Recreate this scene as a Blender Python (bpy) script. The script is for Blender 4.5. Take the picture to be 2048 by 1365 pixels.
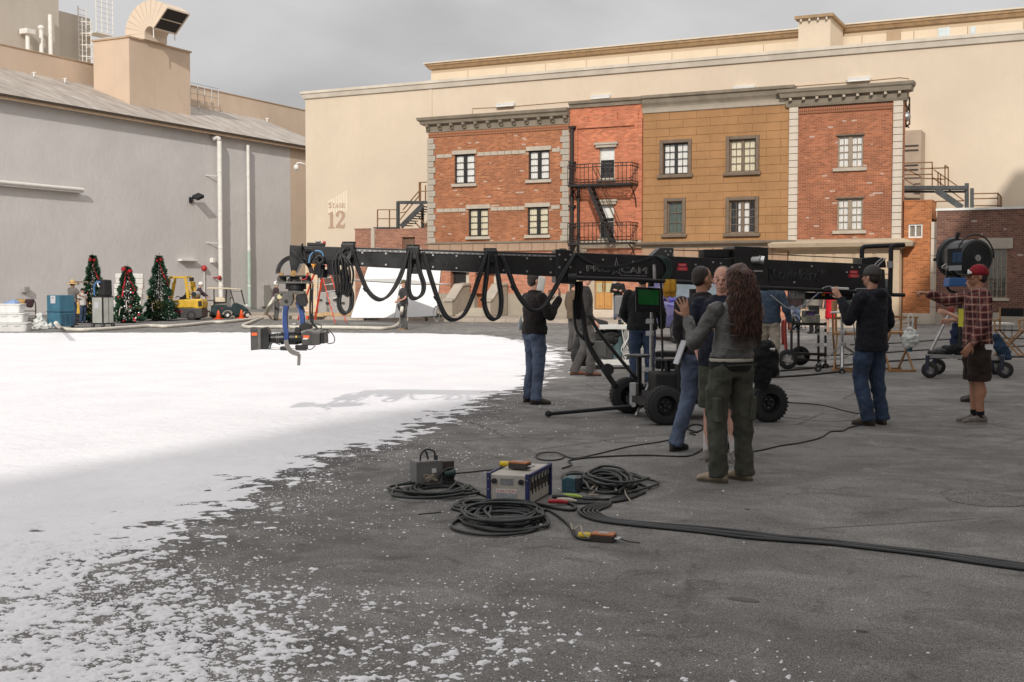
import bpy, math, random
import numpy as np
from mathutils import Vector, Matrix, Euler
random.seed(7)
SC = bpy.context.scene
for o in list(bpy.data.objects): bpy.data.objects.remove(o)
COL = SC.collection
R = math.radians
# ------------------------------------------------------------------ camera
FPX, CX, CY, EYE = 2421.0, 1024.0, 682.5, 1.6
YAW, PITCH = R(26.2), math.atan(112.5/2421.0)
cam = bpy.data.cameras.new('camera'); cam.sensor_width = 36; cam.lens = FPX/2048*36
cam.clip_start = .05; cam.clip_end = 3000
camo = bpy.data.objects.new('camera', cam); COL.objects.link(camo)
camo.location = (0, 0, EYE); camo.rotation_euler = (math.pi/2-PITCH, 0, YAW)
SC.camera = camo
# ------------------------------------------------------------------ sky and sun
SUN_EL = R(28); SUN_DIR = Vector((.351, -.936, 0)).normalized()*math.cos(SUN_EL)+Vector((0, 0, math.sin(SUN_EL)))
world = bpy.data.worlds.new('World'); SC.world = world; world.use_nodes = True
wn, wl = world.node_tree.nodes, world.node_tree.links
bg = wn['Background']
sky = wn.new('ShaderNodeTexSky'); sky.sky_type = 'NISHITA'; sky.sun_disc = False
sky.sun_elevation = SUN_EL; sky.sun_rotation = math.atan2(SUN_DIR.x, SUN_DIR.y)
sky.dust_density = 3.0
tc = wn.new('ShaderNodeTexCoord'); mp = wn.new('ShaderNodeMapping'); mp.inputs['Scale'].default_value = (1.0, 1.0, 3.2)
mp.inputs['Rotation'].default_value = (0, 0, .9)
mp.inputs['Location'].default_value = (.35, .1, 0)
nz = wn.new('ShaderNodeTexNoise'); nz.inputs['Scale'].default_value = 2.3; nz.inputs['Detail'].default_value = 7; nz.inputs['Roughness'].default_value = .5; nz.inputs['Distortion'].default_value = .35
cr = wn.new('ShaderNodeValToRGB'); e = cr.color_ramp.elements
e[0].position = .33; e[0].color = (4.1, 4.0, 4.0, 1); e[1].position = .66; e[1].color = (7.0, 6.86, 6.78, 1)
sep = wn.new('ShaderNodeSeparateXYZ'); mr = wn.new('ShaderNodeMapRange')
mr.inputs['From Min'].default_value = .1; mr.inputs['From Max'].default_value = .9; mr.inputs['To Min'].default_value = 1.0; mr.inputs['To Max'].default_value = 2.1
mul = wn.new('ShaderNodeMixRGB'); mul.blend_type = 'MULTIPLY'; mul.inputs[0].default_value = 1
mix = wn.new('ShaderNodeMixRGB'); mix.inputs[0].default_value = .93
wl.new(tc.outputs['Generated'], mp.inputs['Vector']); wl.new(mp.outputs[0], nz.inputs['Vector']); wl.new(nz.outputs['Fac'], cr.inputs[0])
wl.new(tc.outputs['Generated'], sep.inputs[0]); wl.new(sep.outputs['Z'], mr.inputs[0])
wl.new(cr.outputs[0], mul.inputs[1]); wl.new(mr.outputs[0], mul.inputs[2])
wl.new(sky.outputs[0], mix.inputs[1]); wl.new(mul.outputs[0], mix.inputs[2]); wl.new(mix.outputs[0], bg.inputs[0])
bg.inputs[1].default_value = .10
sl = bpy.data.lights.new('sun', 'SUN'); sl.energy = 2.9; sl.angle = R(1.0); sl.color = (1, .94, .86)
so = bpy.data.objects.new('sun', sl); COL.objects.link(so)
so.rotation_euler = SUN_DIR.to_track_quat('Z', 'Y').to_euler(); so.location = (60, -90, 60)
SC.view_settings.view_transform = 'Standard'; SC.view_settings.look = 'None'; SC.view_settings.gamma = 1
SC.view_settings.exposure = 0.0; SC.view_settings.use_curve_mapping = False

# ------------------------------------------------------------------ placement helpers (survey of the lot)
FWD = Vector((-math.sin(YAW), math.cos(YAW), 0)); RGT = Vector((math.cos(YAW), math.sin(YAW), 0)); UPV = Vector((0, 0, 1))
EYEP = Vector((0, 0, EYE))
def ray(px, py):
    x = (px-CX)/FPX; y = -(py-CY)/FPX
    c, s = math.cos(PITCH), math.sin(PITCH)
    return RGT*x + FWD*(c+s*y) + UPV*(c*y-s)
def G(px, py, z=0.0):
    r = ray(px, py); return EYEP + r*((z-EYE)/r.z)
def D(px, py, d):
    r = ray(px, py); return EYEP + r*(d/r.dot(FWD))
def onY(px, py, Y): r = ray(px, py); return EYEP+r*(Y/r.y)
def onX(px, py, X): r = ray(px, py); return EYEP+r*(X/r.x)
YF = 51.5
def F(px, py, Y=YF): p = onY(px, py, Y); return p.x, p.z
def gdepth(py): return (G(1024, py)).dot(FWD)
class VPlane:
    """an upright plane through the survey point; points and extruded outlines on it"""
    def __init__(s, p, direction): s.p0 = Vector(p); s.dir = Vector((direction[0], direction[1], 0)).normalized(); s.n = Vector((s.dir.y, -s.dir.x, 0))
    def p(s, px, py, off=0.0):
        r = ray(px, py); return EYEP + r*((s.p0+s.n*off-EYEP).dot(s.n)/r.dot(s.n))
    def q(s, px, py, off=0.0):           # same spot on the middle plane, moved straight towards the viewer side
        return s.p(px, py)+s.n*off
def FP(px, py, d=None):
    """camera facing upright plane at the depth of ground pixel py (or depth d)"""
    d = d or gdepth(py); return VPlane(D(px, 600, d), RGT)

# ------------------------------------------------------------------ mesh helpers
class MB:
    def __init__(s, off=None): s.v = []; s.f = []; s.o = Vector(off) if off is not None else Vector((0, 0, 0))
    def add(s, vs, fs):
        n = len(s.v); s.v += [Vector(v)-s.o for v in vs]; s.f += [tuple(i+n for i in f) for f in fs]; return s
    def box(s, x0, y0, z0, x1, y1, z1):
        if x0 > x1: x0, x1 = x1, x0
        if y0 > y1: y0, y1 = y1, y0
        if z0 > z1: z0, z1 = z1, z0
        return s.add([(x0,y0,z0),(x1,y0,z0),(x1,y1,z0),(x0,y1,z0),(x0,y0,z1),(x1,y0,z1),(x1,y1,z1),(x0,y1,z1)],
                     [(0,3,2,1),(4,5,6,7),(0,1,5,4),(1,2,6,5),(2,3,7,6),(3,0,4,7)])
    def cbox(s, c, size, rot=None):
        c = Vector(c); h = Vector(size)/2; M = rot or Matrix.Identity(3)
        vs = [c+M@Vector((x*h.x, y*h.y, z*h.z)) for z in (-1, 1) for x, y in ((-1,-1),(1,-1),(1,1),(-1,1))]
        return s.add(vs, [(0,3,2,1),(4,5,6,7),(0,1,5,4),(1,2,6,5),(2,3,7,6),(3,0,4,7)])
    def bar(s, p, q, w, h=None, up=(0, 0, 1)):
        p, q = Vector(p), Vector(q); d = (q-p); L = d.length
        if L < 1e-6: return s
        d /= L; up = Vector(up)
        if abs(d.dot(up)) > .98: up = Vector((1, 0, 0))
        x = d.cross(up).normalized(); z = x.cross(d)
        M = Matrix((x, d, z)).transposed(); return s.cbox((p+q)/2, (w, L, h or w), M)
    def tube(s, pts, r, n=8, closed=False):
        pts = [Vector(p) for p in pts]; m = len(pts); rs = r if isinstance(r, (list, tuple)) else [r]*m
        vs = []; fs = []; prev = None
        for i, p in enumerate(pts):
            a = pts[(i-1) % m] if (closed or i > 0) else p; b = pts[(i+1) % m] if (closed or i < m-1) else p
            t = (b-a)
            t = t.normalized() if t.length > 1e-9 else Vector((0, 0, 1))
            if prev is None:
                u = t.cross(Vector((0, 0, 1)))
                if u.length < .05: u = t.cross(Vector((1, 0, 0)))
            else: u = prev-t*prev.dot(t)
            if u.length < 1e-6: u = t.cross(Vector((.3, .8, .5)))
            u.normalize(); prev = u; w = t.cross(u)
            for k in range(n):
                a_ = 2*math.pi*k/n; vs.append(p+(u*math.cos(a_)+w*math.sin(a_))*rs[i])
        for i in range(m-1+(1 if closed else 0)):
            j = (i+1) % m
            for k in range(n): fs.append((i*n+k, i*n+(k+1) % n, j*n+(k+1) % n, j*n+k))
        if not closed: fs.append(tuple(reversed(range(n)))); fs.append(tuple((m-1)*n+k for k in range(n)))
        return s.add(vs, fs)
    def cyl(s, p, q, r, n=16, r2=None): return s.tube([p, q], [r, r if r2 is None else r2], n)
    def ell(s, c, rad, n=14, m=9, rot=None):
        c = Vector(c); rad = (rad,)*3 if isinstance(rad, (int, float)) else rad; M = rot or Matrix.Identity(3)
        vs = [c+M@Vector((0, 0, -rad[2]))]
        for i in range(1, m):
            a = -math.pi/2+math.pi*i/m
            for k in range(n):
                b = 2*math.pi*k/n; vs.append(c+M@Vector((rad[0]*math.cos(a)*math.cos(b), rad[1]*math.cos(a)*math.sin(b), rad[2]*math.sin(a))))
        vs.append(c+M@Vector((0, 0, rad[2]))); fs = []
        for k in range(n): fs.append((0, 1+(k+1) % n, 1+k))
        for i in range(m-2):
            for k in range(n): fs.append((1+i*n+k, 1+i*n+(k+1) % n, 1+(i+1)*n+(k+1) % n, 1+(i+1)*n+k))
        t = len(vs)-1; b0 = 1+(m-2)*n
        for k in range(n): fs.append((t, b0+k, b0+(k+1) % n))
        return s.add(vs, fs)
    def loft(s, rings, n=20, cap=True, p=1.0):
        """rings: (centre, rx, ry[, xaxis, yaxis]) ; superellipse exponent p"""
        vs = []; fs = []
        for rg in rings:
            c, rx, ry = Vector(rg[0]), rg[1], rg[2]
            ax = Vector(rg[3]) if len(rg) > 3 else Vector((1, 0, 0)); ay = Vector(rg[4]) if len(rg) > 4 else Vector((0, 1, 0))
            for k in range(n):
                a = 2*math.pi*k/n; ca, sa = math.cos(a), math.sin(a)
                ca = math.copysign(abs(ca)**p, ca); sa = math.copysign(abs(sa)**p, sa)
                vs.append(c+ax*rx*ca+ay*ry*sa)
        for i in range(len(rings)-1):
            for k in range(n): fs.append((i*n+k, i*n+(k+1) % n, (i+1)*n+(k+1) % n, (i+1)*n+k))
        if cap: fs.append(tuple(reversed(range(n)))); fs.append(tuple((len(rings)-1)*n+k for k in range(n)))
        return s.add(vs, fs)
    def prism(s, pts, vec):
        """closed outline of 3d points extruded by vec"""
        pts = [Vector(p) for p in pts]; vec = Vector(vec); n = len(pts)
        nrm = Vector((0, 0, 0))
        for i in range(n): nrm += (pts[i]-pts[0]).cross(pts[(i+1) % n]-pts[0])
        if nrm.dot(vec) > 0: pts.reverse()
        vs = pts+[p+vec for p in pts]; fs = [tuple(range(n)), tuple(reversed(range(n, 2*n)))]
        for i in range(n): j = (i+1) % n; fs.append((j, i, i+n, j+n))
        return s.add(vs, fs)
    def lathe(s, c, axis, prof, n=24):
        """prof: (distance along axis, radius)"""
        axis = Vector(axis).normalized(); u = axis.cross(Vector((0, 0, 1)))
        if u.length < .05: u = axis.cross(Vector((1, 0, 0)))
        u.normalize(); w = axis.cross(u)
        return s.loft([(Vector(c)+axis*a, r, r, u, w) for a, r in prof], n)
    def quad(s, a, b, c, d): return s.add([a, b, c, d], [(0, 1, 2, 3)])
    def mesh(s, name, mat, smooth=False):
        me = bpy.data.meshes.new(name); me.from_pydata([tuple(v) for v in s.v], [], s.f)
        if mat: me.materials.append(mat)
        if smooth is True: me.polygons.foreach_set('use_smooth', [True]*len(me.polygons))
        me.update()
        return me
    def build(s, name, mat, parent=None, smooth=False, bevel=0, loc=None):
        me = s.mesh(name, mat, bool(smooth)); o = bpy.data.objects.new(name, me); COL.objects.link(o)
        if parent: o.parent = parent
        if loc: o.location = loc
        if smooth == 'auto':
            m = o.modifiers.new('split', 'EDGE_SPLIT'); m.split_angle = R(38)
        if bevel:
            m = o.modifiers.new('bevel', 'BEVEL'); m.width = bevel; m.segments = 2; m.limit_method = 'ANGLE'; m.angle_limit = R(40)
        return o
def thing(name, label, cat, loc=(0, 0, 0), rotz=0, group=None):
    o = bpy.data.objects.new(name, None); COL.objects.link(o); o.location = loc; o.rotation_euler = (0, 0, rotz); o.empty_display_size = .2
    return tag(o, label, cat, group)
def tag(o, label, cat, group=None):
    o['label'] = label; o['category'] = cat
    if group: o['group'] = group
    return o
def struct(o): o['kind'] = 'structure'; return o
def inst(me, name, parent, loc, rotz=0, scale=None):
    o = bpy.data.objects.new(name, me); COL.objects.link(o); o.parent = parent; o.location = loc; o.rotation_euler = (0, 0, rotz)
    if scale: o.scale = scale
    return o
def copy_tree(o, parent=None):
    c = o.copy(); COL.objects.link(c); c.parent = parent
    for ch in list(o.children): copy_tree(ch, c)
    return c

# ------------------------------------------------------------------ materials
MATS = {}
def S(r, g, b):  # from 0-255 display values
    f = lambda c: (c/255/12.92) if c/255 <= .04045 else ((c/255+.055)/1.055)**2.4
    return (f(r), f(g), f(b))
class NT:
    def __init__(s, m): s.t = m.node_tree; s.n = s.t.nodes; s.l = s.t.links; s.b = s.n['Principled BSDF']
    def new(s, t, **k):
        x = s.n.new(t)
        for a, v in k.items():
            if a in ('operation', 'blend_type', 'feature', 'distance', 'noise_dimensions', 'wave_type', 'bands_direction', 'use_clamp', 'interpolation_type'): setattr(x, a, v)
        return x
    def val(s, inp, v):
        if isinstance(v, bpy.types.NodeSocket): s.l.new(v, inp)
        else: inp.default_value = v
    def math(s, op, a, b=0.0, c=None, clamp=False):
        x = s.n.new('ShaderNodeMath'); x.operation = op; x.use_clamp = clamp; s.val(x.inputs[0], a); s.val(x.inputs[1], b)
        if c is not None: s.val(x.inputs[2], c)
        return x.outputs[0]
    def noise(s, vec, scale, detail=4, rough=.55, dist=0):
        x = s.n.new('ShaderNodeTexNoise'); s.l.new(vec, x.inputs['Vector']); x.inputs['Scale'].default_value = scale; x.inputs['Detail'].default_value = detail
        x.inputs['Roughness'].default_value = rough; x.inputs['Distortion'].default_value = dist; return x.outputs['Fac']
    def ramp(s, fac, a, b, lo=0.0, hi=1.0, smooth=True):
        x = s.n.new('ShaderNodeMapRange'); x.interpolation_type = 'SMOOTHSTEP' if smooth else 'LINEAR'; s.val(x.inputs[0], fac)
        x.inputs[1].default_value = a; x.inputs[2].default_value = b; x.inputs[3].default_value = lo; x.inputs[4].default_value = hi; return x.outputs[0]
    def mixc(s, fac, a, b, mode='MIX'):
        x = s.n.new('ShaderNodeMixRGB'); x.blend_type = mode; s.val(x.inputs[0], fac)
        for i, v in ((1, a), (2, b)):
            if isinstance(v, bpy.types.NodeSocket): s.l.new(v, x.inputs[i])
            else: x.inputs[i].default_value = (*v, 1)
        return x.outputs[0]
    def bump(s, h, strength, dist=.02):
        x = s.n.new('ShaderNodeBump'); x.inputs['Strength'].default_value = strength; x.inputs['Distance'].default_value = dist; s.l.new(h, x.inputs['Height'])
        s.l.new(x.outputs[0], s.b.inputs['Normal']); return x
    def coord(s, which='Object'): x = s.n.new('ShaderNodeTexCoord'); return x.outputs[which]
    def mapping(s, vec, scale=(1, 1, 1), rot=(0, 0, 0)):
        x = s.n.new('ShaderNodeMapping'); x.inputs['Scale'].default_value = scale; x.inputs['Rotation'].default_value = rot; s.l.new(vec, x.inputs[0]); return x.outputs[0]
def newmat(key):
    m = bpy.data.materials.new(key); m.use_nodes = True; MATS[key] = m; return m, NT(m)
def mat(key, col=None, rough=.6, var=.18, scale=3.0, bump=.12, bscale=60.0, metal=0.0, spec=.5, coat=0.0, bdist=.01, streak=False):
    if key in MATS: return MATS[key]
    m, t = newmat(key); co = t.coord()
    n1 = t.noise(co, scale, 5, .6)
    if streak: n1 = t.noise(t.mapping(co, (1, 1, .12)), scale*2, 5, .65)
    dark = tuple(c*(1-var) for c in col); light = tuple(min(1, c*(1+var*.8)) for c in col)
    c = t.mixc(t.ramp(n1, .28, .72), dark, light)
    n2 = t.noise(co, bscale, 3, .6)
    c = t.mixc(t.ramp(n2, .35, .7, 0, var*.5), c, tuple(x*.75 for x in col))
    t.l.new(c, t.b.inputs['Base Color'])
    t.l.new(t.ramp(n1, .25, .75, max(0, rough-.1), min(1, rough+.1)), t.b.inputs['Roughness'])
    t.b.inputs['Metallic'].default_value = metal; t.b.inputs['Specular IOR Level'].default_value = spec
    if coat: t.b.inputs['Coat Weight'].default_value = coat; t.b.inputs['Coat Roughness'].default_value = .08
    if bump: t.bump(n2, bump, bdist)
    return m
def mat_cloth(key, col, rough=.85, var=.22, wr=.35, weave=420.0):
    if key in MATS: return MATS[key]
    m, t = newmat(key); co = t.coord()
    w = t.noise(t.mapping(co, (1, 1, .55), (.3, .2, .5)), 11, 4, .55, .9)
    f = t.noise(co, weave, 2, .6); b = t.noise(co, 4, 3, .5)
    c = t.mixc(t.ramp(b, .3, .7), tuple(x*(1-var) for x in col), tuple(min(1, x*(1+var)) for x in col))
    c = t.mixc(t.ramp(f, .3, .7, 0, .35), c, tuple(x*.6 for x in col))
    t.l.new(c, t.b.inputs['Base Color']); t.b.inputs['Roughness'].default_value = rough; t.b.inputs['Specular IOR Level'].default_value = .25
    t.b.inputs['Sheen Weight'].default_value = .05
    h = t.math('MULTIPLY_ADD', f, .06, w); t.bump(h, wr, .03)
    return m
def mat_brick(key, c1, c2, mortar, white=.03, bw=.215, bh=.072, mort=.010, stain=.25, axis=None):
    if key in MATS: return MATS[key]
    m, t = newmat(key); co = t.coord()
    sp = t.n.new('ShaderNodeSeparateXYZ'); t.l.new(co, sp.inputs[0])
    u = t.math('ADD', sp.outputs['X'], sp.outputs['Y']); v = sp.outputs['Z']
    row = t.math('FLOOR', t.math('DIVIDE', v, bh)); odd = t.math('MODULO', t.math('ABSOLUTE', row), 2.0)
    us = t.math('ADD', t.math('DIVIDE', u, bw), t.math('MULTIPLY', odd, .5)); colm = t.math('FLOOR', us)
    fu = t.math('FRACT', us); fv = t.math('FRACT', t.math('DIVIDE', v, bh))
    du = t.math('MULTIPLY', t.math('MINIMUM', fu, t.math('SUBTRACT', 1.0, fu)), bw); dv = t.math('MULTIPLY', t.math('MINIMUM', fv, t.math('SUBTRACT', 1.0, fv)), bh)
    dm = t.math('MINIMUM', du, dv); face = t.ramp(dm, mort*.35, mort*.75)
    cmb = t.n.new('ShaderNodeCombineXYZ'); t.l.new(colm, cmb.inputs[0]); t.l.new(row, cmb.inputs[1])
    wn_ = t.n.new('ShaderNodeTexWhiteNoise'); wn_.noise_dimensions = '2D'; t.l.new(cmb.outputs[0], wn_.inputs['Vector']); rnd = wn_.outputs['Value']
    big = t.noise(co, .55, 4, .6); med = t.noise(co, 1.6, 3, .6)
    c = t.mixc(1.0, t.mixc(rnd, c1, c2), t.mixc(t.math('FRACT', t.math('MULTIPLY', rnd, 7.13)), (.72, .70, .68), (1.22, 1.2, 1.16)), 'MULTIPLY')
    c = t.mixc(t.ramp(big, .38, .72, 0, stain*1.5), c, tuple(x*.5 for x in c1)); c = t.mixc(t.ramp(t.noise(t.mapping(co, (1, 1, .15)), 1.3, 5, .65), .5, .75, 0, stain), c, tuple(x*.4 for x in c1))
    thr = t.ramp(med, .4, .75, .9995, 1-white*3.2, False)
    c = t.mixc(t.math('MULTIPLY', t.math('GREATER_THAN', rnd, thr), .6), c, (.62, .56, .50))
    fine = t.noise(co, 45, 3, .6); c = t.mixc(t.ramp(fine, .3, .75, 0, .3), c, tuple(x*.6 for x in c1))
    c = t.mixc(face, mortar, c); t.l.new(c, t.b.inputs['Base Color']); t.b.inputs['Roughness'].default_value = .88; t.b.inputs['Specular IOR Level'].default_value = .25
    h = t.math('MULTIPLY_ADD', fine, .25, t.math('MULTIPLY_ADD', rnd, .3, face)); t.bump(h, .7, .012)
    return m
def mat_stucco(key, col, var=.08, stain=.12, bumps=.25, scale=.35, drip=True):
    if key in MATS: return MATS[key]
    m, t = newmat(key); co = t.coord()
    big = t.noise(co, scale, 5, .6, .3); dr = t.noise(t.mapping(co, (1, 1, .07)), 2.2, 5, .7)
    tr = t.noise(t.mapping(co, (1, 1, .6)), 3.0, 6, .6, .6); fine = t.noise(co, 26, 4, .6)
    c = t.mixc(t.ramp(big, .3, .72), tuple(x*(1-var) for x in col), tuple(min(1, x*(1+var)) for x in col))
    if drip: c = t.mixc(t.ramp(dr, .52, .8, 0, stain), c, tuple(x*.55 for x in col))
    c = t.mixc(t.ramp(tr, .35, .7, 0, .10), c, tuple(x*.8 for x in col))
    t.l.new(c, t.b.inputs['Base Color']); t.b.inputs['Roughness'].default_value = .9; t.b.inputs['Specular IOR Level'].default_value = .2
    h = t.math('MULTIPLY_ADD', fine, .3, tr); t.bump(h, bumps, .05)
    return m
def mat_glass(key='window_glass', tint=(1, 1, 1), gloss=.0):
    if key in MATS: return MATS[key]
    m, t = newmat(key); out = t.n['Material Output']; t.n.remove(t.b)
    a = t.n.new('ShaderNodeBsdfTransparent'); a.inputs[0].default_value = (*tint, 1); b = t.n.new('ShaderNodeBsdfGlossy'); b.inputs['Roughness'].default_value = .03
    fr = t.n.new('ShaderNodeFresnel'); fr.inputs[0].default_value = 1.5; x = t.n.new('ShaderNodeMixShader')
    f = t.math('ADD', fr.outputs[0], gloss*.5, clamp=True); t.l.new(f, x.inputs[0]); t.l.new(a.outputs[0], x.inputs[1]); t.l.new(b.outputs[0], x.inputs[2]); t.l.new(x.outputs[0], out.inputs[0])
    return m
black_metal = mat('black_metal', (.012, .012, .013), .42, .4, 6, .06, 120, spec=.5)
black_matte = mat('black_matte', (.014, .014, .015), .75, .4, 6, .12, 150)
rubber = mat('rubber', (.02, .02, .021), .8, .35, 9, .2, 160)
steel = mat('steel', (.42, .42, .42), .38, .25, 8, .05, 200, metal=.85)
chrome = mat('chrome', (.7, .7, .7), .2, .15, 8, .02, 200, metal=1)
white_paint = mat('white_paint', (.72, .71, .68), .55, .08, 4, .05, 60)
wood = mat('wood', (.36, .19, .075), .5, .3, 9, .1, 90, streak=True)
# ================================================================== ground
def asphalt():
    m, t = newmat('asphalt'); co = t.coord(); sp = t.n.new('ShaderNodeSeparateXYZ'); t.l.new(co, sp.inputs[0])
    big = t.noise(co, .22, 5, .6, .4); med = t.noise(co, 1.1, 6, .62, .6); fine = t.noise(co, 38, 4, .7); grit = t.noise(co, 120, 2, .6)
    streaky = t.noise(t.mapping(co, (.8, 1.4, 1), (0, 0, YAW)), .9, 6, .68, 1.5)
    c = t.mixc(t.ramp(big, .3, .7), (.140, .138, .136), (.250, .247, .243))
    c = t.mixc(t.ramp(med, .35, .65, 0, .65), c, (.105, .102, .099))
    c = t.mixc(t.ramp(streaky, .50, .70, 0, .5), c, (.30, .293, .283))
    blot = t.noise(co, 2.7, 7, .66, 1.2); c = t.mixc(t.ramp(blot, .52, .68, 0, .5), c, (.28, .273, .264)); c = t.mixc(t.ramp(blot, .46, .32, 0, .65), c, (.080, .077, .075))
    ck = t.n.new('ShaderNodeTexVoronoi'); ck.feature = 'DISTANCE_TO_EDGE'; ck.inputs['Scale'].default_value = .33; t.l.new(t.mixc(.12, co, t.noise(co, 3, 4, .7), 'ADD'), ck.inputs['Vector']); c = t.mixc(t.math('MULTIPLY', t.ramp(ck.outputs['Distance'], .010, .002), t.ramp(big, .45, .6, 0, .7)), c, (.045, .043, .042))
    c = t.mixc(t.ramp(streaky, .42, .28, 0, .6), c, (.088, .085, .082))
    c = t.mixc(1.0, c, t.mixc(t.ramp(grit, .33, .68), (.42, .42, .42), (1.6, 1.57, 1.52)), 'MULTIPLY')
    c = t.mixc(1.0, c, t.mixc(t.ramp(fine, .3, .7), (.72, .72, .72), (1.25, 1.24, 1.22)), 'MULTIPLY')
    # white residue of the blown snow, thicker towards the covered side
    near = t.ramp(t.math('ADD', sp.outputs['X'], t.math('MULTIPLY', sp.outputs['Y'], .12)), -.6, -6.5, .12, 1); dust = t.noise(co, 3.2, 6, .68, .5); sprk = t.noise(co, 62, 3, .7)
    amt = t.math('MULTIPLY', near, t.ramp(dust, .40, .72, .15, 1)); thr = t.math('SUBTRACT', .78, t.math('MULTIPLY', amt, .24))
    c = t.mixc(t.math('MULTIPLY', t.ramp(t.math('SUBTRACT', sprk, thr), -.02, .05), .75), c, (.62, .61, .60))
    c = t.mixc(t.math('MULTIPLY', t.math('MULTIPLY', near, t.ramp(dust, .45, .75)), .32), c, (.50, .49, .48))
    vo = t.n.new('ShaderNodeTexVoronoi'); vo.feature = 'F1'; vo.inputs['Scale'].default_value = 9; t.l.new(co, vo.inputs['Vector'])
    chip = t.math('MULTIPLY', t.math('LESS_THAN', vo.outputs['Distance'], .055), t.math('GREATER_THAN', dust, .5)); c = t.mixc(t.math('MULTIPLY', chip, .8), c, (.55, .54, .52))
    t.l.new(c, t.b.inputs['Base Color'])
    t.l.new(t.ramp(streaky, .42, .28, .88, .62), t.b.inputs['Roughness']); t.b.inputs['Specular IOR Level'].default_value = .35
    t.bump(t.math('MULTIPLY_ADD', grit, .6, fine), .55, .012); return m
struct(MB().quad((-400, -200, 0), (300, -200, 0), (300, 600, 0), (-400, 600, 0)).build('ground', asphalt()))

# ------------------------------------------------------------------ blown snow cover
def lattice(seed): rs = np.random.RandomState(seed); return rs.rand(256, 256)
def vnoise(x, y, L):
    xi = np.floor(x).astype(int); yi = np.floor(y).astype(int); fx = x-xi; fy = y-yi
    fx = fx*fx*(3-2*fx); fy = fy*fy*(3-2*fy); a = L[xi & 255, yi & 255]; b = L[(xi+1) & 255, yi & 255]; c = L[xi & 255, (yi+1) & 255]; d = L[(xi+1) & 255, (yi+1) & 255]
    return (a*(1-fx)+b*fx)*(1-fy)+(c*(1-fx)+d*fx)*fy
def fbm(x, y, f, octs, seed, gain=.55):
    s = 0; a = 1; n = 0
    for i in range(octs): s = s+a*vnoise(x*f+17.3*i, y*f+5.1*i, lattice(seed+i)); n += a; a *= gain; f *= 2.03
    return s/n
SNOW_PX = [(-900, 668), (0, 667), (480, 666), (800, 667), (960, 671), (1045, 684), (1090, 702), (1080, 730), (1040, 752), (1035, 775), (960, 800), (880, 832), (780, 868), (660, 905),
           (560, 942), (470, 975), (370, 1030), (270, 1075), (190, 1125), (120, 1185), (170, 1235), (300, 1290), (430, 1345), (560, 1420), (640, 1520), (200, 1700), (-700, 1700), (-1500, 1100), (-1600, 800)]
SNOW_W = [(G(*p).x, G(*p).y) for p in SNOW_PX]
def sdf(px, py, poly):
    d = np.full(px.shape, 1e9); ins = np.zeros(px.shape, bool); n = len(poly)
    for i in range(n):
        (ax, ay), (bx, by) = poly[i], poly[(i+1) % n]; ex, ey = bx-ax, by-ay; wx, wy = px-ax, py-ay
        tt = np.clip((wx*ex+wy*ey)/(ex*ex+ey*ey), 0, 1); d = np.minimum(d, (wx-ex*tt)**2+(wy-ey*tt)**2)
        c = (ay > py) != (by > py); xx = (bx-ax)*(py-ay)/((by-ay) if by != ay else 1e-9)+ax; ins ^= c & (px < xx)
    return np.where(ins, 1, -1)*np.sqrt(d)
def mat_snow():
    m, t = newmat('snow'); co = t.coord(); big = t.noise(co, .8, 5, .6); f = t.noise(co, 55, 4, .65); f2 = t.noise(co, 9, 4, .6)
    t.l.new(t.mixc(t.ramp(big, .3, .7), (.80, .795, .825), (.865, .862, .885)), t.b.inputs['Base Color']); t.b.inputs['Roughness'].default_value = .75; t.b.inputs['Specular IOR Level'].default_value = .2
    t.b.inputs['Subsurface Weight'].default_value = 0; t.bump(t.math('MULTIPLY_ADD', f, .35, f2), .7, .03); return m
def snow_zone(d0, d1, cell, box):
    x = np.arange(box[0], box[1], cell); y = np.arange(box[2], box[3], cell); X, Y = np.meshgrid(x, y, indexing='ij')
    dep = X*FWD.x+Y*FWD.y; lat = X*RGT.x+Y*RGT.y
    sd = sdf(X, Y, SNOW_W)
    nearw = np.clip((9.5-dep)/4, 0, 1); w = .55+.25*np.clip((dep-14)/10, 0, 1)
    w = w*(1-nearw)+.95*nearw
    far = np.clip((dep-30)/6, 0, 1); w = w*(1-far)+.45*far
    big = fbm(X, Y, .55, 3, 3)-.5; med = fbm(X, Y, 2.4, 4, 11)-.5; fine = fbm(X, Y, 9.0, 4, 31)-.5; clump = fbm(X, Y, 23.0, 2, 51)-.5
    dens = sd/w + big*1.2 + med*1.6
    # trodden wet patches just inside the rim
    tiny = fbm(X, Y, 52.0, 2, 71, .75)-.5
    h = dens*.85+.10 + fine*(2.4-1.2*nearw) + clump*(1.9*nearw+.8)+tiny*2.6*nearw
    z = np.where(h > 0, .003+(.022-.013*nearw)*np.tanh(h*.8)*(1+.5*fine)+.006*((clump+tiny*.5)*nearw)+.006*med, np.maximum(-.02, .003+h*.02))
    keep_v = (z > 0); inb = (dep >= d0) & (dep < d1) & (lat > -.55*dep-2.5) & (lat < .46*dep+1)
    k = (keep_v[:-1, :-1] | keep_v[1:, :-1] | keep_v[:-1, 1:] | keep_v[1:, 1:]) & inb[:-1, :-1]
    ii, jj = np.nonzero(k); ny = len(y); idx = np.stack([ii*ny+jj, (ii+1)*ny+jj, (ii+1)*ny+jj+1, ii*ny+jj+1], 1)
    u, inv = np.unique(idx, return_inverse=True); V = np.stack([X.ravel()[u], Y.ravel()[u], z.ravel()[u]], 1)
    return V, inv.reshape(-1, 4)
zs = [snow_zone(3.6, 7.5, .0085, (-7.5, .5, 1.5, 8.5)), snow_zone(7.45, 15, .026, (-17, 1, 1, 17)), snow_zone(14.8, 46, .11, (-50, -4, 2, 46))]
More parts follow.
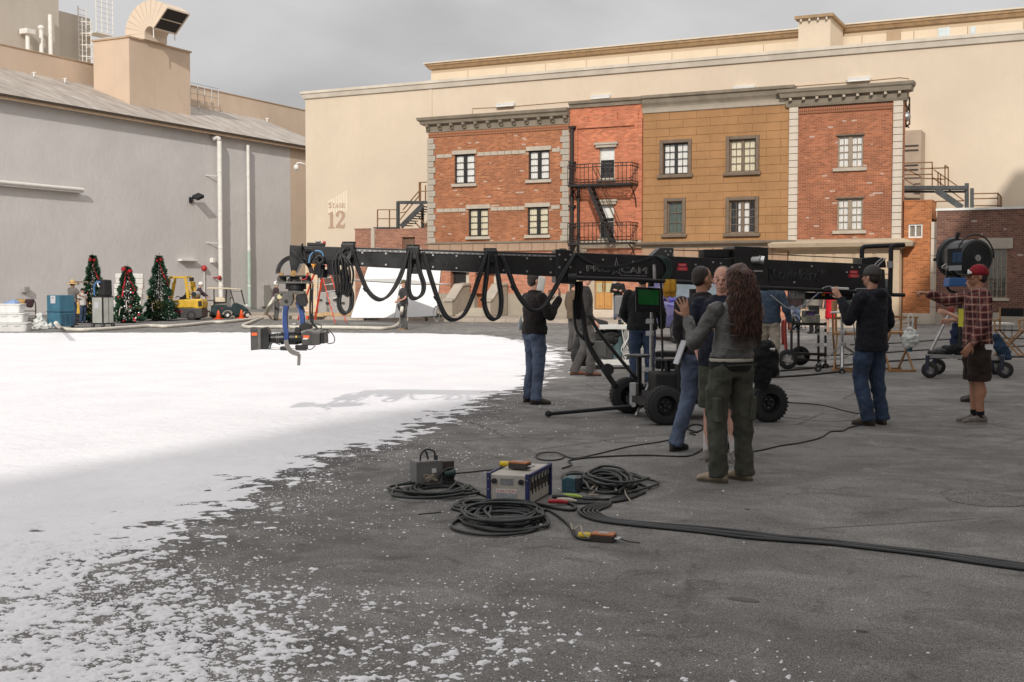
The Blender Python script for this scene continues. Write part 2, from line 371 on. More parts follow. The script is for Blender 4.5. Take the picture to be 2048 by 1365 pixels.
V = np.concatenate([z[0] for z in zs]); off = np.cumsum([0]+[len(z[0]) for z in zs[:-1]]); Fq = np.concatenate([z[1]+o for z, o in zip(zs, off)])
me = bpy.data.meshes.new('snow'); me.vertices.add(len(V)); me.vertices.foreach_set('co', V.ravel()); me.loops.add(Fq.size); me.loops.foreach_set('vertex_index', Fq.ravel().astype(np.int32))
me.polygons.add(len(Fq)); me.polygons.foreach_set('loop_start', np.arange(0, Fq.size, 4, dtype=np.int32)); me.polygons.foreach_set('loop_total', np.full(len(Fq), 4, np.int32))
me.polygons.foreach_set('use_smooth', np.ones(len(Fq), bool)); me.update(calc_edges=True); me.validate(); me.materials.append(mat_snow())
so_ = bpy.data.objects.new('snow', me); COL.objects.link(so_); so_['kind'] = 'stuff'; tag(so_, 'white artificial snow spread over the asphalt lot', 'snow')

# loose flecks of snow around the rim
def flecks(n, seed):
    rs = np.random.RandomState(seed); vs = []; fs = []; m = 0
    d = rs.uniform(4.6, 17, n*6)**1.0; l = rs.uniform(-.5, .35, n*6)*d; X = RGT.x*l+FWD.x*d; Y = RGT.y*l+FWD.y*d; sd = sdf(X, Y, SNOW_W); cl = fbm(X, Y, 1.7, 4, 90)
    pr = np.exp(np.minimum(sd, 0)/.6)*(sd < .5)*np.clip((cl-.30)*3.2, .05, 1)*np.minimum(1, 7/d)
    k = np.nonzero(rs.rand(n*6) < pr)[0][:n]
    for i in k:
        r = rs.gamma(1.6, .0024)+.002; a0 = rs.uniform(0, 6.28); q = 5; b = len(vs)
        for j in range(q): a = a0+j*6.283/q; rr = r*rs.uniform(.55, 1.25); vs.append((X[i]+rr*math.cos(a), Y[i]+rr*math.sin(a), .001))
        vs.append((X[i], Y[i], .002+r*.45)); fs += [(b+j, b+(j+1) % q, b+q) for j in range(q)]
    me = bpy.data.meshes.new('snow_flecks'); me.from_pydata(vs, [], fs); me.materials.append(MATS['snow']); o_ = bpy.data.objects.new('snow_flecks', me); COL.objects.link(o_); o_['kind'] = 'stuff'; tag(o_, 'scattered flecks of artificial snow along the edge of the white area', 'snow')
flecks(26000, 5)
# damp asphalt where the snow was scraped off
def damp(d0, d1, cell, box):
    x = np.arange(box[0], box[1], cell); y = np.arange(box[2], box[3], cell); X, Y = np.meshgrid(x, y, indexing='ij'); dep = X*FWD.x+Y*FWD.y; lat = X*RGT.x+Y*RGT.y; sd = sdf(X, Y, SNOW_W)
    h = .50-np.abs(sd+.12)/.42+(fbm(X, Y, .9, 3, 120)-.5)*2.2+(fbm(X, Y, 6.0, 4, 130)-.5)*2.8-1.2*np.clip((7.0-dep)/1, 0, 1); z = np.clip(h*.004, -.01, .0022)
    k = ((z[:-1, :-1] > 0) | (z[1:, 1:] > 0) | (z[1:, :-1] > 0) | (z[:-1, 1:] > 0)) & ((dep >= d0) & (dep < d1) & (lat > -.5*dep))[:-1, :-1]; ii, jj = np.nonzero(k); ny = len(y); idx = np.stack([ii*ny+jj, (ii+1)*ny+jj, (ii+1)*ny+jj+1, ii*ny+jj+1], 1); u, inv = np.unique(idx, return_inverse=True)
    return np.stack([X.ravel()[u], Y.ravel()[u], z.ravel()[u]], 1), inv.reshape(-1, 4)
vs_, fs_ = [], []
for z_ in (damp(5.2, 9, .025, (-9, 0, 2, 10)), damp(9, 19, .05, (-16, 0, 4, 20))): n_ = len(vs_); vs_ += z_[0].tolist(); fs_ += (z_[1]+n_).tolist()
me = bpy.data.meshes.new('damp_patches'); me.from_pydata(vs_, [], fs_); me.materials.append(mat('damp_asphalt', (.058, .056, .055), .6, .35, 5, .5, 110)); dm_ = bpy.data.objects.new('damp_patches', me); COL.objects.link(dm_); dm_['kind'] = 'stuff'; tag(dm_, 'dark damp patches of asphalt along the melting snow edge', 'damp patch')

# ================================================================== pavement in front of the facades
conc = mat_stucco('pavement_concrete', (.36, .31, .26), .12, .2, .25, .8)
CURB_Y = G(1000, 645).y
pv = MB()
PX0 = -41.0
pv.box(PX0, CURB_Y+.16, 0, -7.0, YF, .15); po = pv.build('pavement', conc); struct(po)
x = PX0
kerb_me = MB().box(0, 0, 0, 1.48, .16, .155).mesh('kerbstone', mat_stucco('kerb_stone', (.42, .36, .30), .12, .2, .2, 1.5))
while x < -7.5: inst(kerb_me, 'kerbstone', po, (x, CURB_Y, 0)); x += 1.5
# manhole cover at the right
mh = G(1975, 1000); mo = MB().lathe((0, 0, 0), (0, 0, 1), [(-.02, .30), (.006, .30), (.008, .27), (.004, .265), (.004, .02)], 40).build('manhole_cover', bpy.data.materials['asphalt'], loc=(mh.x, mh.y, 0)); tag(mo, 'round iron manhole cover set in asphalt at far right', 'manhole cover')

# ================================================================== walls with openings
def wall(mb, x0, x1, z0, z1, y, holes=(), depth=.22, thick=.5):
    """wall facing -Y with recessed rectangular openings"""
    xs = sorted({x0, x1, *[h[0] for h in holes], *[h[1] for h in holes]}); zs_ = sorted({z0, z1, *[h[2] for h in holes], *[h[3] for h in holes]})
    inside = lambda x, z: any(h[0] < x < h[1] and h[2] < z < h[3] for h in holes)
    for i in range(len(xs)-1):
        for j in range(len(zs_)-1):
            if not inside((xs[i]+xs[i+1])/2, (zs_[j]+zs_[j+1])/2): mb.quad((xs[i], y, zs_[j]), (xs[i+1], y, zs_[j]), (xs[i+1], y, zs_[j+1]), (xs[i], y, zs_[j+1]))
    for a, b, c, d in holes:
        Y2 = y+depth
        mb.quad((a, y, c), (a, y, d), (a, Y2, d), (a, Y2, c)); mb.quad((b, y, d), (b, y, c), (b, Y2, c), (b, Y2, d))
        mb.quad((a, y, d), (b, y, d), (b, Y2, d), (a, Y2, d)); mb.quad((b, y, c), (a, y, c), (a, Y2, c), (b, Y2, c))
    Y2 = y+thick
    mb.quad((x0, y, z0), (x0, y, z1), (x0, Y2, z1), (x0, Y2, z0)); mb.quad((x1, y, z1), (x1, y, z0), (x1, Y2, z0), (x1, Y2, z1))
    mb.quad((x0, y, z1), (x1, y, z1), (x1, Y2, z1), (x0, Y2, z1)); mb.quad((x1, Y2, z0), (x0, Y2, z0), (x0, Y2, z1), (x1, Y2, z1))
    return mb
glass = mat_glass(); dark_glass = mat('dark_glass', (.02, .03, .03), .08, .2, 3, 0, spec=.8)
curtain_white = mat_cloth('curtain_white', (.86, .85, .82), .9, .04, .5, 60)
curtain_cream = mat_cloth('curtain_cream', (.78, .72, .54), .9, .08, .5, 60)
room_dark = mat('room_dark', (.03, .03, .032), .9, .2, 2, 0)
pane_cache = {}
def window(root, x0, x1, z0, z1, y, frame, cols=2, rows=4, sash=2, curtain=curtain_white, fw=.055, mull=.10, reveal=.07, split=None, label=None, shade=None, curt=(0, 1)):
    """window set in an opening of the facade; local to root: frame, panes, curtain"""
    o = root.location; yy = y+reveal
    mb = MB(o); mb.box(x0, yy, z0, x0+fw, yy+.07, z1); mb.box(x1-fw, yy, z0, x1, yy+.07, z1); mb.box(x0+fw, yy, z0, x1-fw, yy+.07, z0+fw); mb.box(x0+fw, yy, z1-fw, x1-fw, yy+.07, z1)
    ix0, ix1, iz0, iz1 = x0+fw, x1-fw, z0+fw, z1-fw; panes = []
    secs = [(ix0, ix1)] if sash == 1 else [(ix0, (ix0+ix1)/2-mull/2), ((ix0+ix1)/2+mull/2, ix1)]
    if sash == 2: mb.box(secs[0][1], yy-.02, iz0, secs[1][0], yy+.068, iz1)
    mt = .025
    for a, b in secs:
        zrows = [iz0+(iz1-iz0)*k/rows for k in range(rows+1)] if not split else [iz0, iz0+(iz1-iz0)*split, iz1]
        xc = [a+(b-a)*k/cols for k in range(cols+1)]
        for k in range(1, cols): mb.box(xc[k]-mt/2, yy+.012, iz0, xc[k]+mt/2, yy+.05, iz1)
        for k in range(1, len(zrows)-1):
            for c in range(cols): mb.box(xc[c]+(mt/2 if c else 0), yy+.012, zrows[k]-mt/2, xc[c+1]-(mt/2 if c < cols-1 else 0), yy+.05, zrows[k]+mt/2)
        for k in range(len(zrows)-1):
            for c in range(cols): panes.append((xc[c], xc[c+1], zrows[k], zrows[k+1]))
    w = mb.build('window', frame, root)
    for a, b, c, d in panes:
        key = (round(b-a, 3), round(d-c, 3))
        if key not in pane_cache: pane_cache[key] = MB().box(-(b-a)/2, 0, -(d-c)/2, (b-a)/2, .006, (d-c)/2).mesh('pane', glass)
        inst(pane_cache[key], 'pane', w, Vector(((a+b)/2, yy+.028, (c+d)/2))-o)
    # curtain with folds, dark room behind
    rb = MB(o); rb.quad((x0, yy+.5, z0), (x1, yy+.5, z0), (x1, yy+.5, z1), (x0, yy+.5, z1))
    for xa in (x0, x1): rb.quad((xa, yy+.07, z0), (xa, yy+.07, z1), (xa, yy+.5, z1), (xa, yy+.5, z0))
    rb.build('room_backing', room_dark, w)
    if curtain:
        ca, cb = ix0+(ix1-ix0)*curt[0], ix0+(ix1-ix0)*curt[1]; cm = MB(o); n = 28; pts = []
        for k in range(n+1): pts.append((ca+(cb-ca)*k/n, yy+.075+.016*math.sin(k*1.9)+.008*math.sin(k*.77)))
        for k in range(n): cm.quad((pts[k][0], pts[k][1], iz0), (pts[k+1][0], pts[k+1][1], iz0), (pts[k+1][0], pts[k+1][1], iz1), (pts[k][0], pts[k][1], iz1))
        cm.build('curtain', curtain, w, smooth=True)
    if shade:
        MB(o).box(ix0, yy+.06, iz0+(iz1-iz0)*shade, ix1, yy+.065, iz1).build('roller_blind', curtain_white, w)
    return w
def cornice(mb, x0, x1, y, prof, endl=True, endr=True):
    """horizontal moulding: prof list of (projection, z)"""
    n = len(prof)
    L = [(x0-(p if endl else 0), y-p, z) for p, z in prof]; Rr = [(x1+(p if endr else 0), y-p, z) for p, z in prof]
    Lb = [(x0-(p if endl else 0), y+.3, z) for p, z in prof]; Rb = [(x1+(p if endr else 0), y+.3, z) for p, z in prof]
    mb.add(L+Rr+Lb+Rb, [(i, n+i, n+i+1, i+1) for i in range(n-1)] + [(2*n+i, i, i+1, 2*n+i+1) for i in range(n-1)] + [(n+i, 3*n+i, 3*n+i+1, n+i+1) for i in range(n-1)]
           + [(n-1, 2*n-1, 4*n-1, 3*n-1), (0, 2*n, 3*n, n)])
    return mb

# ================================================================== sound stage (cream) behind the street set
stage_m = mat_stucco('stage_stucco', (.64, .545, .43), .05, .10, .2, .22)
trim_m = mat_stucco('stage_coping', (.60, .55, .47), .1, .25, .15, 1.0)
brownshade = mat('trim_shade_brown', (.33, .225, .13), .8, .2, 3, .1, 40)  # brown trim colour, also stands in for the shadow along the clerestory eave
YS = 57.0
sx0 = onY(612, 400, YS).x; sz = onY(1400, 121, YS).z
st = thing('sound_stage', 'huge cream stucco sound stage building with stage number painted at left', 'building', (sx0, YS, 0))
o = st.location
b = MB(o); b.box(sx0, YS, 0, 28, YS+60, sz); b.build('wall', stage_m, st)
b = MB(o); cornice(b, sx0, 28, YS, [(.02, sz-.32), (.10, sz-.30), (.16, sz-.08), (.22, sz-.04), (.22, sz+.10), (.05, sz+.12)], True, False); b.build('coping', trim_m, st)
# upper clerestory wall set back, in sheets with open joints
YU = 61.5; ux0 = onY(862, 200, YU).x; uz = onY(1400, 82, YU).z
b = MB(o); b.box(ux0+.03, YU+.03, sz-1, 28, YU+40, uz-.05); b.build('clerestory_wall', mat_stucco('clerestory_back', (.52, .41, .29), .05, .1, .1), st)
b = MB(o); cornice(b, ux0, 28, YU, [(.03, uz-.26), (.10, uz-.24), (.2, uz-.08), (.26, uz-.06), (.26, uz+.06), (.02, uz+.08)], True, False); b.build('clerestory_eave', brownshade, st)
b = MB(o); b.box(ux0-.34, YU-.33, uz+.06, 28, YU+1, uz+.13); b.build('clerestory_flashing', trim_m, st)
sheet_m = mat_stucco('stage_sheet', (.66, .56, .43), .04, .1, .1, .6); sheet = MB().box(.02, -.02, 0, 2.42, .03, (uz-.45-sz+.6)/2-.02).mesh('sheet_panel', sheet_m)
xx = ux0
while xx < 2:
    for k in range(2): inst(sheet, 'sheet_panel', st, Vector((xx, YU, sz-.6+k*(uz-.45-sz+.6)/2))-o)
    xx += 2.44
for (pa, pb, qa, qb) in ((1876, 1900, 57, 73), (1941, 1952, 54, 70)):
    a = onY(pa, qa, YU); c = onY(pb, qb, YU); MB(o).box(a.x, YU-.05, c.z, c.x, YU-.022, a.z).build('skylight_pane', mat('pale_pane', (.55, .62, .64), .2, .1, 3, 0), st)
a = onY(1774, 63, YU); c = onY(1802, 82, YU); MB(o).box(a.x, YU-.06, c.z-.6, c.x, YU-.022, a.z).build('roof_hatch', mat('hatch_tan', (.40, .29, .19), .8, .1, 3, .05), st)
# rooftop penthouse box
a = onY(1597, 40, YS+1.2); c = onY(1661, 40, YS+1.2); pb = thing('rooftop_penthouse', 'small cream stucco box standing on the sound stage roof edge', 'rooftop box', (a.x, YS+1.2, sz))
MB(pb.location).box(a.x, YS+1.2, sz-.5, c.x, YS+4.2, a.z).build('wall', stage_m, pb)
bb = MB(pb.location); bb.box(a.x-.15, YS+1.0, a.z, c.x+.15, YS+4.4, a.z+.14); bb.build('roof_cap', brownshade, pb)
blk = MB().box(-.04, 0, 0, .04, .16, .12).mesh('eave_block', trim_m)
for k in range(4): inst(blk, 'eave_block', pb, Vector((a.x+.15+k*(c.x-a.x-.3)/3, YS+1.03, a.z-.13))-pb.location)
# downpipe strip near the left
a = onY(862, 240, YS); MB(o).box(a.x-.09, YS-.06, 3, a.x+.09, YS, sz-.34).build('wall_pilaster', stage_m, st)
# long rows of strip lights with conduit on the stage wall
lamp_m = mat('lamp_housing', (.62, .62, .60), .4, .08, 4, 0); tube_m = mat('lamp_lens', (.82, .83, .80), .25, .05, 4, 0)
spots = [(1013, 211, 'leftmost strip floodlight, above the cornice of the quoined brick facade'), (1203, 195, 'strip floodlight on stage wall above the narrow orange brick facade'), (1490, 177, 'strip floodlight on stage wall just above the brown block facade'), (1719, 160, 'strip floodlight highest on stage wall, above the right brick facade')]
for (px, py, lb) in spots:
    p = onY(px, py, YS); L = thing('strip_floodlight', lb, 'floodlight', p, 0, 'strip floodlights along the stage wall')
    MB().box(-.52, -.20, -.05, .52, 0, .10).build('housing', lamp_m, L, bevel=.02); MB().box(-.50, -.24, -.09, .50, -.02, -.052).build('lens', tube_m, L)
cp = [onY(945, 232, YS-.03), onY(945, 217, YS-.03)]+[onY(px, py+3, YS-.03) for px, py, _ in spots]+[onY(1800, 155, YS-.03), onY(1818, 157, YS-.03), onY(1818, 200, YS-.03)]
tag(MB().tube(cp, .018, 6).build('electrical_conduit', mat('conduit_tan', (.55, .40, .27), .6, .1), smooth=True), 'thin painted conduit linking the floodlights on the stage wall', 'conduit')
# painted stage number
paint = mat('sign_paint', (.43, .30, .22), .8, .08, 4, 0); paint2 = mat('sign_paint_light', (.76, .67, .54), .8, .04, 4, 0)
def text_mesh(txt, size, ext=0.0, bold=0.0, outline=0.0):
    cu = bpy.data.curves.new('lettering', 'FONT'); cu.body = txt; cu.size = size; cu.extrude = ext; cu.offset = bold; cu.align_x = 'LEFT'
    if outline: cu.fill_mode = 'NONE'; cu.bevel_depth = outline; cu.bevel_resolution = 0
    ob = bpy.data.objects.new('lettering', cu); COL.objects.link(ob); dg = bpy.context.evaluated_depsgraph_get(); me = bpy.data.meshes.new_from_object(ob.evaluated_get(dg)); bpy.data.objects.remove(ob); return me
def place_text(me, name, mt, parent, orig, xdir, zdir, width=None, height=None):
    """lay a text mesh on a plane: orig = lower left corner"""
    co = np.empty(len(me.vertices)*3); me.vertices.foreach_get('co', co); co = co.reshape(-1, 3); lo = co.min(0); hi = co.max(0)
    sx = width/(hi[0]-lo[0]) if width else 1; sy = height/(hi[1]-lo[1]) if height else sx
    ro_ = parent
    while ro_ and ro_.parent: ro_ = ro_.parent
    xd, zd = Vector(xdir).normalized(), Vector(zdir).normalized(); nd = xd.cross(zd)
    new = [Vector(orig)+xd*(v[0]-lo[0])*sx+zd*(v[1]-lo[1])*sy+nd*v[2] - (ro_.location if ro_ else Vector((0, 0, 0))) for v in co]
    me.vertices.foreach_set('co', np.array([tuple(v) for v in new]).ravel()); me.materials.clear(); me.materials.append(mt); me.update()
    o_ = bpy.data.objects.new(name, me); COL.objects.link(o_)
    if parent: o_.parent = parent
    return o_
yl = YS-.012
sg = thing('stage_sign', 'painted stage number sign with rising light stripes on the cream wall', 'sign', (F(672, 455, yl)[0], yl, F(672, 455, yl)[1]))
for k in range(8):
    px = 657+k*4.9; top = 402-k*3.0; x, z0 = F(px, 432-k*1.2, yl); _, z1 = F(px, top, yl); x2, _ = F(px+2.6, top, yl)
    MB(sg.location).box(x, yl, z0, x2, yl+.008, z1).build('stripe', paint2, sg)
# serif letters S T A G E
p0 = onY(657, 416.5, yl-.006); p1 = onY(690.5, 405, yl-.006); xw = p1.x-p0.x
lt = place_text(text_mesh('S', 1, 0, .01), 'letter', paint, sg, (p0.x, yl-.006, p0.z), (1, 0, 0), (0, 0, 1), xw*.2, (p1.z-p0.z)*1.05)
for i, ch in enumerate('TAGE'):
    place_text(text_mesh(ch, 1, 0, .008), 'letter', paint, sg, (p0.x+xw*(.225+.197*i), yl-.006, p0.z), (1, 0, 0), (0, 0, 1), xw*.165, (p1.z-p0.z)*.84)
ser = MB(sg.location)
for i, (fx0, fx1, zz) in enumerate([(.26, .355, 0), (.415, .475, 0), (.53, .60, 0), (.81, .99, 0)]): ser.box(p0.x+xw*fx0, yl-.007, p0.z-.004+zz, p0.x+xw*fx1, yl-.002, p0.z+.035+zz)
ser.build('letter_serif', paint, sg)
# digits 1 2 with slab serifs
def dig(pts, name):
    P3 = [Vector((*F(a, b_, yl-.006),)) for a, b_ in pts]; P3 = [(v[0], yl-.006, v[1]) for v in P3]; MB(sg.location).prism(P3, (0, .004, 0)).build(name, paint, sg)
dig([(656.5, 428), (663, 424), (666, 424), (666, 453), (669, 455), (669, 457), (656.5, 457), (656.5, 455), (660, 453), (660, 430), (657, 431)], 'digit')
dig([(671.5, 431), (672.5, 426), (676.5, 422.6), (681, 421.6), (686, 423), (689.5, 427), (690, 432), (688, 437), (683, 443), (679, 449), (685, 450.5), (688, 449), (689.5, 446), (690.3, 446), (689, 457), (671.5, 456), (671.5, 453), (677, 445), (682, 438), (683.8, 432), (682.5, 427), (680, 425.5), (677.5, 426.5), (677.8, 430), (676.5, 433.5), (673, 434)], 'digit')

# ================================================================== street set: four facades
quoin_m = mat_stucco('quoin_stone', (.42, .38, .32), .1, .25, .25, 1.5)
band_m = mat_stucco('band_stone', (.46, .41, .34), .1, .25, .25, 1.5)
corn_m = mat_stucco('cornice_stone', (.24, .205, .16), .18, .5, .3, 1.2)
brickA = mat_brick('brick_red', (.38, .135, .065), (.46, .19, .09), (.44, .30, .21), .022, stain=.34)
brickB = mat_brick('brick_orange', (.60, .20, .11), (.56, .21, .12), (.60, .31, .20), .0, bh=.085, stain=.22)
brickD = mat_brick('brick_rust', (.37, .13, .065), (.44, .165, .085), (.43, .29, .21), .020, stain=.42)
brickP = mat_brick('brick_pink', (.40, .18, .12), (.30, .14, .10), (.50, .38, .30), .008, stain=.3)
brickG = mat_brick('brick_ground', (.56, .235, .15), (.52, .22, .14), (.55, .36, .27), .0, stain=.25)
frame_black = mat('frame_black', (.02, .019, .018), .5, .3, 6, .05)
frame_tan = mat('frame_tan', (.30, .235, .17), .6, .15, 5, .08)
frame_brown = mat('frame_brown', (.16, .115, .08), .6, .2, 5, .08)
plinth_m = mat_stucco('plinth_stucco', (.36, .32, .26), .12, .3, .25, .9)
FL = F(900, 487)[1]          # level of the ledge over the ground floor
def hole(px0, px1, py0, py1): a = F(px0, py0); c = F(px1, py1); return (a[0], c[0], c[1], a[1])

# ---- A: red brick with quoins
xa, xb = F(857, 380)[0], F(1139, 380)[0]; zt = F(1000, 245)[1]
A = thing('brick_facade', 'red brick facade with grey stone quoins and bracketed cornice beside the fire escape', 'building', (xa, YF, 0)); o = A.location
hA = [hole(909, 950, 310, 367), hole(1057, 1099, 302.5, 359), hole(937, 977, 418.5, 473), hole(1055, 1097, 415, 470)]
b = MB(o); wall(b, xa, xb, FL, zt, YF, hA, thick=.6); b.build('wall', brickA, A)
for k, h in enumerate(hA):
    window(A, *h, YF, frame_black, cols=1, rows=4, sash=2, curtain=curtain_white if k < 2 else curtain_cream, fw=.07, mull=.17)
    MB(o).box(h[0]-.1, YF-.07, h[3], h[1]+.1, YF+.1, h[3]+.19).build('lintel', band_m, A)
    MB(o).box(h[0]-.12, YF-.12, h[2]-.14, h[1]+.12, YF+.1, h[2]).build('sill', band_m, A)
qh = (zt-.55-FL)/18
for side in (0, 1):
    for k in range(18):
        wq = .44 if k % 2 == 0 else .34; key = ('q', wq)
        if key not in pane_cache: pane_cache[key] = MB().box(-wq/2, -.07, .012, wq/2, .1, qh-.012).mesh('quoin', quoin_m)
        x = (xa-.03+wq/2) if side == 0 else (xb-.0-wq/2)
        inst(pane_cache[key], 'quoin', A, Vector((x, YF, FL+k*qh))-o)
def bandrow(z, spans):
    for x0, x1 in spans:
        n = max(1, round((x1-x0)/.38)); w_ = (x1-x0)/n; me_ = MB().box(.012, -.035, 0, w_-.012, .1, .17).mesh('band_stone', band_m)
        for k in range(n): inst(me_, 'band_stone', A, Vector((x0+k*w_, YF, z))-o)
zb = hA[0][3]-.02-.19; bandrow(hA[0][3]-.12, [(xa+.46, hA[0][0]-.13), (hA[0][1]+.13, hA[1][0]-.13), (hA[1][1]+.13, xb-.47)])
bandrow(hA[2][3]-.12, [(xa+.46, hA[2][0]-.13), (hA[2][1]+.13, hA[3][0]-.13), (hA[3][1]+.13, xb-.47)])
# soldier course
sol = MB().box(.006, -.04, 0, .074, .1, .22).mesh('soldier_brick', brickA); x = xa+.03
while x < xb-.1: inst(sol, 'soldier_brick', A, Vector((x, YF, zt-.52))-o); x += .08
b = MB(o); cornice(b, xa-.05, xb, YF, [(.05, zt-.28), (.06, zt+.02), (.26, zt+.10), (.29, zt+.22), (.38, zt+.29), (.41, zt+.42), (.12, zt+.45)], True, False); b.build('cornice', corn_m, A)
brk = MB(); brk.prism([(0, 0, 0), (0, -.1, .02), (0, -.14, .12), (0, -.26, .17), (0, -.27, .28), (0, 0, .28)], (.14, 0, 0)); brk.ell((.07, -.22, .2), (.075, .06, .07), 8, 6); brk = brk.mesh('bracket', corn_m)
for k in range(12): inst(brk, 'bracket', A, Vector((xa+.0+k*(xb-xa-.2)/11, YF-.05, zt-.20))-o)
# ground floor of A
gA = hole(901, 938, 543, 603); gA2 = hole(950, 998, 545, 603)
zp = F(1100, 588)[1]
b = MB(o); wall(b, xa, xb, zp, FL-.42, YF, [(gA[0], gA[1], zp, gA[3]), (gA2[0], gA2[1], zp, gA2[3])], depth=.4, thick=.6); b.build('ground_floor_wall', brickG, A)
for s0, s1 in ((xa-.02, gA[0]), (gA[1], gA2[0]), (gA2[1], xb)): MB(o).box(s0, YF-.06, .0, s1, YF+.4, zp).build('plinth', plinth_m, A)
n = 12; fr = MB().box(.012, -.10, 0, (xb-xa)/n-.012, .2, .36).mesh('frieze_stone', mat_stucco('frieze', (.40, .28, .20), .12, .35, .2, 1.2))
for k in range(n): inst(fr, 'frieze_stone', A, Vector((xa+k*(xb-xa)/n, YF, FL-.41))-o)
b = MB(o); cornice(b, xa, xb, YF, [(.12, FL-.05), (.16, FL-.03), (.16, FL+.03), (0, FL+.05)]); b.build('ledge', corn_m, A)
def door(root, h, y, mt, glassy=True, hm=steel, arch=False):
    o = root.location; x0, x1, z0, z1 = h; yy = y+.3; xm = x0+(x1-x0)*.62
    d = MB(o); d.box(x0, yy, z0, xm, yy+.06, z1); dd = d.build('door', mt, root)
    for a, c in ((.08, .40), (.48, .93)): MB(o).box(x0+.1, yy-.02, z0+(z1-z0)*a, xm-.1, yy, z0+(z1-z0)*c).build('panel', mt, dd, bevel=.02)
    MB(o).tube([(xm-.06, yy-.05, z0+.95), (xm-.06, yy-.05, z0+1.1)], .014, 6).build('handle', hm, dd)
    MB(o).box(xm+.05, yy+.03, z0+.4, x1, yy+.05, z1).build('sidelight', mat('sidelight_glass', (.62, .58, .48), .2, .1, 2, 0), root)
    MB(o).box(xm, yy-.03, z0, xm+.05, yy+.07, z1).build('door_post', mt, root)
door(A, (gA[0], gA[1], .5, gA[3]), YF, frame_black); door(A, (gA2[0], gA2[1], .5, gA2[3]), YF, mat('door_rust', (.36, .13, .06), .5, .2, 6, .1))
b = MB(o); b.box(gA[0]-.1, YF-.2, .15, gA2[1]+.1, YF+.4, .5); b.build('landing', plinth_m, A)
# stoop with cheek walls
sp_x0, sp_x1 = F(918, 620, YF-1.4)[0], F(975, 620, YF-1.4)[0]
S_ = thing('stoop', 'concrete entrance steps with sloping cheek walls below the black door', 'steps', (sp_x0, YF-1.8, .15)); o2 = S_.location
for k in range(5): MB(o2).box(sp_x0, YF-1.75+k*.3, .15, sp_x1, YF-.21, .21+.07*k+.01).build('step', mat_stucco('step_concrete', (.44, .40, .33), .1, .2, .15, 1), S_)
for x in (sp_x0-.48, sp_x1+.02):
    MB(o2).prism([(x, YF-2.0, .15), (x, YF-2.0, .80), (x, YF-1.8, .86), (x, YF-.95, 1.5), (x, YF-.21, 1.56), (x, YF-.21, .15)], (.44, 0, 0)).build('cheek_wall', plinth_m, S_, bevel=.03)
    cap = MB(o2); cap.prism([(x-.04, YF-2.06, .80), (x-.04, YF-2.06, .93), (x-.04, YF-1.8, .98), (x-.04, YF-.95, 1.64), (x-.04, YF-.21, 1.70), (x-.04, YF-.21, 1.57), (x-.04, YF-.95, 1.51), (x-.04, YF-1.8, .87)], (.52, 0, 0)); cap.build('coping', quoin_m, S_, bevel=.03)

# ---- B: narrow orange brick
x0, x1 = xb, F(1284.5, 380)[0]; zB = F(1210, 212)[1]
B = thing('narrow_brick_facade', 'narrow bright orange painted brick facade behind the fire escape', 'building', (x0, YF, 0)); o = B.location
hB = [hole(1198, 1229, 296, 358), hole(1198, 1228, 410, 478)]
b = MB(o); wall(b, x0, x1, FL, zB, YF+.02, hB, thick=.6); b.build('wall', brickB, B)
b = MB(o)
za, zc = F(1157, 258)[1], FL
b.box(x0+.02, YF-.07, FL, F(1156, 300)[0], YF+.019, za); b.box(F(1270, 300)[0], YF-.07, FL, x1, YF+.019, za); b.box(x0+.02, YF-.07, za, x1, YF+.019, za+.28); b.build('brick_border', brickB, B)
b = MB(o)
for (pa, pb, y_) in ((1150, 1176, 228), (1190, 1235, 225), (1250, 1277, 221)):
    xa_, z_ = F(pa, y_); xb_, _ = F(pb, y_); b.box(xa_, YF-.05, z_-.55, xb_, YF+.019, z_-.05); 
b.build('brick_panel', brickB, B)
for h in hB:
    window(B, *h, YF+.02, mat('frame_offwhite', (.50, .44, .36), .5, .1, 5, .05), cols=1, rows=2, sash=1, curtain=None, split=.5, shade=.62)
    MB(o).box(h[0]-.12, YF-.12, h[3], h[1]+.12, YF+.1, h[3]+.12).build('lintel', band_m, B); MB(o).box(h[0]-.18, YF-.17, h[3]+.12, h[1]+.18, YF+.1, h[3]+.22).build('lintel_cap', band_m, B)
    MB(o).box(h[0]-.08, YF-.1, h[2]-.1, h[1]+.08, YF+.1, h[2]).build('sill', band_m, B)
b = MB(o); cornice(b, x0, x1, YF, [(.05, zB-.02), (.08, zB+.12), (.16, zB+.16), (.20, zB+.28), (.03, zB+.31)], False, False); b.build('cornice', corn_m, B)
gB = hole(1188, 1224, 560, 617)
b = MB(o); wall(b, x0+.9, x1, .15, FL-.35, YF+.02, [(gB[0]-.35, gB[1]+.3, .15, gB[3]+.3)], depth=.3, thick=.6); b.build('ground_floor_wall', brickG, B)
b = MB(o); b.box(x0+.005, YF-.12, .15, x0+.9, YF+.3, FL-.36); b.box(x0+.005, YF-.15, FL-.35, x1, YF+.3, FL-.02); b.box(gB[0]-.35, YF+.05, gB[3], gB[1]+.3, YF+.3, gB[3]+.28); b.box(gB[0]-.35, YF+.06, .16, gB[0], YF+.3, gB[3]); b.box(gB[1], YF+.06, .16, gB[1]+.3, YF+.3, gB[3])
b.build('stone_surround', mat_stucco('surround_stone', (.48, .40, .31), .1, .25, .2, 1.2), B)
oak = mat('oak_door', (.52, .27, .085), .4, .15, 6, .08, 60, streak=True)
xm = (gB[0]+gB[1])/2
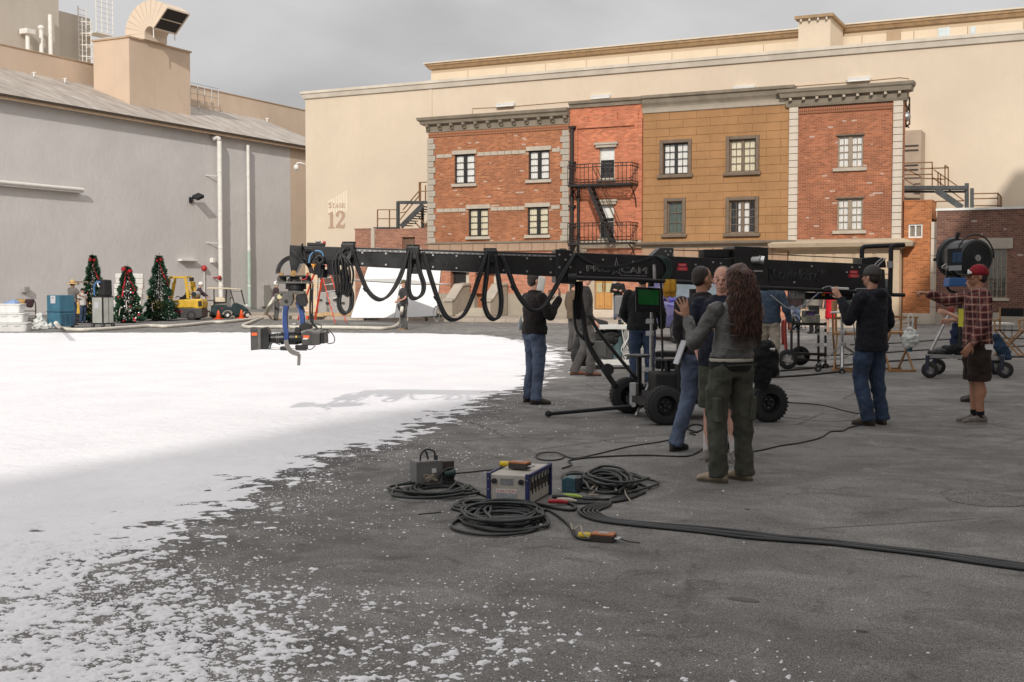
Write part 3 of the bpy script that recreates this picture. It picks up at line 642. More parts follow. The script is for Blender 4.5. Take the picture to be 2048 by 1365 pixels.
for s0, s1 in ((gB[0]+.01, xm-.01), (xm+.01, gB[1]-.01)):
    dd = MB(o).box(s0, YF+.17, .5, s1, YF+.23, gB[3]).build('door', oak, B)
    MB(o).box(s0+.07, YF+.145, .62, s1-.07, YF+.17, 1.15).build('panel', oak, dd, bevel=.02); MB(o).box(s0+.07, YF+.145, 1.25, s1-.07, YF+.17, gB[3]-.15).build('door_glass', mat('door_pane', (.45, .42, .26), .15, .15, 2, 0), dd)
for sx in (-.05, .05): MB(o).tube([(xm+sx, YF+.13, 1.3), (xm+sx*1.3, YF+.10, 1.55), (xm+sx, YF+.13, 1.8)], .016, 6).build('door_handle', black_metal, B)
b = MB(o)
for k in range(3): b.box(gB[0]-.8-.1*k, YF-.25-.3*(3-k), .15, gB[1]+.6, YF+.04, .26+.11*k-.002*k)
b.build('entrance_steps', mat_stucco('pale_steps', (.52, .45, .37), .08, .2, .15, 1), B)

# ---- C: brown block wall
x0, x1 = F(1285.5, 380)[0], F(1577, 380)[0]; zC = F(1430, 204)[1]
C_ = thing('brown_block_facade', 'brown rendered block facade with four dark framed windows and stone mouldings', 'building', (x0, YF, 0)); o = C_.location
hC = [hole(1326, 1376, 288, 348), hole(1459, 1511, 280.5, 343), hole(1334.5, 1364, 404, 468), hole(1458.5, 1510, 402, 466)]
FLC = F(1430, 484)[1]
joint_m = mat('block_joint', (.28, .155, .075), .9, .2, 3, .1)
b = MB(o); wall(b, x0, x1, FLC, zC, YF+.03, hC, thick=.6); b.build('wall', joint_m, C_)
block_m = mat_stucco('brown_block', (.36, .198, .092), .12, .45, .25, .7)
def subtract(rect, holes):
    out = [rect]
    for h in holes:
        nxt = []
        for a, b_, c, d in out:
            if b_ <= h[0] or a >= h[1] or d <= h[2] or c >= h[3]: nxt.append((a, b_, c, d)); continue
            if a < h[0]: nxt.append((a, h[0], c, d))
            if b_ > h[1]: nxt.append((h[1], b_, c, d))
            if d > h[3]: nxt.append((max(a, h[0]), min(b_, h[1]), h[3], d))
            if c < h[2]: nxt.append((max(a, h[0]), min(b_, h[1]), c, h[2]))
        out = nxt
    return out
zmold = F(1430, 218)[1]; rh = (zmold-FLC)/16; row = 0; z = FLC
hp = [(h[0]-.16, h[1]+.16, h[2]-.18, h[3]+.16) for h in hC]
while z < zC-.05:
    xx = x0-(.0 if row % 2 else .62); top = min(z+rh, zC)
    while xx < x1:
        rects = [r for r in subtract((max(xx, x0)+.008, min(xx+1.24, x1)-.005, z+.007, top-.007), hp) if r[1]-r[0] > .04 and r[3]-r[2] > .03]
        if rects:
            m_ = MB(o)
            for r in rects: m_.box(r[0], YF+.004+random.uniform(-.004, .004), r[2], r[1], YF+.028, r[3])
            m_.build('block', block_m, C_)
        xx += 1.24
    z += rh; row += 1
for k, h in enumerate(hC):
    window(C_, *h, YF+.03, frame_brown if k != 0 else frame_black, cols=2, rows=4 if k != 2 else 3, sash=1 if k == 2 else 2, curtain=[curtain_white, curtain_cream, mat_cloth('curtain_green', (.10, .14, .12), .8, .1, .3, 60), curtain_white][k], fw=.06, mull=.14, curt=(.0, 1) if k != 3 else (.3, .75))
    b = MB(o); b.box(h[0]-.15, YF-.07, h[2], h[0], YF+.06, h[3]+.15); b.box(h[1], YF-.07, h[2], h[1]+.15, YF+.06, h[3]+.15); b.box(h[0], YF-.07, h[3], h[1], YF+.06, h[3]+.15); b.build('surround', frame_brown, C_, bevel=.03)
    MB(o).box(h[0]-.24, YF-.14, h[2]-.16, h[1]+.24, YF+.06, h[2]-.002).build('sill', frame_brown, C_, bevel=.03)
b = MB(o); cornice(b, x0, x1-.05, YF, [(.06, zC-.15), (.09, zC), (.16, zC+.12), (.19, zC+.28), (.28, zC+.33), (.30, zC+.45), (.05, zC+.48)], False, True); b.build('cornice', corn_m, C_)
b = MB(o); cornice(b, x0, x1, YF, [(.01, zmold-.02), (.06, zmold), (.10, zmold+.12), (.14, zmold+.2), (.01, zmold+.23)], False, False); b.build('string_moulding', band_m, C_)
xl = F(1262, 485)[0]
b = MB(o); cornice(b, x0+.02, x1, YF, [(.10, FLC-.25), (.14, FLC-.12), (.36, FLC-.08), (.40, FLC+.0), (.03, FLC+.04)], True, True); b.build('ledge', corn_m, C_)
n = 10; fr = MB().box(.012, -.08, 0, (x1-x0)/n-.012, .2, .6).mesh('frieze_stone', mat_stucco('frieze_b', (.40, .27, .185), .12, .35, .2, 1.2))
for k in range(n): inst(fr, 'frieze_stone', C_, Vector((x0+k*(x1-x0)/n, YF, FLC-.86))-o)
b = MB(o); b.box(x0, YF+.01, .15, x1, YF+.5, FLC-.87); b.build('ground_floor_wall', brickG, C_)

# ---- D: right brick with stone pilasters
x0, x1 = F(1578, 380)[0], F(1804, 380)[0]; zD = F(1690, 203)[1]
D_ = thing('pilastered_brick_facade', 'tallest red brick facade framed by pale stone pilasters at the right', 'building', (x0, YF, 0)); o = D_.location
hD = [hole(1675, 1726, 272.5, 335), hole(1674, 1725, 398, 461)]; FLD = F(1690, 484)[1]; pw = F(1595.5, 380)[0]-x0
b = MB(o); wall(b, x0, x1, FLD, zD, YF+.02, hD, thick=.6); b.build('wall', brickD, D_)
for h in hD:
    window(D_, *h, YF+.02, frame_tan, cols=2, rows=4, sash=2, curtain=curtain_white, fw=.07, mull=.16)
    MB(o).box(h[0]-.16, YF-.08, h[2]-.13, h[1]+.16, YF+.1, h[2]).build('sill', band_m, D_); MB(o).box(h[0]-.06, YF-.04, h[3], h[1]+.06, YF+.1, h[3]+.06).build('lintel', frame_brown, D_)
pil_m = mat_stucco('pilaster_stone', (.60, .53, .445), .08, .25, .2, 1.2); ph = (zD-.05-FLD)/20
pm = MB().box(.0, -.10, .012, pw, .1, ph-.012).mesh('pilaster_block', pil_m)
for k in range(20):
    inst(pm, 'pilaster_block', D_, Vector((x0, YF, FLD+k*ph))-o); inst(pm, 'pilaster_block', D_, Vector((x1-pw, YF, FLD+k*ph))-o)
x = x0+pw+.02
sol2 = MB().box(.006, -.03, 0, .074, .1, .24).mesh('soldier_brick', brickD)
while x < x1-pw-.08: inst(sol2, 'soldier_brick', D_, Vector((x, YF, zD-.42))-o); x += .08
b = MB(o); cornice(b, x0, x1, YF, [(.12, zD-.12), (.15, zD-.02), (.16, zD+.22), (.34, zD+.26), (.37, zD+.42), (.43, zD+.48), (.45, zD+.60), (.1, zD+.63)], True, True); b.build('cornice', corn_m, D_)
md = MB().box(-.05, -.2, .02, .05, 0, .12).mesh('modillion', mat_stucco('modillion_stone', (.44, .38, .31), .1, .2, .2, 1.2))
for k in range(9): inst(md, 'modillion', D_, Vector((x0+.1+k*(x1-x0-.2)/8, YF-.17, zD+.11))-o)
b = MB(o); cornice(b, x0-.2, x1, YF, [(.05, FLD-.34), (.12, FLD-.26), (.5, FLD-.22), (.56, FLD-.06), (.3, FLD+.05), (.04, FLD+.12)], True, True); b.build('canopy_ledge', mat_stucco('canopy_stone', (.45, .37, .27), .1, .4, .2, 1), D_)
shop_m = mat('shopfront_paint', (.46, .36, .25), .6, .1, 3, .1, 30)
b = MB(o); b.box(x0, YF+.02, .15, x1, YF+.5, FLD-.34)
b.build('shopfront_wall', shop_m, D_)
n = 5; W_ = (x1-x0-.5)/n
for k in range(n):
    MB(o).box(x0+.25+k*W_+.06, YF-.03, FLD-1.35, x0+.25+(k+1)*W_-.06, YF+.02, FLD-.5).build('transom_panel', mat('shop_panel', (.50, .39, .27), .6, .1, 3, .1, 30), D_, bevel=.02)
    fr_ = MB(o); xa_, xb_ = x0+.25+k*W_+.08, x0+.25+(k+1)*W_-.08; fr_.box(xa_, YF-.02, .6, xb_, YF+.018, FLD-1.55); w_ = fr_.build('shop_window', dark_glass, D_)
    MB(o).box(xa_-.06, YF-.06, .5, xa_, YF+.01, FLD-1.45).build('shop_post', shop_m, D_)
b = MB(o); b.box(x1-.42, YF-.22, .15, x1-.02, YF+.02, FLD-.36); b.build('shop_pier', shop_m, D_, bevel=.02)

# ---- small brick wall left of A
xl0, xl1 = F(710, 470, 52.6)[0], F(857, 470, 52.6)[0]; zE = F(790, 458, 52.6)[1]
E = thing('low_brick_wall', 'low pinkish brick wall with a stone strip and brown door left of the facades', 'wall', (xl0, 52.6, 0)); o = E.location
xs0, xs1 = F(743, 470, 52.6)[0], F(750, 470, 52.6)[0]; dh = F(804, 475, 52.6), F(830, 475, 52.6)
b = MB(o); wall(b, xl0, xl1, 0, zE, 52.6, [(dh[0][0], dh[1][0], 3.2, dh[0][1])], thick=2.6); b.build('wall', brickP, E)
MB(o).box(xs0, 52.53, 0, xs1, 52.7, zE+.05).build('stone_strip', band_m, E)
MB(o).box(dh[0][0], 52.76, 3.2, dh[1][0], 52.82, dh[0][1]).build('door', mat('door_brown', (.16, .09, .06), .6, .25, 5, .1, streak=True), E)
MB(o).box(xl0-.03, 52.57, zE, xs0-.01, 55, zE+.06).build('coping', brickP, E)

# ---- right side: orange brick annex, pilaster, dark brick building
x0, x1 = F(1805.5, 450)[0], F(1861, 450)[0]; zA = F(1830, 402)[1]
AN = thing('orange_brick_annex', 'low orange brick wall with a small white sliding window beside the stone pilaster', 'building', (x0, YF+.3, 0)); o = AN.location
hw = F(1817, 449, YF+.3)+F(1845, 476, YF+.3); hw = (hw[0], hw[2], hw[3], hw[1])
brickF = mat_brick('brick_amber', (.46, .17, .065), (.52, .20, .08), (.50, .30, .18), .0, bh=.085, stain=.2)
zpl = F(1830, 627)[1]
b = MB(o); wall(b, x0, x1, zpl, zA, YF+.3, [hw], thick=1.5); b.build('wall', brickF, AN)
MB(o).box(x0, YF+.22, 0, x1+.05, YF+1.5, zpl).build('plinth', pil_m, AN)
window(AN, *hw, YF+.3, white_paint, cols=1, rows=1, sash=2, curtain=mat_cloth('curtain_tan', (.36, .30, .23), .9, .05, .1, 50), fw=.06, mull=.06, reveal=.04)
MB(o).box(x0-.02, YF+.28, zA, x1+.02, YF+1.8, zA+.05).build('coping', brickF, AN)
x2 = F(1879, 500)[0]; PL = thing('stone_pilaster', 'pale stone pilaster of stacked blocks between the orange and dark brick walls', 'pilaster', (x1, YF+.2, 0)); o = PL.location
zP = F(1870, 443)[1]; pm2 = MB().box(.0, 0, .01, x2-x1, .5, zP/6-.01).mesh('pilaster_block', pil_m)
for k in range(6): inst(pm2, 'pilaster_block', PL, (0, 0, k*zP/6))
YH = YF-.2; x0 = F(1874, 450, YH)[0]; zH = F(1960, 420, YH)[1]
H = thing('dark_brick_building', 'dark brown brick building with a tall multi pane window at the right edge', 'building', (x0, YH, 0)); o = H.location
hH = F(1976, 498, YH)+F(2013, 597, YH); hH = (hH[0], hH[2], hH[3], hH[1])
b = MB(o); wall(b, x0, 8, 0, zH, YH, [hH], thick=5); b.build('wall', mat_brick('brick_dark', (.17, .085, .065), (.23, .12, .09), (.30, .22, .175), .008, bh=.085, stain=.35), H)
window(H, *hH, YH, frame_tan, cols=4, rows=6, sash=1, curtain=mat_cloth('blind_grey', (.26, .26, .22), .8, .1, .1, 40), fw=.05)
MB(o).box(hH[0]-.35, YH-.05, hH[3], hH[1]+.2, YH+.1, hH[3]+.42).build('lintel', quoin_m, H); MB(o).box(hH[0]-.1, YH-.07, hH[2]-.1, hH[1]+.1, YH+.1, hH[2]).build('sill', band_m, H)
MB(o).box(x0-.05, YH-.05, zH, 8.05, YH+5, zH+.09).build('coping', white_paint, H)
MB(o).box(x0, YH-.1, 0, 8, YH, .5).build('plinth', plinth_m, H)

# ================================================================== grey stage at left with lean-to roof
XW = -50.8
ze = onX(300, 247, XW).z                       # eave height
grey_m = mat_stucco('grey_stucco', (.63, .61, .597), .06, .07, .36, .3)
beige_m = mat_stucco('beige_stucco', (.60, .47, .36), .05, .12, .2, .4)
yw1 = 75.0; ysplit = onX(581, 400, XW).y
L = thing('grey_warehouse', 'long grey stucco warehouse with a low sloping metal roof along the left', 'building', (XW, 20, 0)); o = L.location
b = MB(o); b.box(XW-40, 10, 0, XW, ysplit, ze); b.build('wall', grey_m, L)
b = MB(o); b.box(XW-40, ysplit, 0, XW, yw1, ze); b.build('beige_end_wall', beige_m, L)
# roof from eave to parapet
XR = XW-7.5; zr = onX(300, 198, XR).z
roof_m, t = newmat('corrugated_roof'); co = t.coord(); spx = t.n.new('ShaderNodeSeparateXYZ'); t.l.new(co, spx.inputs[0])
wv = t.math('SINE', t.math('MULTIPLY', spx.outputs['Y'], 24.0)); dr = t.noise(t.mapping(co, (.1, 1.2, 1)), 1.6, 5, .65); bgm = t.noise(co, .5, 4, .6)
c_ = t.mixc(t.ramp(dr, .3, .72), (.30, .26, .225), (.52, .47, .42)); c_ = t.mixc(t.ramp(bgm, .5, .75, 0, .5), c_, (.26, .22, .185)); t.l.new(c_, t.b.inputs['Base Color']); t.b.inputs['Roughness'].default_value = .7; t.bump(wv, .5, .03)
b = MB(o); n = 24; ys_ = [10+(yw1-10)*k/n for k in range(n+1)]
b.add([(XW+.35, y, ze-.02) for y in (10, yw1)]+[(XR, y, zr) for y in (yw1, 10)]+[(XW+.35, y, ze+.10) for y in (10, yw1)]+[(XR, y, zr+.12) for y in (yw1, 10)], [(0, 3, 2, 1), (4, 5, 6, 7), (0, 1, 5, 4), (1, 2, 6, 5), (3, 0, 4, 7), (2, 3, 7, 6)])
b.build('roof', roof_m, L)
b = MB(o); b.box(XW+.352, 10, ze-.10, XW+.44, yw1, ze+.05); b.build('fascia', mat('fascia_tan', (.50, .36, .24), .7, .15, 3, .1), L); b = MB(o); b.box(XW+.36, 10, ze+.052, XW+.52, yw1, ze+.16); b.build('gutter', mat('gutter_dark', (.06, .045, .03), .7, .3, 3, .1), L)
zp_ = onX(90, 109, XR).z; b = MB(o); b.box(XR-30, 5, zr-2, XR, yw1+20, zp_); b.build('parapet_wall', beige_m, L)
b = MB(o); b.box(XR-.3, 5, zp_, XR+.05, yw1+20, zp_+.06); b.build('parapet_cap', mat('cap_tan', (.46, .33, .22), .7, .1, 3, .05), L)
vent = MB().cyl((0, 0, 0), (0, 0, .28), .05, 10); vent.cyl((-.16, 0, .3), (.16, 0, .3), .04, 8); vm = vent.mesh('roof_vent', white_paint, True)
for px, py in ((68, 157), (130, 178), (268, 203), (398, 230), (534, 250)):
    pr = onX(px, py, XR+1.2); inst(vm, 'roof_vent', L, Vector((XR+1.2, pr.y, zr-.35))-o, 0)
# tower box with the big exhaust elbow
XT = XW-3.6; c0 = onX(259.5, 198, XT); c1 = onX(381, 200, XT); zt0 = onX(260, 76, XT).z
l0 = onY(187, 130, c0.y)
T = thing('roof_tower', 'tall beige stucco box rising from the sloping warehouse roof', 'rooftop box', (XT, c0.y, ze)); o = T.location
b = MB(o); b.box(l0.x, c0.y, ze-.3, XT, c1.y, zt0); b.build('wall', beige_m, T)
b = MB(o); b.box(l0.x-.08, c0.y-.08, zt0, XT+.10, c1.y+.08, zt0+.10); b.build('roof_cap', mat('cap_tan', (.46, .33, .22)), T)
YD = c0.y+1.1; ce = onY(299, 66, YD); Ro = (ce.x-onY(250, 66, YD).x); Ri = Ro*.2; seg = 10; A1 = R(135); WD = 2.0
EX = thing('exhaust_elbow', 'large beige segmented exhaust elbow duct with black grille on the roof tower', 'duct', (ce.x, YD, zt0+.1)); o = EX.location
duct_m = mat_stucco('duct_paint', (.68, .57, .46), .04, .1, .06, .5, False)
def arcp(a, r_, y_): return (ce.x-math.cos(a)*r_, y_, ce.z+math.sin(a)*r_)
def ductseg(ra, rb): return MB(o).add(ra+rb, [(0, 1, 5, 4), (1, 2, 6, 5), (2, 3, 7, 6), (3, 0, 4, 7), (0, 3, 2, 1), (4, 5, 6, 7)])
ring = lambda a, dz=0: [Vector(arcp(a, r_, y_))+Vector((0, 0, dz)) for r_, y_ in ((Ro, YD), (Ri, YD), (Ri, YD+WD), (Ro, YD+WD))]
ductseg(ring(0, zt0+.1-ce.z), ring(0)).build('duct_base', duct_m, EX)
for k in range(seg): ductseg(ring(A1*k/seg+.012), ring(A1*(k+1)/seg-.012)).build('duct_segment', duct_m, EX)
for k in range(1, seg): ductseg([v*.999+Vector((ce.x, YD+WD/2, ce.z))*.001 for v in ring(A1*k/seg-.02)], ring(A1*k/seg+.02)).build('duct_seam', mat('duct_seam', (.45, .35, .26), .7, .1), EX)
nd_ = Vector((math.sin(A1), 0, math.cos(A1)))
rr = ring(A1); cc_ = sum(rr, Vector())/4
MB(o).add([cc_+(v-cc_)*.93+nd_*.03 for v in rr], [(0, 1, 2, 3)]).build('grille', mat('grille_black', (.03, .025, .022), .8, .3, 30, .3, 60), EX)
fr_ = MB(o)
for i in range(4): fr_.bar(rr[i]+nd_*.03, rr[(i+1) % 4]+nd_*.03, .09)
fr_.bar((rr[0]+rr[1])/2+nd_*.06, (rr[2]+rr[3])/2+nd_*.06, .05); fr_.build('grille_frame', duct_m, EX)
for y_ in (YD+.05, YD+WD-.05):
    q = Vector(arcp(A1, Ri, y_)); MB(o).cyl(q, (q.x, q.y, zt0+.1), .035, 8).build('duct_support', white_paint, EX)
# rooftop platform rail right of tower
p0 = onX(384, 185, XR+1.0); rl = thing('rooftop_railing', 'thin metal guard railing on the roof beside the tower', 'railing', (XR+1, p0.y, zp_)); o = rl.location
y0_, y1_ = onX(381, 180, XR+1).y, onX(437, 180, XR+1).y; zr_ = onX(410, 172, XR+1).z
for k in range(5): yy = y0_+(y1_-y0_)*k/4; MB(o).cyl((XR+1, yy, zr_-1.3), (XR+1, yy, zr_), .025, 6).build('post', steel, rl)
for dz in (0, .35, .7): MB(o).cyl((XR+1, y0_, zr_-dz), (XR+1, y1_, zr_-dz), .02, 6).build('rail', steel, rl)
bx_ = onX(381, 200, XR+.4), onX(441, 240, XR+.4); bxo = tag(MB().box(XR-.5, bx_[0].y, zr-.8, XR+.4, bx_[1].y, zr_-.95).build('roof_kerb_box', beige_m), 'low beige housing on the roof right of the tower', 'rooftop box')
# tall grey block behind
XB = XR-14; pale_m = mat_stucco('pale_grey_stucco', (.50, .46, .40), .05, .2, .15, .3)
yb0 = onX(118, 60, XB).y; yb1 = onX(181, 80, XB-2).y; zb1 = onX(150, 30, XB-2).z
K = thing('tall_grey_block', 'tall pale grey windowless block behind the warehouse at top left', 'building', (XB, yb0, 0)); o = K.location
MB(o).box(XB-40, 0, 0, XB, yb0, 60).build('wall', pale_m, K); MB(o).box(XB-40, yb0, 0, XB-2, yb1, zb1).build('rear_wall', pale_m, K)
for px, yt in ((55, 66), (82, 56), (100, 30)):
    p = onX(px, yt, XB+.5); q = thing('vent_pipe', {55: 'short vent pipe with a square cap on the tall grey block', 82: 'middle vent pipe with round cap on the tall grey block', 100: 'tallest vent pipe against the tall grey block'}[px], 'pipe', (XB+.5, p.y, zp_-2), 0, 'vent pipes on the grey block')
    MB().cyl((0, 0, 0), (0, 0, p.z-zp_+2), .16, 12).build('pipe', white_paint, q, smooth='auto')
    if px == 55: MB().box(-.4, -.4, p.z-zp_+1.9, .4, .4, p.z-zp_+2.25).build('cap', white_paint, q)
    elif px == 82: MB().ell((0, 0, p.z-zp_+2), (.24, .24, .2)).build('cap', white_paint, q, True)
    else:
        for kz in (2.2, 4.2): MB().box(-.5, -.05, kz, 0, .05, kz+.1).build('bracket', white_paint, q)
yl_ = onX(163, 80, XB-1.7).y; LD = thing('caged_ladder', 'white caged access ladder on the tall grey block', 'ladder', (XB-1.6, yl_, zp_-2)); o = LD.location
zl = onX(163, 14, XB-1.6).z
for dy in (-.4, .4): MB(o).cyl((XB-1.6, yl_+dy, zp_-2), (XB-1.6, yl_+dy, zl), .05, 6).build('rail', white_paint, LD)
rg = MB(); rg.cyl((0, -.4, 0), (0, .4, 0), .03, 6); rg = rg.mesh('rung', white_paint)
nz_ = int((zl-zp_+2)/.4)
for k in range(nz_): inst(rg, 'rung', LD, (0, 0, .3+k*.4))
hp_ = MB().tube([(0, -.45, 0), (.5, -.5, 0), (.9, 0, 0), (.5, .5, 0), (0, .45, 0)], .04, 6).mesh('cage_hoop', white_paint)
for k in range(9): inst(hp_, 'cage_hoop', LD, (0, 0, 1.6+k*(zl-zp_)/9))
for a in (-.5, 0, .5): MB(o).cyl((XB-1.6+(.9 if a == 0 else .5), yl_+a, zp_-1), (XB-1.6+(.9 if a == 0 else .5), yl_+a, zl-1), .03, 6).build('cage_bar', white_paint, LD)
pf = onX(175, 65, XB-1.6); PLT = MB(o); PLT.box(XB-2, yl_+.5, pf.z-.1, XB-.6, yl_+2.3, pf.z); PLT.build('platform', white_paint, LD)
for k in range(4):
    MB(o).cyl((XB-.6, yl_+.5+.6*k, pf.z), (XB-.6, yl_+.5+.6*k, pf.z+3.2), .04, 6).build('guard_post', white_paint, LD)
for k in range(8): MB(o).cyl((XB-.6, yl_+.5, pf.z+.4*(k+1)), (XB-.6, yl_+2.3, pf.z+.4*(k+1)), .035, 6).build('guard_rail', white_paint, LD)
# pipes on the grey wall
pipe_m = mat('pipe_paint', (.74, .72, .68), .5, .06, 3, .05)
for px, yt, r_, off_, lb in ((440, 283, .15, .38, 'thick white wall pipe with curved top on the grey warehouse wall'), (497, 291, .10, .30, 'thin white downpipe on the grey warehouse wall')):
    p = onX(px, 400, XW+off_); zt_ = onX(px, yt, XW+off_).z
    q = thing('wall_pipe', lb, 'pipe', (XW+off_, p.y, 0))
    MB().cyl((0, 0, .2), (0, 0, zt_), r_, 16).build('pipe', pipe_m, q, smooth='auto')
    if r_ > .12:
        MB().tube([(0, 0, zt_), (-.02, -.05, zt_+.16), (-.1, -.2, zt_+.22), (-.2, -.42, zt_+.1)], r_, 14).build('elbow', pipe_m, q, smooth=True)
        for z in (zt_-2.2, zt_-6.4): MB().bar((-off_, -.9, z), (.0, -.1, z), .05, .05).build('bracket', pipe_m, q)
    for k in range(4): MB().cyl((0, 0, 1.5+k*2.4), (0, 0, 1.56+k*2.4), r_+.025, 14).build('joint_ring', pipe_m, q)
    if r_ < .12: MB().cyl((0, 0, .15), (0, 0, 3.8), r_+.02, 14).build('lower_guard', mat('pale_green', (.40, .50, .44), .5, .1), q, smooth='auto')
# horizontal pipe on wall at far left
p0 = onX(-300, 322, XW+.3); p1 = onX(166, 382, XW+.3)
hpq = thing('wall_rail', 'long white horizontal rail fixed to the grey wall at far left', 'rail', (XW, p0.y, p0.z))
MB(hpq.location).cyl((XW+.3, p0.y, p1.z+.05), (XW+.3, p1.y, p1.z+.05), .11, 12).build('pipe', pipe_m, hpq, smooth='auto'); MB(hpq.location).box(XW, p0.y, p1.z-.12, XW+.32, p1.y, p1.z-.07).build('shelf', pipe_m, hpq)
# wall flood lamp
p = onX(393, 396, XW+.5); q = thing('wall_floodlight', 'black square floodlight angled out from the grey wall', 'floodlight', (XW, p.y, p.z))
MB().box(0, -.12, -.3, .1, .12, .05).build('wall_bracket', black_matte, q); MB().bar((.05, 0, -.1), (.35, .1, .02), .08).build('arm', black_matte, q)
h_ = MB(); M3 = Euler((R(25), R(20), R(0))).to_matrix(); h_.cbox((.5, .15, .08), (.5, .55, .2), M3); h_.build('head', black_matte, q, bevel=.03); g_ = MB(); g_.cbox(Vector((.5, .15, .08))+M3@Vector((0, 0, -.104)), (.4, .44, .01), M3); g_.build('lens', steel, q)
# small things on the grey wall
for px, py, w_, h2, mt, lb, nm in ((531, 592, .75, 1.45, mat('cabinet_grey', (.33, .32, .30), .5, .1), 'grey electrical cabinet on the warehouse wall beside the downpipe', 'electrical_cabinet'), (50, 580, .35, .3, mat('cabinet_grey'), 'small square plate on the blank grey wall at far left', 'wall_plate'), (375, 521, 1.5, .12, pipe_m, 'thin white ledge above a blocked window on the grey wall', 'window_ledge'), (425, 521, .25, .3, pipe_m, 'small white junction box on the wall left of the thick pipe', 'junction_box')):
    p = onX(px, py, XW+.1); b_ = MB((XW, p.y, p.z)); b_.box(XW, p.y-w_/2, p.z-h2/2, XW+.25 if h2 > .2 else XW+.3, p.y+w_/2, p.z+h2/2); ob = b_.build(nm, mt, bevel=.02, loc=(XW, p.y, p.z)); tag(ob, lb, 'wall box' if 'ledge' not in nm else 'ledge')
p = onX(410, 537, XW+.15); q = thing('fire_bell', 'round red fire bell on a pipe on the grey wall', 'bell', (XW, p.y, p.z)); redm = mat('fire_red', (.42, .03, .03), .4, .15)
MB().lathe((.02, 0, 0), (1, 0, 0), [(0, .18), (.12, .2), (.22, .1)], 16).build('bell', redm, q, True); MB().cyl((.08, 0, -.1), (.08, 0, -3), .025, 6).build('conduit', pipe_m, q)
p = onX(441, 556, XW+.6); ob = MB().lathe((0, 0, 0), (1, 0, 0), [(-.4, .05), (0, .06), (.02, .14), (.12, .14)], 14).build('fire_hose_valve', redm, None, True, loc=(XW+.45, p.y, p.z)); tag(ob, 'small red valve cap beside the thick white wall pipe', 'valve')
# security dome camera at the stage corner
p = onY(612, 330, YS); q = thing('security_camera', 'white dome security camera on a curved arm at the stage corner', 'camera', (sx0, YS, p.z)); MB().tube([(0, .1, 0), (-.3, -.1, .12), (-.5, -.15, .1), (-.55, -.15, -.02)], .045, 8).build('arm', white_paint, q, True); MB().ell((-.55, -.15, -.14), (.15, .15, .17)).build('dome', white_paint, q, True)

# building that shades the near ground (right of and behind the viewer)
SH = thing('shade_warehouse', 'tall grey warehouse behind the photographer, outside the picture', 'building', (5, 0, 0)); o = SH.location
k_ = (5+3.66)/.351; hS = 6.18+k_*math.tan(SUN_EL); yE = 57-.936*k_
MB(o).box(5, -70, 0, 45, yE, hS).build('wall', grey_m, SH); MB(o).box(4.9, -70.1, hS, 45.1, yE+.1, hS+.3).build('coping', trim_m, SH)
# ================================================================== fire escape on the narrow facade
iron = mat('iron_black', (.018, .014, .013), .55, .35, 5, .15, 60)
rustiron = mat('rail_rust', (.10, .05, .025), .7, .3, 5, .15, 60)
x0, x1 = F(1136, 366, YF-1.0)[0], F(1262, 366, YF-1.0)[0]; zu = F(1200, 369, YF-1.0)[1]; zl_ = F(1200, 487, YF-1.0)[1]
FE = thing('fire_escape', 'black iron fire escape with two railed platforms and a steep ladder stair', 'fire escape', (x0, YF, zl_)); o = FE.location
slat = MB().box(-.02, -1.0, -.012, .02, -.08, .012).mesh('platform_slat', iron)
for z in (zu, zl_):
    fr_ = MB(o); fr_.box(x0, YF-1.05, z-.06, x1, YF-1.0, z+.04); fr_.box(x0, YF-.08, z-.06, x1, YF-.03, z+.04); fr_.box(x0, YF-1.0, z-.06, x0+.05, YF-.08, z+.04); fr_.box(x1-.05, YF-1.0, z-.06, x1, YF-.08, z+.04); fr_.build('platform_frame', iron, FE)
    n = int((x1-x0-.2)/.11)
    for k in range(n): inst(slat, 'platform_slat', FE, Vector((x0+.1+k*.11, YF, z))-o)
    rail = MB(o)
    for zz in (z+.92, z+.78, z+.12): rail.bar((x0, YF-1.03, zz), (x1, YF-1.03, zz), .035); rail.bar((x1, YF-1.0, zz), (x1, YF-.05, zz), .035); rail.bar((x0, YF-1.0, zz), (x0, YF-.05, zz), .035)
    rail.build('guard_rail', iron, FE)
    bal = MB().box(-.011, -.011, .04, .011, .011, .92).mesh('baluster', iron)
    m_ = int((x1-x0)/.19)
    for k in range(m_+1): inst(bal, 'baluster', FE, Vector((x0+(x1-x0)*k/m_, YF-1.03, z))-o)
    for k in range(1, 5):
        for xx in (x0, x1): inst(bal, 'baluster', FE, Vector((xx, YF-1.0+k*.19, z))-o)
    for k in range(1, 7): 
        cx = x0+(x1-x0)*k/7; MB(o).tube([(cx+.07*math.cos(a), YF-1.035, z+.85+.055*math.sin(a)) for a in [i*math.pi/5 for i in range(10)]], .008, 4, True).build('scroll', iron, FE)
    for xx in (x0+.1, x1-.1):
        MB(o).tube([(xx, YF-.95, z-.07), (xx, YF-.55, z-.22), (xx, YF-.2, z-.55), (xx, YF-.04, z-1.05)], .03, 6).build('bracket', iron, FE)
a, c = F(1178, 372, YF-.8), F(1224, 470, YF-.8)
for yy in (YF-.95, YF-.45): MB(o).bar((a[0], yy, zu), (c[0], yy, zl_+.02), .05, .14).build('stair_stringer', iron, FE); 
for k in range(11): f_ = (k+.5)/11; MB(o).box(a[0]+(c[0]-a[0])*f_-.1, YF-.93, zu+(zl_-zu)*f_-.01, a[0]+(c[0]-a[0])*f_+.1, YF-.47, zu+(zl_-zu)*f_+.015).build('stair_tread', iron, FE)
for yy in (YF-.95, YF-.45): MB(o).bar((a[0]+.25, yy, zu+.75), (c[0]+.3, yy, zl_+.8), .03).build('hand_rail', rustiron, FE)
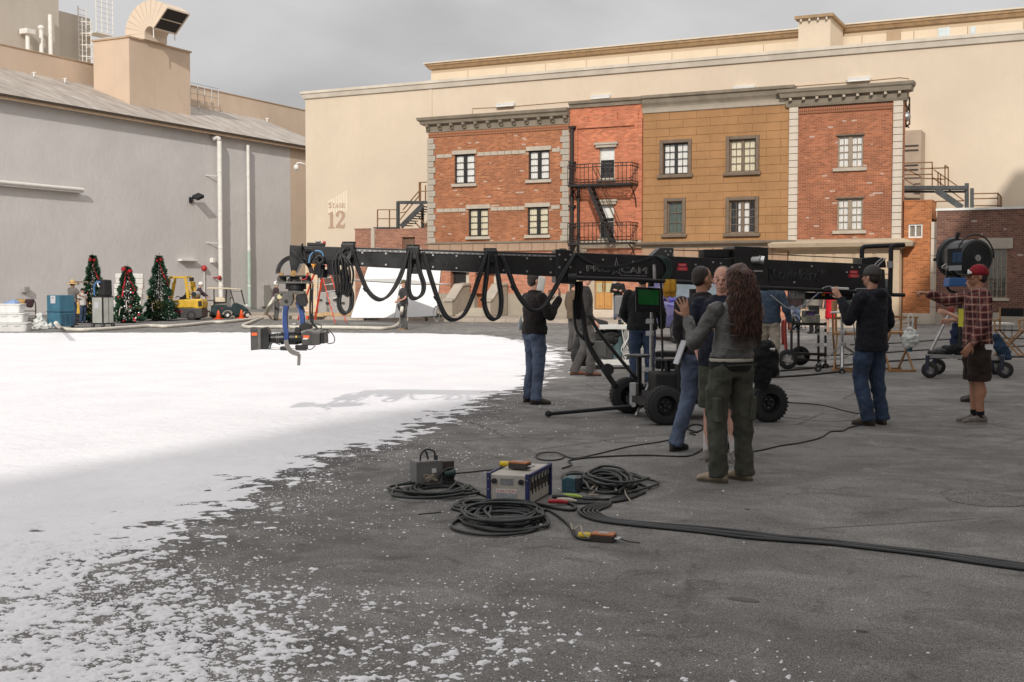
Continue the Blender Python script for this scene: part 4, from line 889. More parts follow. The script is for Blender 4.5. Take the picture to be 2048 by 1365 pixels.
p = F(1144, 258, YF-.25); q = F(1144, 640, YF-.25)
dp = thing('iron_drainpipe', 'black iron standpipe running up the corner between the two brick facades', 'pipe', (p[0], YF-.25, .15)); MB().cyl((0, 0, 0), (0, 0, p[1]-.15), .09, 10).build('pipe', iron, dp, smooth='auto'); MB().cyl((.28, .1, 2.4), (.28, .1, zu-.2), .07, 10).build('branch_pipe', iron, dp, smooth='auto')
for z in (3.2, 5.0, 7.0, 8.6): MB().box(-.14, -.1, z, .14, .24, z+.1).build('pipe_collar', iron, dp)

# ================================================================== steel stairs behind the set, left and right
darksteel = mat('dark_steel', (.055, .062, .065), .5, .3, 4, .1); rust = mat('rust_rail', (.20, .105, .045), .7, .3, 4, .1)
YL = 54.5
LS = thing('steel_staircase', 'dark steel staircase with rusty rails above the low brick wall at left', 'staircase', (F(795, 455, YL)[0], YL, F(795, 458, YL)[1])); o = LS.location
def l3(px, py, Y=YL): x, z = F(px, py, Y); return Vector((x, Y, z))
def beam(root, a, b, w, h, name, mt, n=(0, 0, 1)): return MB(root.location).bar(a, b, w, h, n).build(name, mt, root)
beam(LS, l3(796, 403), l3(796, 458), .14, .14, 'post', darksteel); beam(LS, l3(798, 405.5), l3(857, 405.5), .14, .16, 'top_beam', darksteel)
for k, Y_ in enumerate((YL, YL+.9)): beam(LS, l3(802, 454, Y_), l3(846, 410, Y_), .06, .26, 'stringer', darksteel)
for k in range(9): a_ = l3(804+k*4.9, 451-k*4.7); MB(o).box(a_.x-.1, YL, a_.z-.02, a_.x+.16, YL+.88, a_.z+.02).build('tread', darksteel, LS)
for (a_, b_) in (((755, 420), (793, 420)), ((755, 438), (793, 438)), ((838, 365.5), (857, 364.5)), ((838, 383), (857, 383)), ((800, 440), (838, 392)), ((806, 420), (842, 378)), ((800, 426), (812, 424))): beam(LS, l3(*a_), l3(*b_), .045, .045, 'rail', rust)
for (px, t0, t1) in ((755, 420, 457), (779, 420, 457), (838.5, 365, 405), (841, 365, 405), (851, 371, 405)): beam(LS, l3(px, t0), l3(px, t1), .05, .05, 'rail_post', rust)
beam(LS, l3(752, 456.5), l3(796, 456.5), .5, .08, 'landing_edge', darksteel); beam(LS, l3(845, 410, YL+.9), l3(845, 458, YL+.9), .12, .12, 'rear_post', darksteel)
for (a_, b_) in (((838, 435), (858, 458)), ((830, 445), (842, 458)), ((858, 446), (846, 458))): beam(LS, l3(*a_, YL+.6), l3(*b_, YL+.6), .05, .05, 'brace', rust)
YR = 54.6
RS = thing('steel_fire_stair', 'dark steel stair and landing with rusty rails above the orange brick annex', 'staircase', (F(1870, 400, YR)[0], YR, F(1870, 415, YR)[1])); o = RS.location
r3 = lambda px, py, Y=YR: l3(px, py, Y)
beam(RS, r3(1805, 376.5), r3(1935, 376.5), .5, .16, 'landing', darksteel); beam(RS, r3(1805, 384), r3(1932, 384), .1, .09, 'lower_beam', darksteel)
beam(RS, r3(1933.5, 367), r3(1933.5, 416), .16, .16, 'post', darksteel); beam(RS, r3(1944, 377), r3(1944, 416), .14, .14, 'post', darksteel)
for Y_ in (YR, YR-.9): beam(RS, r3(1872, 380, Y_), r3(1924, 416, Y_), .06, .26, 'stringer', darksteel)
for (a_, b_) in (((1805, 327), (1865, 325)), ((1805, 350), (1865, 349)), ((1840, 338), (1897, 336)), ((1890, 331), (1897, 336)), ((1840, 357), (1890, 359)), ((1805, 335), (1842, 354)), ((1868, 340), (1914, 372)), ((1866, 356), (1928, 402)), ((1805, 356), (1830, 372)), ((1948, 388), (1996, 387)), ((1948, 398), (1996, 397)), ((1948, 412), (1996, 412)), ((1996, 387), (2003, 395)), ((1996, 412), (2003, 414)), ((1862, 404), (1928, 402))): beam(RS, r3(*a_), r3(*b_), .05, .05, 'rail', rust)
for (px, t0, t1) in ((1864.5, 325, 373), (1890, 331, 372), (1896.5, 336, 372), (1876, 345, 372), (1881, 348, 372), (1996, 387, 416), (2000, 391, 416), (2003, 395, 416)): beam(RS, r3(px, t0), r3(px, t1), .05, .05, 'rail_post', rust)
tb = F(1807, 262, 55.6), F(1840, 420, 55.6)
tbx = thing('tan_duct_housing', 'tall tan metal housing standing behind the right edge of the facades', 'duct housing', (tb[0][0], 55.6, 0)); MB(tbx.location).box(tb[0][0]-1, 55.6, 0, tb[1][0], 56.9, tb[0][1]).build('housing', mat('housing_tan', (.42, .33, .25), .7, .1, 2, .05), tbx)
for py in (292, 301, 331, 340): z = F(1820, py, 55.6)[1]; MB(tbx.location).box(tb[0][0]-1, 55.56, z-.03, tb[1][0]-.1, 55.6, z+.03).build('slot', mat('slot_dark', (.06, .05, .04), .8, .2), tbx)
# metal bracket frame on the right end of the facade
bf = thing('facade_end_ladder', 'rusty steel frame with a lamp at the right end of the facade cornice', 'steel frame', (F(1812, 200, 52.3)[0], 52.3, F(1812, 255, 52.3)[1])); o = bf.location; f3 = lambda px, py: l3(px, py, 52.3)
for (a_, b_) in (((1812, 190), (1812, 255)), ((1819, 195), (1819, 250)), ((1812, 192), (1819, 196)), ((1812, 210), (1819, 222)), ((1819, 208), (1812, 230)), ((1812, 255), (1819, 248)), ((1806, 243), (1818, 256))): beam(bf, f3(*a_), f3(*b_), .06, .06, 'frame_bar', mat('frame_rust', (.08, .05, .04), .7, .3))
MB(o).ell(f3(1812, 234), (.2, .2, .2)).build('lamp', steel, bf, True)
# ================================================================== telescopic camera crane
def spline(pts, sub=8, closed=False):
    pts = [Vector(p) for p in pts]; n = len(pts); out = []
    for i in range(n if closed else n-1):
        if closed: a, b, c, d = pts[i-1], pts[i], pts[(i+1) % n], pts[(i+2) % n]
        else: a, b, c, d = pts[max(i-1, 0)], pts[i], pts[i+1], pts[min(i+2, n-1)]
        for k in range(sub):
            t = k/sub; out.append(.5*((2*b)+(c-a)*t+(2*a-5*b+4*c-d)*t*t+(3*b-3*c+d-a)*t*t*t))
    if not closed: out.append(pts[-1])
    return out
cL, cR = D(580, 540, 14.0), D(1765, 565, 14.5); CP = VPlane(cL, cR-cL); CN = CP.n; CD = CP.dir
crane_paint = mat('crane_paint', (.010, .010, .011), .38, .5, 5, .05, 150, spec=.5)
crane_dark = mat('crane_panel', (.006, .006, .007), .45, .4, 5, .05, 150)
label_grey = mat('letter_grey', (.42, .42, .42), .5, .05); letter_dark = mat('letter_dark', (.085, .085, .085), .45, .05); red_label = mat('label_red', (.55, .02, .035), .5, .1, 30, 0)
piv = G(1440, 815); CR = thing('camera_crane', 'long black telescopic film camera crane on a four wheeled dolly base', 'camera crane', (piv.x, piv.y, 0)); o = CR.location
def cbox(poly, t0, t1, name, mt, parent=CR, bevel=.008):
    """outline on the crane's near face, from offset t0 to t1 (towards the viewer is positive)"""
    b = MB(o); b.prism([CP.p(*q)+CN*t0 for q in poly], CN*(t1-t0)); return b.build(name, mt, parent, bevel=bevel)
cp = lambda px, py, off=0: CP.p(px, py)+CN*off
AW = .34
cbox([(606, 492), (696, 495), (696, 531.5), (606, 527)], -AW, 0, 'inner_arm_section', crane_paint)
arm = cbox([(690, 494.5), (1116, 507), (1116, 553.5), (690, 531.5)], -AW-.01, .012, 'middle_arm_section', crane_paint)
arm2 = cbox([(1110, 499), (1146, 501), (1149, 569), (1110, 566)], -AW-.05, .05, 'arm_collar', crane_paint)
cbox([(1120, 497), (1134, 497.5), (1134, 509), (1120, 509)], -.2, -.02, 'collar_bracket', crane_paint)
outer = cbox([(1140, 505), (1466, 518), (1466, 566), (1140, 553.5)], -AW-.03, .03, 'outer_arm_section', crane_paint)
bucket = cbox([(1528, 519.5), (1722, 528), (1766, 540), (1768, 584), (1528, 574.5)], -AW-.05, .06, 'counterweight_arm', crane_paint)
cbox([(1464, 493), (1531, 496), (1531, 582), (1464, 580)], -AW-.1, .12, 'pivot_block', crane_paint)
cbox([(1303, 512), (1321, 495.5), (1348, 496), (1348, 518), (1303, 516)], -.3, -.02, 'motor_cover', mat('cover_grey', (.05, .05, .052), .45, .3), CR)
cbox([(1410, 499), (1462, 498), (1462, 516), (1410, 515)], -.34, -.06, 'winch_box', black_matte)
cbox([(1723, 517), (1752, 514), (1769, 518), (1772, 536), (1723, 530)], -.3, .02, 'tail_box', crane_dark)
cbox([(1530, 573.5), (1722, 583), (1722, 588), (1530, 579)], .03, .075, 'lower_edge', crane_paint)
cbox([(1590, 585), (1726, 588), (1724, 601), (1592, 599)], -.25, .0, 'control_rack', crane_dark)
for px, py, r_, mt in ((1632, 590, .03, mat('screen_blue', (.03, .05, .25), .2, .1)), (1646, 589, .02, mat('knob_orange', (.6, .25, .03), .4, .1)), (1660, 590, .014, steel), (1666, 590, .014, steel), (1690, 591, .04, mat('knob_dark', (.03, .03, .03), .3, .1))): MB(o).cyl(cp(px, py, -.01), cp(px, py, .03), r_, 12).build('control_knob', mt, CR, smooth='auto')
cbox([(1592, 582), (1608, 583), (1608, 599), (1592, 598)], 0, .05, 'control_panel', mat('panel_grey', (.20, .19, .19), .5, .1))
MB(o).tube([cp(1138, 556, .10), cp(1240, 559, .10), cp(1400, 566, .10)], .028, 12).build('side_tube', crane_paint, CR, smooth='auto')
MB(o).cyl(cp(1133, 556, .10), cp(1150, 556.5, .10), .06, 16).build('tube_clamp', crane_paint, CR, smooth='auto')
MB(o).tube([cp(1512, 575, .12), cp(1745, 586, .12)], .026, 12).build('tail_tube', crane_paint, CR, smooth='auto')
MB(o).cyl(cp(1500, 521, .12), cp(1513, 521, .2), .045, 14).build('pivot_knob', steel, CR, smooth='auto'); MB(o).cyl(cp(1511, 521, .15), cp(1521, 522, .18), .055, 16).build('knob_cap', chrome, CR, smooth='auto')
cbox([(1502, 541), (1519, 541.5), (1519, 544.5), (1502, 544)], .12, .14, 'latch', steel, bevel=0)
cbox([(1655, 574), (1689, 575.5), (1689, 580.5), (1655, 579)], .10, .16, 'light_strip', white_paint)
# rail strip with dashes along the arm top
cbox([(697, 499), (1112, 511.5), (1112, 514.5), (697, 502.5)], .012, .03, 'edge_rail', mat('rail_alloy', (.45, .45, .45), .4, .15, metal=.6), CR, 0)
dash = mat('dash_black', (.02, .02, .02), .6, .1)
for k in range(40):
    a = 700+k*10.3; ya = 500.2+(a-697)*.0301; cbox([(a, ya), (a+7, ya+.2), (a+7, ya+1.3), (a, ya+1.1)], .03, .034, 'rail_slot', dash, CR, 0)
# bolts
bm_ = MB().cyl((0, 0, 0), CN*.012, .012, 8).mesh('bolt', steel)
for k in range(9):
    for f_ in (.22, .8): x_ = 725+k*47; yt = 494.5+(x_-690)*.0293; yb = 531.5+(x_-690)*.0516; inst(bm_, 'bolt', CR, cp(x_, yt+(yb-yt)*f_+2, .012)-o)
for x_, y_ in ((1118, 510), (1130, 520), (1118, 535), (1130, 535), (1140, 510), (1140, 535), (1160, 545), (1205, 520), (1265, 524), (1330, 503), (1340, 503), (1335, 510), (1345, 510), (1390, 530), (1390, 540), (1390, 550), (1425, 525), (1440, 527), (1620, 533), (1700, 535), (1690, 545), (1715, 535), (1585, 565)): inst(bm_, 'bolt', CR, cp(x_, y_, .06 if x_ > 1500 else (.05 if x_ < 1146 else .03))-o)
# lettering
xd = (cp(1293, 549)-cp(1172, 545)).normalized(); zd = UPV
def panel_text(txt, px0, py1, px1, py0, mt, off, outline, parent, ital=0):
    a = cp(px0, py1, off); bq = cp(px1, py1, off); me_ = text_mesh(txt, 1.0, 0.0, 0, outline); xdir = (cp(px1, py1+(px1-px0)*.033, off)-a).normalized()
    return place_text(me_, 'lettering', mt, parent, a, xdir, UPV, (bq-a).length, (cp(px0, py0, off)-a).length)
panel_text('PRO', 1172, 543.5, 1222, 531, label_grey, .034, .03, outer); panel_text('CAM', 1241, 546.5, 1293, 534, label_grey, .034, .03, outer); panel_text('procamrentals.com', 1241, 552.5, 1293, 549.3, label_grey, .034, 0, outer)
ctr = cp(1232, 537.5, .034); stp = []
for k in range(10):
    r_ = (.085 if k != 0 else .125) if k % 2 == 0 else .032; a_ = math.pi/2+k*math.pi/5; stp.append(ctr+CD*r_*math.cos(a_)+UPV*r_*math.sin(a_))
MB(o).tube(stp, .0045, 5, True).build('star_logo', label_grey, outer)
panel_text('MovieBird', 1534, 560, 1635, 537, letter_dark, .064, .018, bucket); panel_text('®', 1638, 547, 1646, 540, letter_dark, .064, 0, bucket)
for (a_, b_, par, off_) in ((1353, 1374, outer, .03), (1694, 1714, bucket, .06)):
    yb_ = 527 if a_ < 1500 else 541
    cbox([(a_+2, yb_), (b_-2, yb_+.5), (b_-2, yb_+7), (a_+2, yb_+6.5)], off_, off_+.004, 'warning_label', red_label, par, 0); cbox([(a_, yb_+7.5), (b_, yb_+8), (b_, yb_+15), (a_, yb_+14.5)], off_, off_+.004, 'warning_label', red_label, par, 0)
    for dy in (2, 4, 9.5, 12): cbox([(a_+4, yb_+dy), (b_-4, yb_+dy+.4), (b_-4, yb_+dy+1.1), (a_+4, yb_+dy+.7)], off_+.004, off_+.006, 'label_text_line', mat('label_pink', (.75, .35, .35), .5, .05), par, 0)
# tail handle frames
hb = mat('handle_foam', (.016, .016, .017), .7, .3, 8, .2, 200)
MB(o).tube(spline([cp(1739, 520, -.25), cp(1739, 500, -.25), cp(1742, 494, -.25), cp(1752, 492, -.22), cp(1806, 490.5, .0)]), .028, 10).build('tail_handle', hb, CR, smooth=True)
MB(o).tube(spline([cp(1777, 590, .05), cp(1778.5, 520, .05), cp(1779, 500, .05), cp(1782, 493, .05), cp(1790, 491, .03), cp(1808, 490.5, .0)]), .028, 10).build('tail_handle', hb, CR, smooth=True)
MB(o).tube([cp(1728, 589, .05), cp(1806, 590.5, .05)], .024, 10).build('push_bar', hb, CR, smooth='auto'); MB(o).cyl(cp(1777, 523, .05), cp(1777.5, 536, .05), .036, 12).build('bar_clamp', steel, CR, smooth='auto')
for k, q in enumerate(([(1764, 517), (1745, 535), (1733, 556), (1733, 568)], [(1758, 516), (1742, 530), (1731, 552), (1735, 572)], [(1746, 577), (1718, 578), (1703, 580), (1699, 600), (1700, 650), (1703, 690)], [(1655, 573), (1640, 576), (1626, 590), (1600, 610), (1575, 617), (1560, 610), (1535, 590)])): MB(o).tube(spline([cp(*p_, .13) for p_ in q], 6), .008, 6).build('signal_cable', mat('cable_grey', (.35, .35, .36), .5, .1), CR, smooth=True)
# thin guy wires
for q in ([(1348, 500), (1464, 503)], [(1531, 508), (1723, 517)]): MB(o).tube([cp(*p_, -.1) for p_ in q], .006, 5).build('guy_wire', black_matte, CR)
# wire bundle near logo
for k in range(4): MB(o).tube(spline([cp(1148+k, 507, .06), cp(1175+3*k, 525+k, .08), cp(1215, 534+2*k, .08), cp(1260, 527+k, .08), cp(1300, 515+k, .08)], 6), .009, 6).build('wire', black_matte, CR, smooth=True)
for k in range(7): MB(o).tube(spline([cp(1310+2*k, 512, .06), cp(1322+3*k, 522, .10), cp(1330+2*k, 540, .1), cp(1318+3*k, 560, .1)], 6), .006, 6).build('wire', mat('wire_green', (.02, .07, .05), .5, .3) if k % 2 else black_matte, CR, smooth=True)
MB(o).tube([cp(1305, 530, .1), cp(1306, 562, .1)], .022, 10).build('plug_connector', steel, CR, smooth='auto')
# drooping cable loops
hose_b = mat('cable_jacket', (.014, .014, .015), .5, .4, 10, .15, 200)
loops = [[(705, 500), (716, 540), (732, 578), (748, 597), (764, 600), (782, 585), (800, 550), (816, 503)], [(821, 504), (817, 540), (815, 575), (820, 595), (832, 598), (843, 588), (845, 570), (838, 545), (831, 504)],
         [(846, 505), (856, 545), (872, 595), (888, 632), (906, 641), (925, 630), (940, 600), (955, 555), (972, 506)], [(976, 508), (970, 550), (965, 600), (972, 630), (985, 640), (996, 630), (999, 600), (994, 560), (988, 510)],
         [(1001, 512), (1012, 540), (1025, 575), (1040, 602), (1060, 622), (1080, 618), (1096, 596), (1115, 560), (1147, 508)], [(690, 505), (684, 560), (677, 600), (680, 620), (690, 628), (700, 618), (703, 595), (697, 570), (692, 545)]]
for li, q in enumerate(loops):
    for k in range(2): MB(o).tube(spline([cp(x_+k*4.5*(1 if 0 < i < len(q)-1 else .4), y_-k*2.5*(1 if 2 < i < len(q)-2 else 0), .09+.03*k) for i, (x_, y_) in enumerate(q)], 8), .016, 8).build('hanging_cable', hose_b, CR, smooth=True)
    a_ = q[2]; MB(o).cyl(cp(a_[0]-2, a_[1]-4, .10), cp(a_[0]+3, a_[1]+4, .10), .03, 8).build('cable_tie', black_matte, CR)
rs = random.Random(3)
for k in range(7):
    x_ = 668+k*6; MB(o).tube(spline([cp(708-k*1.5, 497+k*.5, .06+.01*k), cp(690-k*2+rs.uniform(-4, 4), 500, .14), cp(x_, 525+rs.uniform(-5, 5), .16+.01*k), cp(x_+4, 560+rs.uniform(-8, 8), .16), cp(676+k*3.4, 585+rs.uniform(-5, 12), .14), cp(686+k*1.6, 560+rs.uniform(-10, 0), .13), cp(700-k, 520, .12), cp(706, 500, .08)], 7), .0125, 7).build('hanging_cable', hose_b, CR, smooth=True)
for q in ((697, 492), (826, 498), (981, 505)):
    MB(o).cbox(cp(q[0], q[1]+9, .05), (.16, .12, .16), Matrix((CD, -CN, UPV)).transposed()).build('cable_clamp', black_metal, CR, bevel=.02); MB(o).lathe(cp(q[0], q[1], -.1), (0, 0, 1), [(-.03, .03), (0, .035), (.02, .08), (.05, .08)], 14).build('clamp_knob', black_metal, CR, smooth='auto')
for (a_, b_) in ((815, 840), (966, 996)): cbox([(a_, 535), (b_, 536.5), (b_, 549), (a_+5, 548)], .02, .07, 'section_bracket', black_metal)
# ---------------- dolly base
def wheel(root, c, axis, r, w, rim_r, tyre=rubber, rimm=black_metal, studs=5, spokes=0, hubm=None):
    """tyre with tread blocks, dished rim, hub and studs; axis points to the visible face"""
    oo = root.location; axis = Vector(axis).normalized(); wh = MB(oo).lathe(c, axis, [(-w/2, rim_r), (-w/2, r*.86), (-w*.42, r*.95), (-w*.25, r), (w*.25, r), (w*.42, r*.95), (w/2, r*.86), (w/2*1.02, rim_r*1.05), (w*.3, rim_r), (-w*.3, rim_r)], 36).build('wheel', tyre, root, smooth='auto')
    u = axis.cross(UPV).normalized(); v = axis.cross(u)
    if r > .15:
        tm = MB(oo)
        n = 30
        for k in range(n):
            a_ = 2*math.pi*k/n
            for s_ in (-1, 1): d_ = u*math.cos(a_+s_*.05)+v*math.sin(a_+s_*.05); tm.cbox(Vector(c)+d_*r*.99+axis*s_*w*.22, (w*.36, r*.11, r*.05), Matrix((axis, d_.cross(axis), d_)).transposed())
        tm_o = tm.build('tread', tyre, wh); tm_o['kind'] = 'stuff'
    MB(oo).lathe(c, axis, [(w*.05, rim_r*.2), (w*.06, rim_r*.75), (w*.28, rim_r*.92), (w*.40, rim_r), (w*.44, rim_r*1.04), (w*.40, rim_r*1.02), (-.3*w, rim_r*.98)], 32).build('rim', rimm, wh, smooth='auto')
    MB(oo).lathe(c, axis, [(0, rim_r*.28), (w*.25, rim_r*.26), (w*.30, rim_r*.16)], 16).build('hub', hubm or rimm, wh, smooth='auto')
    for k in range(studs): a_ = 2*math.pi*k/studs+.3; q = Vector(c)+(u*math.cos(a_)+v*math.sin(a_))*rim_r*.45; MB(oo).cyl(q+axis*w*.02, q+axis*w*.16, rim_r*.06, 6).build('wheel_nut', steel, wh)
    for k in range(spokes): a_ = 2*math.pi*k/spokes+.2; d_ = u*math.cos(a_)+v*math.sin(a_); MB(oo).bar(Vector(c)+d_*rim_r*.2+axis*w*.33, Vector(c)+d_*rim_r*.95+axis*w*.33, rim_r*.28, w*.12, axis).build('spoke', rimm, wh)
    return wh
WR = .222
wax = (CN*.97+CD*.10).normalized()
wc = [G(1329, 850)+UPV*WR, G(1256, 826)+UPV*WR, G(1535, 844)+UPV*WR, G(1462, 822)+UPV*WR]
for c in wc: wheel(CR, c, wax, WR, .20, .115)
beam(CR, wc[0]+UPV*-.02-CN*.12, wc[1]-UPV*.02+CN*.12, .09, .09, 'axle', black_metal); beam(CR, wc[2]-UPV*.02-CN*.12, wc[3]-UPV*.02+CN*.12, .09, .09, 'axle', black_metal)
mid = [(wc[0]+wc[1])/2, (wc[2]+wc[3])/2]; beam(CR, mid[0]+UPV*.05, mid[1]+UPV*.05, .3, .12, 'chassis', black_metal)
ctr_ = (mid[0]+mid[1])/2; MB(o).cyl(ctr_+UPV*.1, ctr_+UPV*.5, .2, 20).build('turret', black_metal, CR, smooth='auto'); MB(o).cyl(ctr_+UPV*.5, Vector((ctr_.x, ctr_.y, 1.55)), .11, 20).build('column', black_metal, CR, smooth='auto')
for x_, y_, z_, w_, d2, h_ in ((-.42, .05, .36, .3, .5, .34), (.36, .0, .34, .34, .55, .3), (-.12, .25, .42, .4, .2, .5), (.1, -.26, .3, .5, .16, .22), (-.05, 0, .85, .36, .36, .3), (0, 0, 1.25, .44, .4, .26)): MB(o).cbox(ctr_+CD*x_+CN*y_+UPV*(z_-.2), (w_, d2, h_), Matrix((CD, -CN, UPV)).transposed()).build('base_unit', black_matte, CR, bevel=.02)
for f_ in (-.35, .35): beam(CR, ctr_+CD*f_+UPV*.1, ctr_+UPV*.95, .05, .05, 'brace', black_metal)
for px, py, pb in ((1278, 713, 775), (1335, 720, 800)):
    d_ = 15.0 if px < 1300 else 14.6; c = D(px, py, d_); bz = D(px, pb, d_)
    MB(o).cyl(bz, c, .035, 12).build('jack_post', black_metal, CR, smooth='auto'); MB(o).lathe(c, (0, 0, 1), [(-.01, .03), (-.012, .135), (.0, .155), (.02, .15), (.025, .13), (.018, .03)], 28).build('handwheel', mat('handwheel_black', (.03, .03, .03), .35, .2), CR, smooth='auto')
p_, q_ = D(1290, 811, 14.7), D(1097, 838, 14.5); q_.z = .05; MB(o).tube([p_, q_], .025, 10).build('drawbar', black_metal, CR, smooth='auto'); MB(o).ell(q_, (.045, .045, .04)).build('drawbar_grip', rubber, CR, True)
dd = D(1268, 790, 14.8); MB(o).cbox(dd, (.09, .09, .3)).build('outrigger_jack', steel, CR, bevel=.01); MB(o).cyl(D(1267, 810, 14.75), D(1267, 810, 14.6), .03, 14).build('shackle', steel, CR, smooth='auto')
beam(CR, D(1255, 800, 14.9), D(1330, 790, 14.6), .06, .09, 'front_bar', black_metal); beam(CR, D(1290, 770, 14.9), D(1330, 755, 14.9), .03, .03, 'alloy_strut', steel); beam(CR, D(1310, 760, 14.9), D(1345, 785, 14.7), .03, .03, 'alloy_strut', steel)
# black stays and fabric hanging from the collar
for q, r_ in (([(1158, 566), (1166, 620), (1180, 690), (1236, 778)], .035), ([(1180, 630), (1205, 672), (1276, 760)], .022), ([(1150, 600), (1152, 650), (1165, 675), (1190, 690)], .02)): MB(o).tube(spline([cp(*p_, -.1) for p_ in q], 6), r_, 9).build('stay_bar', black_metal, CR, smooth=True)
MB(o).lathe(cp(1217, 740, -.06), CN, [(-.03, .07), (.04, .07)], 20).build('stay_pulley', black_matte, CR, smooth='auto')
cl = MB(o); n = 8
for side in (0, 1):
    pts = []
    for j in range(9):
        for i in range(n+1): pts.append(cp(1147+(i/n)*(18-j*.6)+1.5*math.sin(j*.9), 563+j*9.5+(2*math.sin(i*1.7) if j == 8 else 0), .04+.03*math.sin(i*2.1+j*.4)+(.02 if side else 0)))
    cl.add(pts, [((j)*(n+1)+i, j*(n+1)+i+1, (j+1)*(n+1)+i+1, (j+1)*(n+1)+i) if side == 0 else ((j)*(n+1)+i, (j+1)*(n+1)+i, (j+1)*(n+1)+i+1, j*(n+1)+i+1) for j in range(8) for i in range(n)])
cl.build('hanging_fabric', mat_cloth('black_fabric', (.016, .015, .015), .9, .2, .4), CR, smooth=True)
# tangled wires behind the front wheel
rs = random.Random(5)
for k in range(16):
    x_ = rs.uniform(1335, 1366); MB(o).tube(spline([D(x_, rs.uniform(735, 760), 14.8), D(x_+rs.uniform(-14, 14), rs.uniform(755, 775), 14.7+rs.uniform(-.1, .1)), D(x_+rs.uniform(-14, 14), rs.uniform(770, 790), 14.8), D(x_+rs.uniform(-10, 10), rs.uniform(785, 805), 14.8)], 6), .007, 5).build('wire', black_matte if k % 3 else mat('wire_tan', (.25, .17, .08), .6, .2), CR, smooth=True)
MB(o).cbox(D(1348, 775, 15.0), (.34, .3, .4)).build('battery_box', black_matte, CR, bevel=.02); MB(o).cbox(D(1340, 720, 15.2), (.3, .3, .22)).build('control_box', black_matte, CR, bevel=.02)
# ---------------- remote head under the nose
hd_grey = mat('head_grey', (.10, .095, .085), .45, .25, 6, .05); brass = mat('brass', (.45, .28, .12), .35, .15, metal=.8); blue_an = mat('blue_anodised', (.035, .07, .22), .35, .2, metal=.4)
cbox([(580, 490.5), (607, 492), (618, 527), (599, 528), (592, 547), (583, 547), (579, 520)], -.25, .03, 'nose_plate', crane_paint)
MB(o).bar(cp(585, 500, .05), cp(607, 527, .05), .03, .04).build('nose_strut', crane_paint, CR)
gc = cp(587.5, 548, -.1); ring_r = .20
for a0, a1 in ((R(96), R(178)), (R(2), R(62))):
    b = MB(o); N = 18; vs = []
    for k in range(N+1):
        a_ = a0+(a1-a0)*k/N; d_ = CD*math.cos(a_)+UPV*math.sin(a_)
        for rr, nn in ((ring_r, .03), (ring_r*.84, .03), (ring_r*.84, -.03), (ring_r, -.03)): vs.append(gc+d_*rr+CN*nn)
    fs = [(4*k+i, 4*k+(i+1) % 4, 4*k+4+(i+1) % 4, 4*k+4+i) for k in range(N) for i in range(4)]+[(0, 3, 2, 1), (4*N, 4*N+1, 4*N+2, 4*N+3)]
    g_ = b.add(vs, fs).build('gear_arc', crane_paint, CR)
    for k in range(N+3): a_ = a0+(a1-a0)*k/(N+2); d_ = CD*math.cos(a_)+UPV*math.sin(a_); MB(o).cbox(gc+d_*(ring_r+.008), (.012, .05, .022), Matrix((d_.cross(CN), CN, d_)).transposed()).build('gear_tooth', crane_paint, g_)
MB(o).lathe(cp(587.5, 547, .02), CN, [(0, .035), (.03, .035), (.03, .018), (.045, .016)], 18).build('pivot_bush', brass, CR, smooth='auto')
for x_ in (560.5, 614.5): MB(o).cbox(cp(x_, 549, -.1), (.05, .08, .035), Matrix((CD, -CN, UPV)).transposed()).build('gear_stop', brass, CR)
hd = thing('remote_head', 'black and grey stabilised remote head with blue curved arms hanging from the crane nose', 'camera head', cp(588, 560)); oh = hd.location
def hbox(poly, t0, t1, name, mt, parent=hd, bevel=.006): b = MB(oh); b.prism([CP.p(*q)+CN*t0 for q in poly], CN*(t1-t0)); return b.build(name, mt, parent, bevel=bevel)
hbox([(558, 551), (618, 551), (618, 554.5), (558, 554.5)], -.22, .04, 'tilt_plate', crane_paint)
hbox([(553, 564), (622, 564), (622, 567.5), (553, 567.5)], -.3, .06, 'isolator_plate', hd_grey)
for x_ in (562, 588, 612): MB(oh).lathe(cp(x_, 559, -.08), (0, 0, 1), [(-.05, .04), (-.02, .055), (.02, .055), (.045, .03)], 16).build('isolator_mount', hd_grey, hd, smooth='auto')
for a_, b_ in (((575, 563), (584, 555)), ((601, 563), (592, 555))): MB(oh).bar(cp(*a_, -.02), cp(*b_, -.02), .03).build('strut', crane_paint, hd)
MB(oh).cyl(cp(590, 567.5, -.1), cp(590, 579, -.1), .12, 24).build('pan_motor', crane_dark, hd, smooth='auto'); MB(oh).cyl(cp(590, 579, -.1), cp(590, 583, -.1), .09, 24).build('pan_collar', hd_grey, hd, smooth='auto')
hbox([(557, 583), (610, 583), (608, 589), (559, 589)], -.2, .02, 'yoke_top', hd_grey)
hbox([(566, 588), (586, 588), (587, 600), (581, 613), (559, 613)], -.12, .03, 'yoke_side', hd_grey); MB(oh).cyl(cp(573, 603, .025), cp(573, 603, .04), .022, 16).build('yoke_hole', crane_dark, hd, smooth='auto')
hbox([(592, 590), (610, 588), (614, 606), (610, 614), (596, 611), (591, 600)], -.2, 0, 'tilt_motor', crane_dark)
hbox([(547, 588), (566, 587), (566, 601), (549, 601)], -.18, -.04, 'sensor_box', hd_grey); MB(oh).cyl(cp(558.5, 594, -.04), cp(558.5, 594, -.03), .028, 16).build('round_badge', mat('badge_cream', (.6, .55, .3), .5, .1), hd)
